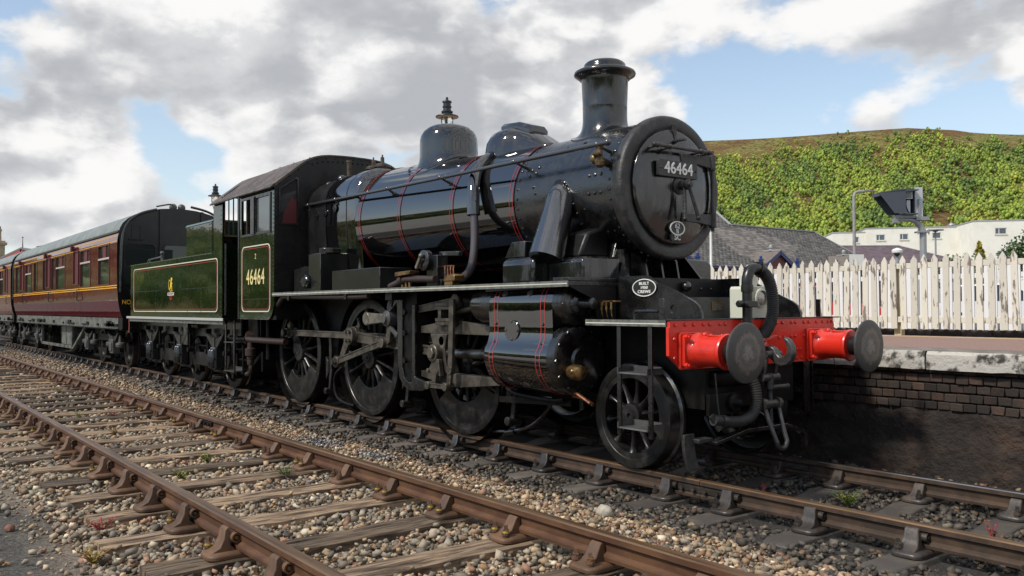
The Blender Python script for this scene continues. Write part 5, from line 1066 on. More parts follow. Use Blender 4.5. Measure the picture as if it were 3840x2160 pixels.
# injector and pipes under the cab
g = G(); g.tube(crv([(-9.25, -1.05, .93), (-9.1, -1.07, .905), (-8.6, -1.05, .9), (-7.8, -1.0, .9)], 5), .05, 10); g.cyl((-9.27, -1.05, .86), (-9.15, -1.05, 1.0), .06); obj('injector_pipe', g, RPI, LO)
g = G(); g.lathe((-8.98, -1.1, .5), (0, 0, 1), [(0, .05), (.05, .055), (.09, .05), (.1, .06), (.13, .06), (.15, .085), (.26, .085), (.28, .05), (.36, .045)], 14); g.tube(crv([(-8.98, -1.1, .52), (-8.96, -1.1, .44), (-9.0, -1.1, .37), (-9.15, -1.1, .34)], 4), .035, 8); obj('injector', g, RPI, LO)
g = G(); g.cyl((-9.3, -1.1, .33), (-9.3, -1.1, .78), .018); g.cyl((-8.46, -1.1, .42), (-8.46, -1.1, .72), .02); g.bar((-9.3, -1.05, .34), (-8.95, -.9, .7), .03, .05); g.cyl((-8.9, -1.0, .9), (-8.9, -1.0, 1.24), .025); g.cyl((-8.6, -.95, .6), (-8.6, -.95, 1.24), .04); obj('cab_pipework', g, DRK, LO)
# hand lamp on the front footplate
HL = thing('lamp', 'cream painted hand lamp with round lens standing behind the vacuum pipe', 'lamp', (-.15, .09, 1.305))
g = G(); g.loft([[(-.15 + a * .1, .095 + b * w, z) for a, b in ((-1, -1), (1, -1), (1, 1), (-1, 1))] for z, w in ((1.305, .135), (1.31, .135), (1.56, .135), (1.585, .12))]); obj('lamp_body', g, CRM, HL, bev=.012, smooth=0)
g = G(); g.lathe((-.05, .13, 1.48), (1, 0, 0), [(0, .085), (.02, .085), (.025, .07), (.012, .066)], 24, False); LR = obj('lens_rim', g, CRM, HL)
g = G(); g.lathe((-.05, .13, 1.48), (1, 0, 0), [(.008, .068), (.016, .045), (.019, 0)], 20); obj('lens', g, mat('lens_silver', (.35, .34, .32), .15, metal=.7), HL, smooth=60)
g = G(); g.box(-.2, -.1, .03, .16, 1.585, 1.69); g.box(-.18, -.12, .15, .165, 1.69, 1.78); obj('lamp_handle', g, CRM, HL, bev=.01)
# ================================================================ TENDER
TN = thing('locomotive_tender', 'dark green lined tender with a yellow lion crest coupled behind the locomotive cab', 'tender', (-12.8, 0, 0))
for s in (-1, 1):
    g = G(); g.prism([(-15.7, 1.25), (-9.84, 1.25), (-9.8, 1.29), (-9.8, 3.235), (-10.24, 3.235), (-10.24, 2.42), (-10.3, 2.365), (-15.7, 2.365)], 'y', *sorted((s * 1.255, s * 1.28))); TS = obj('tank_side', g, GRN, TN, smooth=0)
    o1 = rrect(-15.45, -10.02, 1.35, 2.275, .09, 6)
    g = G(); ringp(g, o1, inset(o1, .018), 'y', *sorted((s * 1.2805, s * 1.2835))); obj('cream_line', g, CLN, TS, smooth=0)
    g = G(); ringp(g, inset(o1, .045), inset(o1, .054), 'y', *sorted((s * 1.2805, s * 1.2835))); obj('red_line', g, RLN, TS, smooth=0)
    g = G()
    for x in (-13.73, -11.65, -10.88, -9.86):
        for i in range(12): g.dome((x, s * 1.281, 1.36 + i * .08), (0, s, 0), .0125)
    for x0, x1 in ((-15.66, -13.4), (-12.0, -9.86)):
        for i in range(int((x1 - x0) / .07)): g.dome((x0 + i * .07, s * 1.281, 1.775), (0, s, 0), .0105)
    for i in range(11): g.dome((-9.86, s * 1.281, 2.35 + i * .08), (0, s, 0), .0115)
    obj('tank_rivet', g, mat('rivet_green', (.02, .03, .018), .15, ior=1.7) if 'rivet_green' not in MATS else MATS['rivet_green'], TS, kind='stuff')
    g = G(); g.box(-15.7, -10.3, *sorted((s * 1.25, s * 1.29)), 2.362, 2.378); obj('tank_beading', g, mat('green_beading', (.06, .09, .05), .2, ior=1.6) if 'green_beading' not in MATS else MATS['green_beading'], TS, smooth=0)
g = G(); g.box(-15.7, -10.3, -1.254, 1.254, 1.26, 2.35); g.box(-9.95, -9.9, -1.254, 1.254, 1.25, 2.5); obj('tank_body', g, GRN, TN, smooth=0)
# bunker
g = G(); g.box(-12.84, -11.3, -.95, .95, 2.351, 3.03); BK = obj('coal_bunker', g, GRN, TN, bev=.02, smooth=0)
g = G(); g.loft([[(x, -.96, 3.02), (x, -.93, 3.06), (x, .93, 3.06), (x, .96, 3.02)] for x in (-12.87, -11.28)]); obj('bunker_rim', g, MATS['green_beading'], BK, smooth=0)
g = G()
for x in (-12.45, -11.45):
    for i in range(9): g.dome((x, -.951, 2.42 + i * .07), (0, -1, 0), .0135); g.dome((x + .09, -.951, 2.42 + i * .07), (0, -1, 0), .0135) if x > -12 else None
obj('bunker_rivet', g, MATS['rivet_green'], BK, kind='stuff')
# tender front sheet with barred windows
g = G(); f = lambda u, v: (-9.9, u, v); hol = [(-1.22, -.82, 2.66, 3.3), (.82, 1.22, 2.66, 3.3)]
g.sheet(-1.254, 1.254, 2.5, 3.3, hol, f); g.v += [(x - .02, y, z) for x, y, z in g.v]; n_ = len(g.f); g.f += [tuple(i + len(g.v) // 2 for i in q) for q in g.f[:n_]]; g.m += [0] * n_
g.add([(-9.9, y, 3.3) for y in (-1.25, 1.25)] + [(-9.9, 1.0, 3.5), (-9.9, .6, 3.7), (-9.9, -.6, 3.7), (-9.9, -1.0, 3.5)], [(0, 1, 2, 3, 4, 5)])
FS_ = obj('front_sheet', g, SAT, TN, smooth=0)
for s in (-1, 1):
    g = G(); g.frame(s * 1.02 - .215, s * 1.02 + .215, 2.63, 3.32, .03, lambda y, z, x: (x, y, z), -9.9, -9.87); obj('window_frame', g, mat('varnished_wood', (.2, .14, .08), .4) if 'varnished_wood' not in MATS else MATS['varnished_wood'], FS_, smooth=0)
    for k in range(4):
        g = G(); y = s * 1.02 - .12 + .08 * k; g.cyl((-9.885, y, 2.64), (-9.885, y, 3.32), .011); obj('window_bar', g, SAT, FS_)
g = G(); ARC2 = [(y * 1.0, z - .0) for y, z in ARC]; A = [(y * 1.012, z - .004) for y, z in ARC]; B = [(y * .985, z - .03) for y, z in ARC]
g.loft([[(x, y, z) for y, z in A] + [(x, y, z) for y, z in B[::-1]] for x in (-10.28, -9.2)]); obj('tender_cab_roof', g, ROOF, TN, smooth=40)
g = G(); g.prism([(-1.34, 3.2), (-1.27, 3.26), (-1.26, 3.24), (-1.33, 3.18)], 'x', -10.28, -9.2); obj('roof_gutter', g, ROOF, TN, smooth=0)
# crest
CRS = G(); lion = [(-.095, .40), (-.085, .425), (-.06, .44), (-.02, .445), (.0, .425), (.01, .38), (.035, .33), (.05, .27), (.06, .2), (.095, .19), (.085, .17), (-.03, .17), (-.04, .19), (-.005, .21), (-.015, .26), (-.045, .255), (-.06, .18), (-.1, .17), (-.105, .19), (-.08, .205), (-.075, .27), (-.055, .3), (-.085, .31), (-.095, .33), (-.06, .345), (-.045, .37), (-.07, .38)]
XC, ZC = -12.70, 1.575
CRS.prism([(XC - x, ZC + z) for x, z in lion], 'y', -1.2835, -1.2805)
CRS.tube(crv([(XC - .06, -1.282, ZC + .2), (XC - .12, -1.282, ZC + .24), (XC - .13, -1.282, ZC + .34), (XC - .1, -1.282, ZC + .4), (XC - .07, -1.282, ZC + .37)], 5), .007, 6)
CRo = obj('crest_lion', CRS, LYL, TN, smooth=0, label='yellow standing lion painted on the tender side')
g = G(); ringp(g, ell(XC, ZC + .115, .1, .112), ell(XC, ZC + .115, .075, .085), 'y', -1.2835, -1.2805)
for i in range(8): a = pi * i / 4; g.bar((XC + .02 * cos(a), -1.282, ZC + .115 + .02 * sin(a)), (XC + .085 * cos(a), -1.282, ZC + .115 + .095 * sin(a)), .012, .003, (0, 1, 0))
g.prism(ell(XC, ZC + .115, .03, .034), 'y', -1.2835, -1.2805); obj('crest_wheel', g, RLN, TN, smooth=0)
g = G(); g.prism(rrect(XC - .205, XC + .205, ZC + .095, ZC + .15, .008), 'y', -1.285, -1.2836); CBn = obj('crest_band', g, WHT, TN, smooth=0)
text('lettering', 'BRITISH RAILWAYS', .046, lambda x, y, z: (XC + x, -1.286 - z, ZC + .1225 + y), MATS['plate_black'], CBn, .0008, .93, bold=.001)
# tender footplate and frames
g = G(); g.box(-15.85, -9.62, -1.32, 1.32, 1.215, 1.248); TF = obj('footplate', g, SAT, TN, smooth=0)
g = G(); g.box(-15.85, -9.62, -1.332, -1.3205, 1.205, 1.25); obj('valance_edge', g, mat('bright_grey_edge', (.42, .42, .4), .35), TF, smooth=0)
g = G()
for i in range(58): g.dome((-15.6 + i * .1, -1.29, 1.2), (0, -1, -.3), .018)
g.box(-15.7, -9.7, -1.3, -1.27, 1.14, 1.214); obj('footplate_bolt', g, DKG, TF, kind='stuff')
g = G(); g.box(-15.85, -15.8, -1.28, 1.28, .88, 1.214); obj('rear_buffer_beam', g, SAT, TN, smooth=0)
g = G(); g.box(-15.865, -15.8505, -1.28, 1.28, .88, 1.214); obj('rear_beam_face', g, RED, TN, smooth=0)
AX = (-14.47, -12.49, -10.53)
for s in (-1, 1):
    ya, yb = sorted((s * 1.0, s * 1.03)); g = G()
    xs = [-15.8] + [a + d for a in AX for d in (-.34, .34)] + [-9.6]
    g.prism([(-15.8, .95), (-9.6, .95), (-9.6, 1.214), (-15.8, 1.214)], 'y', ya, yb)
    for a in AX: g.prism([(a - .38, .949), (a - .38, .5), (a - .28, .3), (a - .16, .3), (a - .16, .949)], 'y', ya, yb); g.prism([(a + .16, .949), (a + .16, .3), (a + .28, .3), (a + .38, .5), (a + .38, .949)], 'y', ya, yb)
    for a, b in zip(AX[:-1], AX[1:]): g.prism([(a + .379, .36), (b - .379, .36), (b - .379, .52), (b - .6, .6), (a + .6, .6), (a + .379, .52)], 'y', ya, yb); g.prism([(a + .379, .8), (a + .6, .9), (b - .6, .9), (b - .379, .8), (b - .379, .949), (a + .379, .949)], 'y', ya, yb)
    obj('tender_frame', g, mat('frame_satin_black', (.012, .0125, .012), .3, ior=1.5, col2=(.025, .025, .023), vs=4) if 'frame_satin_black' not in MATS else MATS['frame_satin_black'], TN, smooth=0)
def leaf_spring(x, y, zt, hl, n, parent, M, th=.017, sag=.11):
    g = G()
    for k in range(n):
        L = hl * (1 - .085 * k); P = [(x + L * t, y, zt - sag + sag * t * t * (L / hl) ** 2 - k * th) for t in np.linspace(-1, 1, 11)]
        g.loft([[(p[0], y - .045, p[2]), (p[0], y + .045, p[2]), (p[0], y + .045, p[2] - th * .82), (p[0], y - .045, p[2] - th * .82)] for p in P])
    g.box(x - .045, x + .045, y - .06, y + .06, zt - sag - n * th - .02, zt - sag + .02); return obj('leaf_spring', g, M, parent, smooth=0)
SPM = mat('spring_grey', (.035, .035, .033), .4, metal=.3, col2=(.06, .06, .055), vs=10)
for a in AX:
    for s in (-1, 1):
        y = s * 1.12; leaf_spring(a, y, .99, .48, 10, TN, SPM)
        g = G()
        for d in (-.47, .47): g.cyl((a + d, y, .62), (a + d, y, 1.02), .02); g.box(a + d - .05, a + d + .05, y - .05, y + .05, .97, 1.05); g.cyl((a + d, y - .05, .64), (a + d, y + .05, .64), .045)
        obj('spring_hanger', g, DRK, TN, smooth=20)
        g = G(); g.box(a - .14, a + .14, *sorted((s * 1.03, s * 1.2)), .34, .74); AB = obj('axlebox', g, mat('axlebox_black', (.012, .012, .0125), .25, ior=1.6) if 'axlebox_black' not in MATS else MATS['axlebox_black'], TN, bev=.03, smooth=0)
        for d in (-.06, .06):
            g = G(); g.lathe((a + d, s * 1.2, .37), (0, 0, 1), [(0, .05), (.01, .055), (.3, .055), (.32, .04)], 14); obj('axlebox_rib', g, MATS['axlebox_black'], AB)
        g = G(); g.box(a - .15, a + .15, *sorted((s * 1.19, s * 1.215)), .52, .545); obj('axlebox_strap', g, DRK, AB, smooth=0)
        g = G(); g.box(a - .1, a + .1, *sorted((s * 1.0, s * 1.15)), .745, .84); obj('spring_seat', g, DRK, AB, smooth=0)
        g = G(); g.bar((a - .34, s * 1.04, .31), (a + .34, s * 1.04, .31), .04, .05); obj('horn_stay', g, DRK, TN, smooth=0)
        g = G(); g.box(a + .45, a + .6, *sorted((s * .95, s * 1.0)), .5, .75); g.bar((a + .7, s * 1.0, .65), (a + .7, s * 1.0, .25), .05, .07, (1, 0, 0)); g.bar((a + .2, s * .98, .55), (a + 1.2, s * .98, .55), .03, .03); g.bar((a + .2, s * .98, .72), (a + 1.2, s * .98, .72), .03, .03); g.cyl((a + .62, s * .9, .26), (a + .62, s * 1.06, .26), .05); obj('brake_hanger', g, DRK, TN, smooth=0)
    wheel('tender_wheel', a, .54, 0, .34, 0, None, WHL, TN, 0, ri=.8)
    g = G(); g.lathe((a, 0, .54), (0, 1, 0), [(-.74, .44), (-.73, .44), (.73, .44), (.74, .44)], 40); obj('wheel_disc', g, WHL, TN)
g = G(); g.box(-12.3, -12.05, -1.16, -1.03, .72, 1.21); g.cyl((-11.85, -1.1, 1.1), (-11.5, -1.1, 1.1), .06); g.box(-15.2, -9.9, -.9, .9, .85, 1.2); obj('tender_fittings', g, SAT, TN, bev=.006, smooth=0)
g = G()
for x in (-9.86, -9.46): g.box(x - .025, x + .025, -1.2, -1.18, .34, 1.215)
g.bar((-9.5, -1.15, .34), (-9.5, -1.15, 1.2), .02, .02); TSt = obj('step_hanger', g, SAT, TN, smooth=0)
for z in (.84, .36):
    g = G(); g.box(-9.88, -9.42, -1.22, -1.02, z, z + .014); g.box(-9.88, -9.42, -1.04, -1.02, z, z + .07); obj('step_tread', g, MATS['worn_grey_black'], TSt, smooth=0)
g = G(); g.tube([(-15.6, -.95, 2.44), (-15.5, -.95, 2.5), (-14.5, -.95, 2.52), (-14.42, -.95, 2.36)], .022, 8); g.tube([(-15.55, -.75, 2.42), (-14.6, -.75, 2.47)], .018, 8); g.cyl((-14.5, -.95, 2.36), (-14.5, -.95, 2.6), .03); g.sph((-14.5, -.95, 2.6), .045); g.cyl((-15.4, -.95, 2.36), (-15.4, -.95, 2.5), .02); obj('tank_rail', g, MATS['worn_grey_black'], TN)
g = G(); g.lathe((-15.0, .2, 2.35), (0, 0, 1), [(0, .3), (.18, .3), (.2, .28), (.24, .1)], 24); obj('water_filler', g, SAT, TN)
g = G(); g.cyl((-9.9, -1.1, .9), (-9.2, -1.1, .9), .03); g.box(-9.75, -9.05, -.9, .9, .9, 1.22); obj('drag_box', g, DRK, TN, smooth=0)
# ================================================================ CARRIAGES
CEND = mat('coach_end_black', (.007, .007, .008), .3, ior=1.45, col2=(.014, .014, .015), vs=3)
RARC = [(1.325, 3.2), (1.315, 3.27), (1.25, 3.4), (1.13, 3.52), (.97, 3.615), (.8, 3.69), (.6, 3.745), (.4, 3.78), (.2, 3.797), (0, 3.803)]
RARC = RARC + [(-y, z) for y, z in RARC[-2::-1]]
def sidey(v): return float(np.interp(v, [1.22, 1.35, 1.6, 1.9, 2.9, 3.02, 3.12, 3.2], [1.255, 1.30, 1.345, 1.362, 1.365, 1.357, 1.34, 1.315]))
def coach(x1, L, label, M, wins, doors, loc_group):
    x0 = x1 - L; T = thing('railway_carriage', label, 'carriage', ((x0 + x1) / 2, 0, 0), loc_group)
    for s in (-1, 1):
        f = lambda u, v, s=s: (u, s * sidey(v), v)
        hs = [(a, b, 1.99, 2.95) for a, b in wins] + [(a, b, 2.08, 2.97) for a, b in doors] + [(x0, x0, v, v) for v in (1.35, 1.6, 1.9, 3.02, 3.12)]
        g = G(); g.sheet(x0, x1, 1.22, 3.2, hs, f); SD = obj('body_side', g, M, T, smooth=30)
        for k, (a, b) in enumerate(wins):
            ff = lambda x, z, y, s=s: (x, s * (1.365 - .0 + y), z)
            g = G(); g.frame(a - .02, b + .02, 1.97, 2.97, .035, ff, -.03, .008); WF = obj('window_frame', g, mat('window_surround', (.11, .03, .024), .3) if 'window_surround' not in MATS else MATS['window_surround'], SD, smooth=0)
            sp = 2.62
            if b - a > .95:
                g = G(); g.box(a, b, *sorted((s * 1.35, s * 1.374)), sp - .02, sp + .025); obj('transom', g, mat('transom_pale', (.5, .42, .4), .3) if 'transom_pale' not in MATS else MATS['transom_pale'], SD, smooth=0)
                w = (b - a)
                g = G(); g.box(a + w * .3, b - w * .26, *sorted((s * 1.338, s * 1.342)), sp, 2.96); obj('sliding_light', g, MRD, SD, smooth=0)
                g = G(); g.box(a + w * .62, a + w * .66, *sorted((s * 1.342, s * 1.36)), sp, 2.96); obj('vent_bar', g, MATS['window_surround'], SD, smooth=0)
            g = G(); g.box(a, b, *sorted((s * 1.333, s * 1.337)), 1.98, 2.96); obj('window_pane', g, GLS, SD, smooth=0)
        for a, b in doors:
            g = G(); g.frame(a - .02, b + .02, 2.06, 2.99, .035, ff, -.03, .02); g.box(a - .0, b, *sorted((s * 1.335, s * 1.352)), 2.07, 2.98); D_ = obj('door_window', g, MRD, SD, smooth=0)
            g = G(); g.box(a - .08, a + .06, *sorted((s * 1.36, s * 1.45)), 2.99, 3.13); obj('door_light', g, MRD, SD, bev=.01, smooth=0)
            g = G(); xm = b + .08
            g.tube([(xm, s * 1.362, 1.95), (xm, s * 1.42, 1.92), (xm, s * 1.42, 1.66), (xm, s * 1.36, 1.63)], .013, 6); obj('door_handle', g, SAT, SD)
            g = G(); 
            for xx in (a - .1, b + .12): g.loft([[(xx - .006, s * (sidey(v) + .004), v), (xx + .006, s * (sidey(v) + .004), v)] for v in (1.23, 1.35, 1.6, 1.9, 2.9, 3.02, 3.15)], cap=False, closed=False)
            obj('door_gap', g, CEND, SD, smooth=0)
        for z in (1.905, 1.955, 2.985, 3.105):
            g = G(); g.box(x0, x1 - .005, *sorted((s * (sidey(z) - .002), s * (sidey(z) + .004))), z - (.012 if z < 2.5 else .008), z + (.012 if z < 2.5 else .008)); obj('yellow_line', g, OCH, SD, smooth=0)
        g = G(); g.box(x0, x1, *sorted((s * 1.31, s * 1.35)), 3.19, 3.23); obj('gutter', g, mat('gutter_green_black', (.05, .06, .04), .5) if 'gutter_green_black' not in MATS else MATS['gutter_green_black'], SD, smooth=0)
        g = G(); g.box(x0 + .25, x1 - .3, *sorted((s * 1.22, s * 1.26)), .94, 1.2); SB = obj('solebar', g, SOL, T, smooth=0)
        g = G(); r = random.Random(5)
        for i in range(26): x = r.uniform(x0 + .5, x1 - .5); g.box(x, x + r.uniform(.05, .5), *sorted((s * 1.26, s * 1.29)), 1.0, 1.0 + r.uniform(.03, .13))
        g.box(x0 + .25, x1 - .3, *sorted((s * 1.22, s * 1.31)), .93, .95); obj('solebar_fittings', g, DRK, SB, smooth=0)
        xa, xb = x0 + L * .30, x0 + L * .72
        g = G(); g.box(xa, xb - 1.6, *sorted((s * 1.1, s * 1.16)), .28, .36); g.bar((xb - 1.6, s * 1.13, .3), (xb, s * 1.13, .95), .06, .07); g.bar((xa, s * 1.13, .3), (xa - 1.0, s * 1.13, .95), .06, .07); g.box(xb - 1.75, xb - 1.68, *sorted((s * 1.1, s * 1.16)), .3, .95); g.box(xa, xa + .07, *sorted((s * 1.1, s * 1.16)), .3, .95); obj('truss', g, SOL, T, smooth=0)
        g = G(); g.box(xb - 3.4, xb - 2.0, *sorted((s * .8, s * 1.12)), .37, .92); g.box(xb - 2.72, xb - 2.68, *sorted((s * 1.12, s * 1.13)), .38, .9); obj('battery_box', g, SOL, T, bev=.01, smooth=0)
    g = G(); n = len(RARC); g.loft([[(x, y, z) for y, z in RARC] for x in (x0, x1)], cap=False, closed=False); RO = obj('roof', g, CRF, T, smooth=50)
    k = int(L / 1.05)
    g = G(); A = [(y * 1.004, z + .008) for y, z in RARC]; g.loft([[(x1 - .5, y, z) for y, z in A], [(x1 - .47, y, z) for y, z in A]], cap=False, closed=False); R1 = obj('roof_rib', g, mat('roof_seam', (.11, .12, .105), .5) if 'roof_seam' not in MATS else MATS['roof_seam'], RO, smooth=50)
    for i in range(1, k): dup(R1, RO, (-1.05 * i, 0, 0))
    for i in range(4):
        x = x1 - 9.8 - 2.4 * i
        if x > x0 + .5: g = G(); g.box(x - .4, x + .1, -.12, .12, 3.78, 3.86); g.box(x - .5, x + .2, -.16, .16, 3.855, 3.89); obj('roof_vent', g, CRF, RO, bev=.01, smooth=0)
    for xe, d in ((x1, 1), (x0, -1)):
        P = [(-sidey(v), v) for v in (1.22, 1.35, 1.6, 1.9, 3.2)]; P = P[::-1]
        out_ = [(y, z) for y, z in RARC[::-1]] + [(sidey(v), v) for v in (3.19, 1.9, 1.6, 1.35, 1.22)] + [(-sidey(v), v) for v in (1.22, 1.35, 1.6, 1.9, 3.19)]
        g = G(); g.prism(out_, 'x', *sorted((xe, xe + d * .03))); E_ = obj('end_panel', g, CEND, T, smooth=20)
        if d > 0:
            for y in (-.41, .55): g = G(); g.box(xe + .03, xe + .07, y - .035, y + .035, 1.24, 3.76); obj('end_pillar', g, CEND, E_, bev=.01, smooth=0)
            for y0, y1 in ((-1.2, -.53), (-.33, .47), (.63, 1.2)):
                g = G(); g.prism(rrect(y0, y1, 1.97, 2.92, .08), 'x', xe + .031, xe + .036); obj('end_window', g, GLS, E_, smooth=0)
                g = G(); o_ = rrect(y0 - .025, y1 + .025, 1.945, 2.945, .09); ringp(g, o_, inset(o_, .03), 'x', xe + .031, xe + .05); obj('window_frame', g, CEND, E_, smooth=0)
            g = G(); g.tube(crv([(xe + .06, -1.3, 1.8), (xe + .06, -1.28, 2.9), (xe + .06, -1.18, 3.35), (xe + .06, -.9, 3.62), (xe + .03, -.5, 3.76)], 6), .03, 8); g.tube(crv([(xe + .0, -.5, 3.83), (xe, -.2, 3.9), (xe - .05, -.1, 3.87)], 4), .02, 6); g.tube(crv([(xe, .3, 3.87), (xe, .7, 3.78), (xe, 1.1, 3.58)], 5), .03, 8); obj('end_pipe', g, SAT, E_)
            for y in (-.03, .17): g = G(); g.sph((xe - .3, y, 3.87), .09, 14, 10); obj('roof_dome', g, MATS['worn_grey_black'], RO)
            for i, (y, z) in enumerate(((-1.06, 3.35), (-.84, 3.35), (-1.06, 3.0))): pass
            g = G(); g.frame(-1.06, -.86, 3.05, 3.36, .012, lambda y, z, x: (x, y, z), xe + .03, xe + .045); g.box(xe + .03, xe + .08, -1.12, -.8, 3.02, 3.05); obj('lamp_bracket', g, CEND, E_, smooth=0)
            g = G(); g.box(xe + .03, xe + .12, -1.1, -.9, 1.72, 1.86); obj('jumper_box', g, SAT, E_, bev=.01, smooth=0)
            text('lettering', 'NOT TO EXCEED', .14, lambda x, y, z: (xe + .0315 + z, -1.26 + x, 1.565 + y), OCH, E_, .0005, .9, align='LEFT', bold=.003)
            text('lettering', '75 MPH', .14, lambda x, y, z: (xe + .0315 + z, -1.08 + x, 1.42 + y), OCH, E_, .0005, .9, align='LEFT', bold=.003)
        g = G(); g.box(*sorted((xe - d * .4, xe + d * .0)), -1.25, 1.25, .92, 1.21); g.box(*sorted((xe, xe + d * .05)), -1.25, 1.25, .95, 1.21); obj('headstock', g, DRK, T, smooth=0)
        for y in (-.86, .86):
            g = G(); g.lathe((xe, y, 1.055), (d, 0, 0), [(0, .12), (.3, .1), (.3, .07), (.5, .07), (.5, .2), (.53, .2)], 18); obj('buffer', g, DRK, T)
    g = G(); g.box(x0 + .3, x1 - .3, -1.2, 1.2, 1.15, 1.2); g.box(x0 + .4, x1 - .4, -.2, .2, .8, 1.15); obj('underframe', g, DRK, T, smooth=0)
    g = G(); g.box(x0 + .1, x1 - .1, -.5, .5, 1.3, 1.95); obj('interior', g, MRD, T, smooth=0)
    for xb_ in (x1 - 2.5, x0 + 2.8):
        B_ = thing2('bogie', T, (xb_, 0, .4))
        for s in (-1, 1):
            g = G(); g.prism([(xb_ - 1.9, .62), (xb_ + 1.9, .62), (xb_ + 1.9, .72), (xb_ + .6, .78), (xb_ - .6, .78), (xb_ - 1.9, .72)], 'y', *sorted((s * .98, s * 1.06))); g.box(xb_ - .45, xb_ + .45, *sorted((s * .9, s * 1.12)), .34, .44); g.bar((xb_ - .16, s * 1.12, .2), (xb_ - .16, s * 1.12, .9), .05, .05); g.bar((xb_ + .16, s * 1.12, .2), (xb_ + .16, s * 1.12, .9), .05, .05); g.bar((xb_ - .9, s * 1.1, .23), (xb_ + .9, s * 1.1, .23), .05, .05); obj('bogie_frame', g, DRK, B_, smooth=0)
            for d in (-1.35, 1.35):
                leaf_spring(xb_ + d, s * 1.14, .86, .52, 7, B_, SPM, .017, .12)
                g = G(); g.box(xb_ + d - .15, xb_ + d + .15, *sorted((s * 1.05, s * 1.22)), .34, .68); g.box(xb_ + d - .12, xb_ + d + .12, *sorted((s * 1.22, s * 1.25)), .4, .6); obj('axlebox', g, mat('bogie_grey', (.06, .058, .053), .5, col2=(.1, .095, .085), vs=6) if 'bogie_grey' not in MATS else MATS['bogie_grey'], B_, bev=.02, smooth=0)
                for e in (-.48, .48): g = G(); g.lathe((xb_ + d + e, s * 1.12, .48), (0, 0, 1), [(0, .05), (.02, .1), (.05, .11), (.06, .1), (.08, .11), (.12, .1), (.14, .05), (.3, .03)], 14); obj('bolster_spring', g, MATS['bogie_grey'], B_)
        for d in (-1.35, 1.35):
            wheel_simple('wheel', xb_ + d, .457, B_)
    return T
def wheel_simple(name, x, r, parent):
    for s in (-1, 1):
        g = G(); g.lathe((x, 0, r), (0, s, 0), [(.66, r + .025), (.69, r + .028), (.705, r + .006), (.82, r - .004), (.823, r - .02), (.82, r * .84), (.76, r * .8), (.76, r * .4), (.84, r * .3), (.84, .01)], 40); obj(name, g, WHL, parent, smooth=30)
W1 = [(-18.46, -17.33), (-20.54, -19.35), (-23.91, -22.61), (-26.15 + .05, -25.6), (-24.65, -24.1), (-27.77, -27.15), (-29.48, -28.28), (-31.66, -30.75)]
coach(-16.6, 15.6, 'maroon railway carriage with yellow lining and black end next to the green tender', MAR, W1, [(-21.37, -20.75), (-25.42, -24.85), (-30.46, -29.85)], 'maroon carriages behind the tender')
W2 = [(-36.0 - 1.75 * i, -34.95 - 1.75 * i) for i in range(7)]
MA2 = mat('dull_maroon_paint', (.13, .05, .042), .25, ior=1.6, col2=(.15, .065, .055), vs=3)
coach(-32.95, 15.6, 'duller brownish maroon carriage at the left edge behind the first carriage', MA2, W2, [(-34.4, -33.75), (-48.0, -47.4)], 'maroon carriages behind the tender')
# ================================================================ BACKGROUND
def camdir(u, v): return CF + CR * ((u - 1920) / 3231.9) - CU * ((v - 1080) / 3231.9)
# --- far ground beyond the platform
CPK = mat('car_park_asphalt', (.07, .07, .07), .85, col2=(.1, .098, .095), vs=.6)
g = G(); g.loft([[(x, y, z) for y, z in ((9.0, .6), (60, .6), (75, .7))] for x in (-140, -60, 40)], cap=False, closed=False); obj('car_park', g, CPK, smooth=0, kind='structure')
g = G(); g.box(-140, 40, 8.98, 9.0, -.4, .6); 
# --- hillsides
def hill(name, az0, az1, prof, M, d0, d1, zbase=0.):
    """terrain strip: prof(az) -> crest height as seen; rises from d0 to d1"""
    g = G(); rows = []; N, Mr = 90, 26; r = np.random.default_rng(4)
    for i in range(N + 1):
        a = az0 + (az1 - az0) * i / N; row = []
        for j in range(Mr + 1):
            t = j / Mr; d = d0 + (d1 - d0) * t; z = hz_(a, t, prof, zbase)
            row.append((CP.x + d * cos(a), CP.y + d * sin(a), z))
        for k in (1, 2, 3): row.append((CP.x + (d1 + 150 * k) * cos(a), CP.y + (d1 + 150 * k) * sin(a), hz_(a, 1, prof, zbase) - 14 * k * k))
        rows.append(row)
    g.loft(rows, cap=False, closed=False); return obj(name, g, M, smooth=80, kind='structure')
def hz_(a, t, prof, zb):
    h = prof(a); s = t ** 1.15
    return zb + (h - zb) * (s * .85 + .15 * s * s) + (3.0 * sin(a * 60 + t * 7) * t * (1 - t) * 3 + 2.0 * sin(a * 131 + t * 13) * t * (1 - t) * 3)
HM = bpy.data.materials.new('heather_hill'); HM.use_nodes = True; nt = HM.node_tree; b = nt.nodes['Principled BSDF']; b.inputs['Roughness'].default_value = .95; b.inputs['Specular IOR Level'].default_value = .1
ge = nd(nt, 'ShaderNodeNewGeometry'); P_ = ge.outputs['Position']
c = mixc(nt, sstep(nt, noise(nt, P_, .03, 10, .7), .42, .58), (.135, .082, .034), (.17, .15, .05))
c = mixc(nt, sstep(nt, noise(nt, P_, .06, 8, .7), .56, .66), c, (.2, .2, .06)); c = mixc(nt, sstep(nt, noise(nt, P_, .11, 6, .75), .64, .7), c, (.26, .24, .22)); c = mixc(nt, sstep(nt, noise(nt, P_, .3, 6, .75), .48, .62), c, (.05, .036, .016)); nt.links.new(c, b.inputs['Base Color'])
AZ = lambda u: atan2(*(lambda d: (d.y, d.x))(camdir(u, 1100)))
CREST = [(2619, 529), (2812, 522), (3009, 510), (3226, 492), (3409, 479), (3611, 488), (3660, 498), (3832, 505)]
CRA = sorted((AZ(u), math.tan(math.asin((camdir(u, v)).normalized().z))) for u, v in CREST)
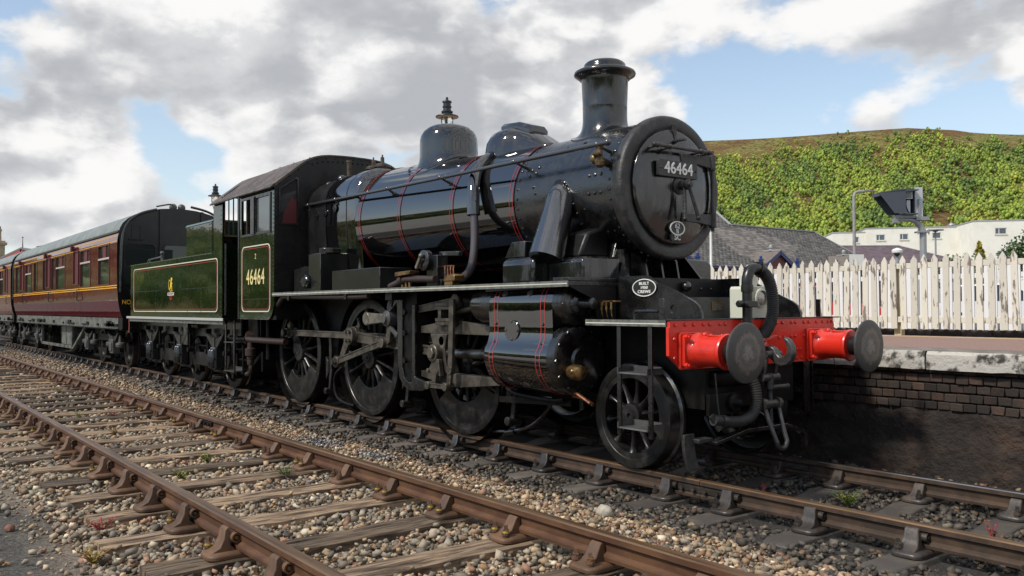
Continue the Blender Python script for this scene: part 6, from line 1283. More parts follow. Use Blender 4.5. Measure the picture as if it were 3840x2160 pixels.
def crest(a):
    A = [p[0] for p in CRA]; T = [p[1] for p in CRA]
    t = float(np.interp(a, [A[0] - .5, A[0] - .2] + A + [A[-1] + .13, A[-1] + .2, A[-1] + .32, A[-1] + .5], [T[0] * 1.1, T[0]] + T + [T[-1] * .92, T[-1] * .6, T[-1] * .12, T[-1] * .02]))
    return CP.z + 880 * t
ha0, ha1 = CRA[0][0] - .5, CRA[-1][0] + .5
hill('hillside', ha0, ha1, crest, HM, 400, 880, .5)
# --- trees: leafy crowns made of many small clump faces
def ico():
    bm = bmesh.new(); bmesh.ops.create_icosphere(bm, subdivisions=1, radius=1); v = np.array([x.co for x in bm.verts]); f = np.array([[x.index for x in q.verts] for q in bm.faces]); bm.free(); return v, f
IV, IF = ico()
def crown(seed, n, r=1.0, tall=1.3, clump=.2, nl=5):
    """lumpy lobes with loose leaf clumps over them, triangles only"""
    q = np.random.default_rng(seed); V = []; F = []; S = []; off = 0; lobes = []
    for i in range(nl):
        c = q.normal(0, .42, 3); lr = q.uniform(.3, .5) * (1 if nl > 1 else 2); c[2] = (i - (nl - 1) / 2) * .26 + q.normal(0, .15); c[:2] *= 1 - .3 * max(c[2], 0); lobes.append((c, lr))
        p = (IV * lr * q.uniform(.65, 1.2, (len(IV), 1)) + c) * (1, 1, tall); V.append(p); F.append(IF + off); off += len(IV); S.append(np.full(len(IV), q.uniform(.75, 1.1)) * q.uniform(.75, 1.15, len(IV)))
    for i in range(n):
        c, lr = lobes[q.integers(len(lobes))]; d = q.normal(size=3); d /= np.linalg.norm(d); p = (c + d * lr * q.uniform(.95, 1.2)) * (1, 1, tall)
        nrm = d + q.normal(0, .5, 3); nrm /= np.linalg.norm(nrm); u = np.cross(nrm, q.normal(size=3)); u /= np.linalg.norm(u); w = np.cross(nrm, u); s = clump * q.uniform(.6, 1.3)
        V.append(np.array([p + u * s, p + w * s * .8 - u * s * .4, p - w * s * .8 - u * s * .4])); F.append(np.array([[off, off + 1, off + 2]])); off += 3; S.append(np.full(3, q.uniform(.85, 1.15)))
    return np.concatenate(V), np.concatenate(F), np.concatenate(S)
CROWNS = [crown(i, 62, tall=q, clump=.15) for i, q in enumerate((1.25, 1.45, 1.1, 1.6, 1.3, 1.2))]
LOWC = [crown(i + 9, 20, tall=1.3, clump=.3, nl=1) for i in range(3)]
GREENS = np.array([(.11, .18, .03), (.16, .24, .032), (.21, .29, .034), (.25, .33, .036), (.29, .36, .038), (.35, .39, .045)])
def wood(name, P, S, C, crowns=CROWNS):
    VV = []; FF = []; CC = []; off = 0; w = RNG.integers(0, len(crowns), len(P)); an = RNG.uniform(0, 2 * pi, len(P))
    for k, (v, f, s) in enumerate(crowns):
        I = np.nonzero(w == k)[0]
        if not len(I): continue
        ca, sa = np.cos(an[I])[:, None], np.sin(an[I])[:, None]; x = v[None, :, 0] * ca - v[None, :, 1] * sa; y = v[None, :, 0] * sa + v[None, :, 1] * ca; z = np.repeat(v[None, :, 2], len(I), 0)
        W = np.stack([x, y, z], -1) * S[I][:, None, None] + P[I][:, None, :]; VV.append(W.reshape(-1, 3)); FF.append((f[None] + (np.arange(len(I)) * len(v))[:, None, None]).reshape(-1, 3) + off); off += len(I) * len(v)
        CC.append((C[I][:, None, :] * s[None, :, None]).reshape(-1, 3))
    return bulk(name, np.concatenate(VV), np.concatenate(FF), np.concatenate(CC), LEAF)
def trees_on(az0, az1, n, prof, d0, d1, smin, smax, dens):
    a = RNG.uniform(az0, az1, n); t = RNG.uniform(0, 1, n) ** .8; keep = RNG.uniform(0, 1, n) < np.array([dens(x, y) for x, y in zip(a, t)]); a, t = a[keep], t[keep]
    d = d0 + (d1 - d0) * t; S = RNG.uniform(smin, smax, len(a)) * (1 - .25 * t)
    Z = np.array([hz_(x, y, prof, .5) for x, y in zip(a, t)]) + S * 1.1
    pn = np.sin(a * 37 + t * 9) + np.sin(a * 83 - t * 17 + 1) + RNG.normal(0, .9, len(a)); gi = np.clip(((pn + 2.6) / 5.2 * len(GREENS)).astype(int), 0, len(GREENS) - 1)
    C = GREENS[gi] * RNG.uniform(.6, 1.15, (len(a), 1))
    return np.stack([CP.x + d * np.cos(a), CP.y + d * np.sin(a), Z], 1), S, C
AL, AR = AZ(2600), AZ(3840)
def dens(a, t):
    k = (a - AR) / (AL - AR)            # 0 at the right edge, 1 by the smokebox
    line = np.interp(k, [-.6, 0, .12, .25, .4, .55, .7, .85, 1, 1.4], [.95, .95, .93, .97, .92, .95, .9, .88, .83, .65]) + .03 * sin(a * 90) + .02 * sin(a * 217)
    if t > line: return .06 * math.exp(-(t - line) / .03) + .001
    gap = .5 * (math.exp(-((k - .72) / .12) ** 2 - ((t - .52 - .0) / .05) ** 2))
    gap += .8 * math.exp(-((k - .22) / .05) ** 2 - ((t - .42) / .05) ** 2) + .8 * math.exp(-((k - .03) / .1) ** 2 - ((t - .36) / .03) ** 2)
    return (1 - min(gap * 1.6, .97)) * min(1, .12 + (line - t) / .1)
Pw, Sw, Cw = trees_on(AR - .12, AL + .1, 8200, crest, 400, 880, 2.2, 3.9, dens)
wood('hill_wood', Pw, Sw, Cw)
# --- wood, verge and hill on the camera's side of the line (seen in the paintwork)
def crest2(a): return 95 + 25 * sin(a * 3.1)
hill('hillside', radians(180), radians(360), crest2, HM, 260, 800, -.3)
n = 1300; x = RNG.uniform(-420, 320, n); y = -RNG.uniform(150, 185, n); S = RNG.uniform(4.0, 7.5, n)
wood('roadside_wood', np.stack([x, y, S * 1.0 - .2], 1), S, GREENS[RNG.integers(0, 6, n)] * RNG.uniform(.3, .6, (n, 1)), LOWC)
a = RNG.uniform(radians(185), radians(355), 2600); t = RNG.uniform(0, .8, 2600); d = 260 + 540 * t; S = RNG.uniform(3.5, 5.5, 2600)
wood('hill_wood', np.stack([CP.x + d * np.cos(a), CP.y + d * np.sin(a), np.array([hz_(p, q, crest2, -.3) for p, q in zip(a, t)]) + S], 1), S, GREENS[RNG.integers(0, 6, 2600)] * RNG.uniform(.3, .6, (2600, 1)), LOWC)
# --- single trees on the right
def tree(label, loc, h, r, col, seed, n=700, conical=False, clump=.14, group=None):
    t = thing('conifer' if conical else 'tree', label, 'tree', loc, group)
    g = G(); q = np.random.default_rng(seed); L = Vector(loc); g.tube([L, L + Vector((.05, .02, h * .4)), L + Vector((.0, .05, h * .85))], [h * .035, h * .025, h * .008], 8)
    for i in range(7):
        a = q.uniform(0, 2 * pi); z = h * q.uniform(.3, .7); g.tube([L + Vector((0, 0, z)), L + Vector((r * .5 * cos(a), r * .5 * sin(a), z + h * .15))], [h * .012, h * .004], 5)
    obj('trunk', g, mat('bark', (.06, .05, .04), .9) if 'bark' not in MATS else MATS['bark'], t, org=loc)
    V = []; F = []; C_ = []
    for i in range(n):
        if conical: zz = q.uniform(0, 1); rr = r * (1 - zz) ** .8 * (q.uniform(.55, 1.05)) * (1 + .25 * sin(zz * 40)); a = q.uniform(0, 2 * pi); p = np.array((rr * cos(a), rr * sin(a), h * (.08 + .92 * zz)))
        else:
            d = q.normal(size=3); d /= np.linalg.norm(d); c = lob[q.integers(len(lob))] if i else None
            if i == 0: lob = [(q.normal(0, .45, 3) * (r, r, h * .28) + (0, 0, h * .62), q.uniform(.35, .55) * r) for _ in range(9)]; c = lob[0]
            p = c[0] + d * c[1] * q.uniform(.6, 1.05)
        nr = q.normal(size=3); nr /= np.linalg.norm(nr); u = np.cross(nr, q.normal(size=3)); u /= np.linalg.norm(u); w = np.cross(nr, u); s = clump * q.uniform(.5, 1.2); k = len(V)
        V += [p + u * s, p + w * s * .6, p - u * s, p - w * s * .6]; F.append((k, k + 1, k + 2, k + 3)); C_ += [np.array(col) * q.uniform(.65, 1.3)] * 4
    o = bulk('crown', np.array(V), np.array(F), np.array(C_), LEAF, t); del o['kind']
tree('golden yellow conifer in front of the white flats behind the fence', (-18.3, 45.6, 1.4), 3.7, .95, (.3, .26, .02), 3, 900, True, .13)
tree('pale grey green shrub left of the golden conifer behind the fence', (-19.0, 44.6, 1.2), 3.6, 1.5, (.1, .14, .05), 4, 800, False, .12)
tree('dark green broadleaf tree at the right edge behind the fence', (-18.4, 53.7, .8), 6.6, 2.2, (.06, .105, .025), 5, 2400, False, .13)
tree('bright green bush between the slate roof and the white flats', (-36.0, 60.5, .5), 5.2, 2.0, (.1, .16, .03), 6, 700, False, .2)
# --- station building with big slate roof
SB_ = thing('station_building', 'station building with a large grey slate roof and blue trimmed gablets behind the fence', 'building', (-24.5, 30, .6))
EX, EZ, SL = -21.5, 3.3, .813
def rz(x): return EZ + (EX - x) * SL
g = G(); g.box(-27.4, -21.6, 22.2, 41.2, .6, 3.3); g.prism([(-21.62, 3.3), (-24.5, 5.6), (-27.4, 3.3)], 'y', 22.3, 39.0); obj('wall', g, BRKR, SB_, smooth=0)
g = G(); sl = [(EX, EZ), (-24.5, rz(-24.5))]
# underlay of the slates: front slope, hip end and rear slope
g.add([(EX, 30.9, EZ), (EX, 41.4, EZ), (-24.5, 38.6, rz(-24.5)), (-24.5, 30.9, rz(-24.5)), (-27.5, 41.4, EZ), (-27.5, 30.9, EZ)], [(0, 1, 2, 3), (1, 4, 2), (4, 5, 3, 2)])
g.add([(EX, 22, EZ), (EX, 30.89, EZ), (-27, 30.89, rz(-27)), (-27, 22, rz(-27)), (-32.5, 30.89, EZ), (-32.5, 22, EZ)], [(0, 1, 2, 3), (3, 2, 4, 5), (1, 4, 2), (0, 3, 5)]); g.v = [(x, y, z - .03) for x, y, z in g.v]
RFs = obj('roof', g, SLA if 0 else mat('roof_underlay', (.09, .085, .08), .8), SB_, smooth=0)
sg = G(); th = math.atan(SL); cu_, su_ = cos(th), sin(th)
def slate_box(w, l, t): 
    q = G(); q.add([(x * 1., y, z) for x, y, z in ((0, 0, 0), (0, w, 0), (-l * cu_, w, l * su_), (-l * cu_, 0, l * su_), (su_ * t, 0, cu_ * t), (su_ * t, w, cu_ * t), (-l * cu_ + su_ * t * .3, w, l * su_ + cu_ * t * .3), (-l * cu_ + su_ * t * .3, 0, l * su_ + cu_ * t * .3))], [(4, 5, 6, 7), (0, 1, 5, 4), (0, 4, 7, 3), (1, 2, 6, 5)]); return q
EXP = .165; rows = int(hypot(3.0, 3.0 * SL) / EXP) + 13; SW = .29
SLP = []; restV = []; restF = []; restC = []
proto = [obj('slate', slate_box(SW - .008, EXP + .02, .016), SLT, RFs, org=(0, 0, 0), smooth=0) for _ in range(1)]
places = []
for r_ in range(rows):
    d = r_ * EXP; x = EX - d * cu_; z = EZ + d * su_
    y1 = 41.4 - (EX - x) * (2.8 / 3.0) if x > -24.5 else 30.85
    if x < -27: break
    y = 24.4 + (r_ % 2) * SW / 2
    while y < y1 - .1:
        places.append((x, y, z, min(SW, y1 - y))); y += SW
places.sort(key=lambda p: (p[1] - 30.5) ** 2 * .1 + abs(p[2] - 4.6) * 2 if p[1] > 28.5 else 99)
for i, (x, y, z, w) in enumerate(places):
    L = (x, y + random.uniform(-.006, .006), z)
    if i < 300:
        if i == 0: proto[0].location = Vector(L) - WORG[RFs.name]
        else: place(proto[0], RFs, L, (random.gauss(0, .008), random.gauss(0, .006), 0))
    else:
        q = slate_box(w - .008, EXP + .02, .016 * random.uniform(.6, 1.4)); n0_ = len(restV); restV += [(p[0] + L[0], p[1] + L[1], p[2] + L[2]) for p in q.v]; restF += [tuple(k + n0_ for k in f_) for f_ in q.f]; sh = random.uniform(.6, 1.4); restC += [(.15 * sh, .137 * sh, .125 * sh)] * 8
Vv = np.array(restV); o = bulk('slates', Vv - np.array(WORG[RFs.name]), np.array(restF), np.array(restC), SLA, RFs)
g = G(); g.bar((-24.5, 30.9, rz(-24.5) + .03), (-24.5, 38.6, rz(-24.5) + .03), .16, .06); g.bar((-24.5, 38.6, rz(-24.5) + .03), (EX, 41.4, EZ + .03), .14, .05); g.bar((-24.5, 30.88, rz(-24.5) + .02), (-27, 30.88, rz(-27) + .02), .16, .08); obj('ridge_flashing', g, LEAD, RFs, smooth=0)
g = G(); g.box(EX - .02, EX + .09, 22, 41.4, EZ - .1, EZ - .02); obj('gutter', g, NAVY, SB_, smooth=0)
for yc in (22.7, 30.35, 36.9):
    fx = -21.1; hw, z0_, z1_ = 1.36, 3.36, 4.14
    g = G(); g.prism([(yc - hw, .6), (yc + hw, .6), (yc + hw, z0_), (yc, z1_ - .06), (yc - hw, z0_)], 'x', -22.6, fx - .06); GB = obj('gablet', g, mat('dark_red_brick', (.16, .055, .045), .85, col2=(.3, .2, .18), vs=60, lo=.55, hi=.62, stretch=(1, .5, 2)) if 'dark_red_brick' not in MATS else MATS['dark_red_brick'], SB_, smooth=0)
    g = G()
    for s in (-1, 1):
        xb0 = EX - (z1_ - EZ) / SL; xb1 = EX - (z0_ - EZ) / SL
        g.add([(fx + .1, yc, z1_), (xb0, yc, z1_), (xb1, yc + s * (hw + .16), z0_ - .09), (fx + .1, yc + s * (hw + .16), z0_ - .09)] + [(fx + .1, yc, z1_ + .04), (xb0, yc, z1_ + .04), (xb1, yc + s * (hw + .16), z0_ - .05), (fx + .1, yc + s * (hw + .16), z0_ - .05)], [(0, 1, 2, 3), (4, 5, 6, 7), (0, 3, 7, 4), (2, 3, 7, 6), (0, 1, 5, 4)])
    obj('gablet_roof', g, mat('brown_slate', (.16, .135, .115), .7, col2=(.11, .09, .08), vs=9), GB, smooth=0)
    g = G()
    for s in (-1, 1): g.bar((fx + .06, yc, z1_ - .07), (fx + .06, yc + s * (hw + .1), z0_ - .14), .07, .17)
    obj('bargeboard', g, NAVY, GB, smooth=0)
    g = G(); g.box(-22.0, fx + .12, yc - .05, yc + .05, z1_ + .035, z1_ + .08); g.bar((EX - .5, yc - hw - .05, z0_ + .1), (-22.65, yc, z1_ + .05), .1, .05); obj('gablet_flashing', g, LEAD, GB, smooth=0)
    for s in (-1, 1):
        g = G(); yy = yc + s * (hw + .14); g.box(fx - .06, fx + .08, yy - .07, yy + .07, 3.1, 3.64); g.box(fx - .1, fx + .12, yy - .11, yy + .11, 3.64, 3.69); g.box(fx - .04, fx + .06, yy - .05, yy + .05, 3.69, 3.79); g.sph((fx + .01, yy, 3.82), .06); obj('finial_post', g, NAVY, GB, smooth=30)
    g = G(); g.lathe((-21.6, yc, z1_ + .05), (0, 0, 1), [(0, .1), (.06, .1), (.08, .05), (.14, .1), (.22, .1), (.3, .02)], 10); obj('ridge_finial', g, LEAD, GB)
# --- purple-roofed building
d_ = Vector((CR.x, CR.y, 0)).normalized(); w_ = Vector((-d_.y, d_.x, 0)); w_ = w_ if w_.dot(CF) > 0 else -w_
def hipped(name, label, o, L, D, ze, zr, hipl, M, wallm):
    o = Vector(o); T = thing(name, label, 'building', (*o.xy, .6)); Pt = lambda s, t, z: tuple(Vector((o.x, o.y, 0)) + d_ * s + w_ * t + Vector((0, 0, z)))
    g = G(); g.add([Pt(s, t, z) for z in (.6, ze) for s, t in ((.2, .2), (L - .2, .2), (L - .2, D - .2), (.2, D - .2))], [(0, 1, 5, 4), (1, 2, 6, 5), (2, 3, 7, 6), (3, 0, 4, 7)]); obj('wall', g, wallm, T, smooth=0)
    g = G(); g.add([Pt(0, 0, ze - .02), Pt(L, 0, ze - .02), Pt(L, D, ze - .02), Pt(0, D, ze - .02), Pt(0, D / 2, zr - .02), Pt(L - hipl, D / 2, zr - .02)], [(0, 1, 5, 4), (1, 2, 5), (2, 3, 4, 5), (0, 4, 3)]); R_ = obj('roof', g, mat('purple_underlay', (.08, .06, .068), .8), T, smooth=0)
    V = []; F = []; C_ = []; n = 26
    for r_ in range(n):
        for side in (0, 1):
            t0, t1 = r_ / n, (r_ + 1) / n
            if side == 0: lo = lambda t, k: Pt(k, D / 2 * t, ze + (zr - ze) * t); k0, k1 = 0, lambda t: L - hipl * t
            else: lo = lambda t, k: Pt(L - hipl * t, D / 2 * t + k, ze + (zr - ze) * t); k0, k1 = 0, lambda t: D - D * t
            k = k0 - (.15 if r_ % 2 else 0)
            while k < k1(t0) - .05:
                a, b_ = max(k, k0), min(k + .3, k1(t0)); b2 = min(b_, k1(t1)); n0_ = len(V); 
                if b_ - .012 > a and b2 > a: 
                    V += [np.array(lo(t0, a)) + (0, 0, .02), np.array(lo(t0, b_ - .012)) + (0, 0, .02), np.array(lo(t1, b2 - .012)), np.array(lo(t1, a)), np.array(lo(t0, a)) - (0, 0, .0), np.array(lo(t0, b_ - .012))]; F += [(n0_, n0_ + 1, n0_ + 2, n0_ + 3), (n0_ + 4, n0_ + 5, n0_ + 1, n0_)]; sh = random.uniform(.75, 1.2); C_ += [(.135 * sh, .10 * sh, .115 * sh)] * 6
                k += .3
    bulk('slates', np.array(V) - np.array(WORG[R_.name]), np.array(F), np.array(C_), PSL, R_)
    g = G(); A, B = Vector(Pt(0, D / 2, zr + .03)), Vector(Pt(L - hipl, D / 2, zr + .03)); g.bar(A, B, .15, .06); g.bar(B, Pt(L, 0, ze + .03), .18, .05); g.bar(B, Pt(L, D, ze + .03), .15, .05); obj('ridge_flashing', g, LEAD, R_, smooth=0); return T
hipped('low_building', 'low building with a purple slate hipped roof in front of the white flats', (-31.0, 45.0, 0), 14.6, 7.4, 3.9, 5.8, 5.0, PSL, mat('grey_harling', (.5, .48, .44), .9))
# --- white flats
FL = thing('block_of_flats', 'long white flat roofed block of flats below the wooded hill', 'building', (-54, 106, .6))
fd = (d_ * .983 - w_ * .185).normalized(); fw = Vector((-fd.y, fd.x, 0)); fw = fw if fw.dot(CF) > 0 else -fw; FO = Vector((-60.2, 97.9, 0))
FP_ = lambda s, t, z: tuple(FO + fd * s + fw * t + Vector((0, 0, z)))
FRM = mat('upvc_window', (.75, .75, .75), .4); FGL = mat('flat_glass', (.09, .11, .13), .06, ior=1.6)
for s0, s1, t0, zt, ws_ in ((.1, 4.6, .5, 11.2, [(3.0, 9.85, .75)]), (4.2, 15.9, 0, 11.65, [(6.0, 10.05, 1.1), (8.9, 10.1, 1.05), (12.9, 10.2, 1.05), (6.0, 7.2, 1.1), (12.9, 7.2, 1.05)]), (15.3, 40, -6.5, 11.75, [(18.4, 10.1, 1.3), (18.6, 7.3, 1.2), (23.5, 10.1, 1.3)])):
    g = G(); hs = [(a - w / 2, a + w / 2, b, b + .78) for a, b, w in ws_]; g.sheet(s0, s1, .6, zt, hs, lambda u, v: FP_(u, t0, v)); g.sheet(t0, 14, .6, zt, [], lambda u, v: FP_(s0, u, v)); g.add([FP_(s0, t0, zt), FP_(s1, t0, zt), FP_(s1, 14, zt), FP_(s0, 14, zt)], [(0, 1, 2, 3)]); WL = obj('wall', g, REND, FL, smooth=0)
    g = G(); g.add([FP_(u, v, z) for z in (zt + .002, zt + .1) for u, v in ((s0 - .08, t0 - .08), (s1, t0 - .08), (s1, 14), (s0 - .08, 14))], [(4, 5, 6, 7), (0, 1, 5, 4), (0, 4, 7, 3)]); obj('parapet_cap', g, LEAD, WL, smooth=0)
    for a, b_, w in ws_:
        g = G(); ff = lambda u, v, t: FP_(u, t0 + t, v); g.frame(a - w / 2, a + w / 2, b_, b_ + .78, .07, ff, .06, .16); 
        for k in (a - w * .15, ): g.add([ff(u, v, t) for u in (k - .03, k + .03) for t in (.07, .15) for v in (b_ + .07, b_ + .71)], [(0, 1, 3, 2), (4, 6, 7, 5), (0, 4, 5, 1), (2, 3, 7, 6)])
        WF = obj('window', g, FRM, WL, smooth=0)
        g = G(); g.add([ff(a - w / 2 + .05, b_ + .05, .12), ff(a + w / 2 - .05, b_ + .05, .12), ff(a + w / 2 - .05, b_ + .73, .12), ff(a - w / 2 + .05, b_ + .73, .12)], [(0, 1, 2, 3)]); obj('window_pane', g, FGL, WL, smooth=0)
        g = G(); g.add([ff(u, v, t) for u in (a - w / 2 - .08, a + w / 2 + .08) for t in (-.1, .06) for v in (b_ - .1, b_ - .01)], [(0, 1, 3, 2), (4, 6, 7, 5), (0, 4, 5, 1), (2, 3, 7, 6), (0, 2, 6, 4), (1, 5, 7, 3)]); obj('window_sill', g, mat('sill_buff', (.55, .5, .38), .8) if 'sill_buff' not in MATS else MATS['sill_buff'], WL, smooth=0)
g = G(); c_ = Vector(FP_(15.6, 3, 11.75)); g.cyl(c_, c_ + Vector((0, 0, .35)), .4, n=16); g.cyl(c_ + Vector((0, 0, .35)), c_ + Vector((0, 0, .45)), .55, .5, n=16); g.cyl(c_ + Vector((0, 0, .45)), c_ + Vector((0, 0, .7)), .35, .2, n=16); obj('roof_vent', g, GALV, FL)
# --- red building at the far left
RH = thing('gabled_building', 'orange red gabled building with a buff chimney at the far left behind the carriages', 'building', (-70, 2.5, .5))
def rh(u, v, dd): 
    k = camdir(u, v); return CP + k * dd
A_ = rh(85, 932, 62); B_ = rh(-80, 985, 62); C2 = rh(108, 943, 62)
ax_ = Vector((.55, .835, 0)).normalized(); ay_ = Vector((-.835, .55, 0)); pk_ = Vector((A_.x, A_.y, 0)); zp_ = A_.z
HP = lambda s, t, z: tuple(pk_ + ax_ * s + ay_ * t + Vector((0, 0, z)))
g = G(); g.add([HP(-5, 0, .4), HP(5, 0, .4), HP(5, 0, zp_ - 2.6), HP(0, 0, zp_ - .12), HP(-5, 0, zp_ - 2.6)] + [HP(-5, 9, .4), HP(5, 9, .4), HP(5, 9, zp_ - 2.6), HP(0, 9, zp_ - .12), HP(-5, 9, zp_ - 2.6)], [(0, 1, 2, 3, 4), (5, 6, 7, 8, 9), (0, 4, 9, 5), (1, 2, 7, 6)]); obj('wall', g, RUFB, RH, smooth=0)
g = G()
for s in (-1, 1): g.add([HP(0, -.25, zp_ - .05), HP(s * 5.3, -.25, zp_ - 2.7), HP(s * 5.3, 9.2, zp_ - 2.7), HP(0, 9.2, zp_ - .05)] + [HP(0, -.25, zp_ + .08), HP(s * 5.3, -.25, zp_ - 2.57), HP(s * 5.3, 9.2, zp_ - 2.57), HP(0, 9.2, zp_ + .08)], [(0, 1, 2, 3), (4, 5, 6, 7), (0, 1, 5, 4), (1, 2, 6, 5)])
RR = obj('roof', g, mat('pale_slate', (.22, .22, .22), .6), RH, smooth=0)
g = G()
for s in (-1, 1): g.bar(HP(0, -.27, zp_ - .3), HP(s * 5.2, -.27, zp_ - 2.9), .1, .35)
obj('bargeboard', g, mat('pink_red_bargeboard', (.5, .13, .1), .6), RH, smooth=0)
g = G(); ct = HP(-2.1, .9, 0); g.box(ct[0] - .35, ct[0] + .35, ct[1] - .35, ct[1] + .35, zp_ - 2.2, zp_ + .3); g.box(ct[0] - .48, ct[0] + .48, ct[1] - .48, ct[1] + .48, zp_ + .3, zp_ + .5); g.box(ct[0] - .38, ct[0] + .38, ct[1] - .38, ct[1] + .38, zp_ + .5, zp_ + .62); CHo = obj('chimney', g, SAND, RR, bev=.03, smooth=0)
g = G(); g.lathe((ct[0], ct[1], zp_ + .62), (0, 0, 1), [(0, .2), (.1, .16), (.7, .15), (.72, .2), (.85, .2), (.86, .13), (1.05, .13)], 14); obj('chimney_pot', g, SAND, RH)
g = G(); g.lathe((HP(0, 0, 0)[0], HP(0, 0, 0)[1], zp_ + .05), (0, 0, 1), [(0, .04), (.7, .015), (.72, .05), (.78, .05), (.8, .01)], 8); obj('finial', g, SAT, RH)
# --- railway signal seen from behind
SG = thing('railway_signal', 'dark grey railway signal head seen from behind on a cranked galvanised post', 'signal', (-9.85, 22.4, .6))
sd = d_; sw = w_; SO = Vector((-9.85, 22.4, 0)); SP = lambda s, t, z: tuple(SO + sd * s + sw * t + Vector((0, 0, z)))
g = G(); g.tube([SP(0, 0, .6), SP(0, 0, 3.9)], .11, 10); g.tube([SP(0, 0, 3.82), SP(0, 0, 3.9), SP(-.08, 0, 4.08), SP(-.26, 0, 4.26), SP(-.42, 0, 4.3), SP(-.9, 0, 4.32)], [.11, .11, .1, .09, .075, .07], 10); PO = obj('post', g, GALV, SG, smooth=20)
g = G(); g.add([SP(s, t, z) for z in (3.86, 3.91) for s, t in ((-.22, -.16), (.16, -.16), (.16, .16), (-.22, .16))], [(0, 1, 2, 3), (4, 5, 6, 7), (0, 1, 5, 4), (1, 2, 6, 5), (2, 3, 7, 6), (3, 0, 4, 7)])
for s in (-.21, .15): g.cyl(SP(s, -.1, 3.8), SP(s, -.1, 3.98), .02)
obj('flange', g, GALV, PO, smooth=0)
def sbox(g, s0, s1, t0, t1, z0, z1): g.add([SP(s, t, z) for z in (z0, z1) for s, t in ((s0, t0), (s1, t0), (s1, t1), (s0, t1))], [(0, 1, 2, 3), (4, 5, 6, 7), (0, 1, 5, 4), (1, 2, 6, 5), (2, 3, 7, 6), (3, 0, 4, 7)])
g = G(); pr_ = lambda t: [SP(-1.58, t, 5.17), SP(-.7, t, 5.29), SP(-.7, t, 4.48), SP(-1.08, t, 4.5)]
g.loft([pr_(-.3), pr_(-.28)]); g.loft([pr_(.28), pr_(.3)]); g.loft([[SP(-1.58, -.3, 5.17), SP(-.7, -.3, 5.29), SP(-.25, -.3, 5.26), SP(-.25, .3, 5.26), SP(-.7, .3, 5.29), SP(-1.58, .3, 5.17)], [SP(-1.58, -.3, 5.2), SP(-.7, -.3, 5.32), SP(-.25, -.3, 5.29), SP(-.25, .3, 5.29), SP(-.7, .3, 5.32), SP(-1.58, .3, 5.2)]])
obj('signal_hood', g, SIGB, SG, smooth=0)
g = G(); sbox(g, -.7, -.28, .2, .28, 4.48, 5.27); sbox(g, -.7, -.28, -.28, .28, 4.46, 4.5); sbox(g, -.31, -.28, -.05, .28, 4.48, 5.27); sbox(g, -1.58, -1.5, -.28, .28, 5.08, 5.17); obj('signal_head', g, SIGB, SG, smooth=0)
g = G(); sbox(g, -.69, -.46, -.1, .2, 4.5, 4.95); sbox(g, -.68, -.4, -.14, .2, 5.0, 5.24); obj('signal_module', g, mat('module_grey', (.55, .56, .56), .5), SG, smooth=0)
g = G(); g.tube(crv([SP(-.6, -.13, 5.0), SP(-.64, -.17, 4.8), SP(-.58, -.14, 4.62), SP(-.5, -.12, 4.5)], 5), .018, 6)
for k in range(5): sbox(g, -.66, -.43, -.15, -.141, 5.03 + .04 * k, 5.045 + .04 * k)
obj('signal_cable', g, MATS['hole_black'], SG)
g = G(); sbox(g, -.26, 0, -.02, .02, 4.4, 5.4); obj('back_plate', g, mat('pale_grey_panel', (.5, .51, .52), .5), SG, smooth=0)
g = G(); sbox(g, -.17, -.13, -.08, -.02, 4.45, 5.0); sbox(g, -.95, -.3, -.12, .12, 4.36, 4.42); sbox(g, -.9, -.35, -.1, .1, 4.42, 4.46); sbox(g, -.28, .15, -.15, .1, 4.28, 4.4); sbox(g, -1.0, -.85, -.1, .1, 4.2, 4.35); obj('signal_bracket', g, GALV, SG, smooth=0)
# --- street lamps, masts, poles
def mast(name, label, cat, p, z0, z1, r, M, group=None):
    T = thing(name, label, cat, (p[0], p[1], z0), group); g = G(); g.tube([(p[0], p[1], z0), (p[0], p[1], z0 + (z1 - z0) * .5), (p[0], p[1], z0 + (z1 - z0) * .5 + .02), (p[0], p[1], z1)], [r, r, r * .72, r * .68], 10); return T, g
T, g = mast('street_lamp', 'tall grey street lamp with a short curved arm left of the signal', 'street lamp', (-18.37, 32.55), .6, 6.75, .11, GALV, 'street lamps')
g.tube(crv([(-18.37, 32.55, 6.7), (-18.34, 32.6, 6.9), (-18.24, 32.74, 6.98), (-18.05, 32.98, 6.99)], 6), .072, 8); obj('pole', g, mat('weathered_pole', (.33, .32, .3), .6, col2=(.25, .235, .22), vs=6), T)
g = G(); g.loft([[tuple(Vector((-18.1, 32.9, 6.97)) + d_ * s + w_ * t + Vector((0, 0, z))) for t, z in ((-w, 0), (w, 0), (w * .7, h), (-w * .7, h))] for s, w, h in ((0, .06, .05), (.15, .11, .09), (.5, .11, .07), (.72, .05, .03))]); obj('lamp_head', g, mat('lamp_head_grey', (.12, .12, .12), .5), T)
T, g = mast('street_lamp', 'slim grey street lamp with flat top in front of the white flats', 'street lamp', (-29.7, 63.66), .6, 7.5, .1, GALV, 'street lamps'); obj('pole', g, mat('blue_grey_pole', (.25, .28, .33), .6), T)
g = G(); g.cyl((-29.7, 63.66, 7.5), (-29.7, 63.66, 7.58), .65, .6, n=16); g.cyl((-29.7, 63.66, 7.4), (-29.7, 63.66, 7.5), .15, .3, n=12); obj('lamp_head', g, MATS['lamp_head_grey'], T)
T, g = mast('white_post', 'thin white painted post beside the smokebox in front of the slate roof', 'post', (-10.95, 12.76), .6, 3.6, .052, PWHT); g.v = [(p[0], p[1], p[2]) for p in g.v]; obj('pole', g, PWHT, T)
T, g = mast('camera_pole', 'grey pole with a white dome security camera behind the fence', 'camera pole', (-9.34, 19.76), .6, 3.02, .085, GALV); obj('pole', g, GALV, T)
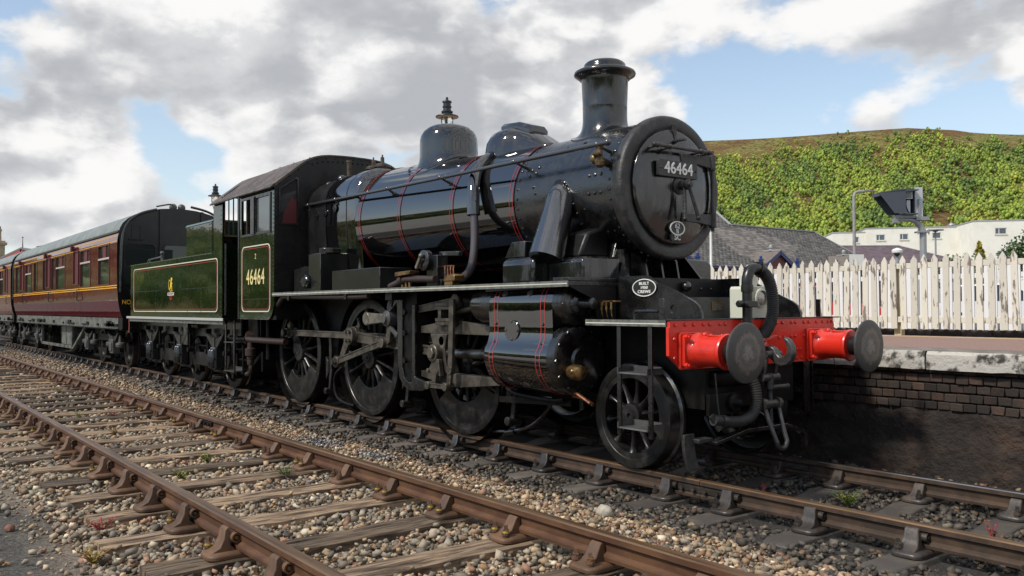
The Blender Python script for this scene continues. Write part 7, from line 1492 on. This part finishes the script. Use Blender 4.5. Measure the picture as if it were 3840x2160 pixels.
g = G(); g.lathe((-9.34, 19.76, 3.02), (0, 0, 1), [(0, .09), (.05, .16), (.12, .165), (.16, .13), (.2, .03)], 16); CMo = obj('camera_housing', g, PWHT, T); g = G(); g.sph((-9.34 + .03, 19.76 - .06, 3.04), .09); obj('camera_dome', g, GLS, T)
SN = thing('sign_board', 'back of a plain white sign board behind the fence by the street lamp', 'sign', (-16.1, 29.0, .6))
g = G(); sgp = Vector((-16.14, 28.96, 0)); q0 = [sgp + d_ * s + Vector((0, 0, z)) for s, z in ((-.32, 3.1), (.32, 3.1), (.32, 3.68), (-.32, 3.68))]; g.loft([[tuple(p) for p in q0], [tuple(p + w_ * .02) for p in q0]]); obj('board', g, PWHT, SN, smooth=0)
g = G(); g.tube([tuple(sgp + w_ * .05 + Vector((0, 0, z))) for z in (.6, 3.6)], .04, 8); obj('pole', g, GALV, SN)
def plat_lamp(loc, zt, label):
    x, y = loc; T = thing('platform_lamp', label, 'platform lamp', (x, y, .99), 'old style platform lamps')
    g = G(); g.tube([(x, y, .99), (x, y, 2.2), (x, y, zt - .62)], [.09, .06, .045], 12); obj('pole', g, SAT, T)
    g = G(); g.lathe((x, y, zt), (0, 0, 1), [(0, .24), (.02, .235), (.05, .14), (.09, .1), (.095, .12), (.12, .12), (.13, .085), (.19, .08), (.2, .095), (.225, .095), (.23, .08), (.3, .08), (.305, .1), (.33, .095), (.35, .04), (.38, .02), (.4, .03), (.42, .01)], 24); obj('lamp_cap', g, mat('lamp_black', (.018, .02, .024), .4) if 'lamp_black' not in MATS else MATS['lamp_black'], T)
    g = G(); g.lathe((x, y, zt - .006), (0, 0, -1), [(0, .235), (.012, .12), (.013, .1)], 24, False); obj('reflector', g, mat('enamel_buff', (.55, .42, .27), .4) if 'enamel_buff' not in MATS else MATS['enamel_buff'], T)
    g = G(); g.lathe((x, y, zt - .02), (0, 0, -1), [(0, .12), (.06, .13), (.12, .12), (.19, .09), (.24, .05), (.26, .02)], 20); obj('glass_globe', g, CLR, T)
    g = G()
    for k in range(3): a = 2 * pi * k / 3 + .5; g.tube([(x + .13 * cos(a), y + .13 * sin(a), zt), (x + .125 * cos(a), y + .125 * sin(a), zt - .2), (x, y, zt - .62)], .01, 5)
    obj('lamp_bracket', g, SAT, T)
plat_lamp((-10.19, 3.5), 5.34, 'old gas style platform lamp showing above the steam dome')
plat_lamp((-24.34, 3.5), 5.19, 'old gas style platform lamp showing behind the cab roof')
# --- parked cars glimpsed between the pickets
def car(loc, rz, col, label):
    x, y, z = loc; T = thing('parked_car', label, 'car', loc, 'cars parked beyond the fences'); M = mat('car_paint_' + label.split()[1], col, .25, coat=.5); ca, sa = cos(rz), sin(rz)
    TR = lambda p: (x + p[0] * ca - p[1] * sa, y + p[0] * sa + p[1] * ca, z + p[2])
    def put(name, g, m, **k): g.v = [TR(p) for p in g.v]; return obj(name, g, m, T, **k)
    g = G(); g.loft([[(px, s * w, pz) for px, pz in ((-2.1, .3), (-2.12, .7), (-1.95, .9), (-1.2, .95), (.75, .95), (1.6, .85), (2.05, .7), (2.1, .35))] for s, w in ((-1, .84), (-1, .86), (1, .86), (1, .84))]); put('body', g, M, bev=.04, smooth=30)
    g = G(); g.loft([[(-1.75, s * .8, .94), (-1.3, s * .66, 1.42), (.1, s * .66, 1.46), (.95, s * .8, .94)] for s in (-1, 1)]); put('cabin_glass', g, GLS, smooth=20)
    g = G(); g.loft([[(-1.32, s * .67, 1.41), (-1.2, s * .64, 1.47), (.0, s * .64, 1.5), (.12, s * .67, 1.45)] for s in (-1, 1)]); put('roof', g, M, bev=.02, smooth=20)
    for px in (-1.3, 1.3):
        for s in (-1, 1): g = G(); g.lathe((px, s * .68, .31), (0, s, 0), [(0, .31), (.17, .31), (.18, .2), (.165, .18), (.165, 0)], 20); put('wheel', g, RUB)
car((-12.5, 20.5, .6), .4, (.5, .03, .03), 'small red car parked beyond the fence'); car((-7.5, 23, .6), .3, (.7, .7, .7), 'small white car parked beyond the fence near the signal post'); car((-16, 24, .6), 1.2, (.03, .04, .08), 'small navy car parked beyond the fence')
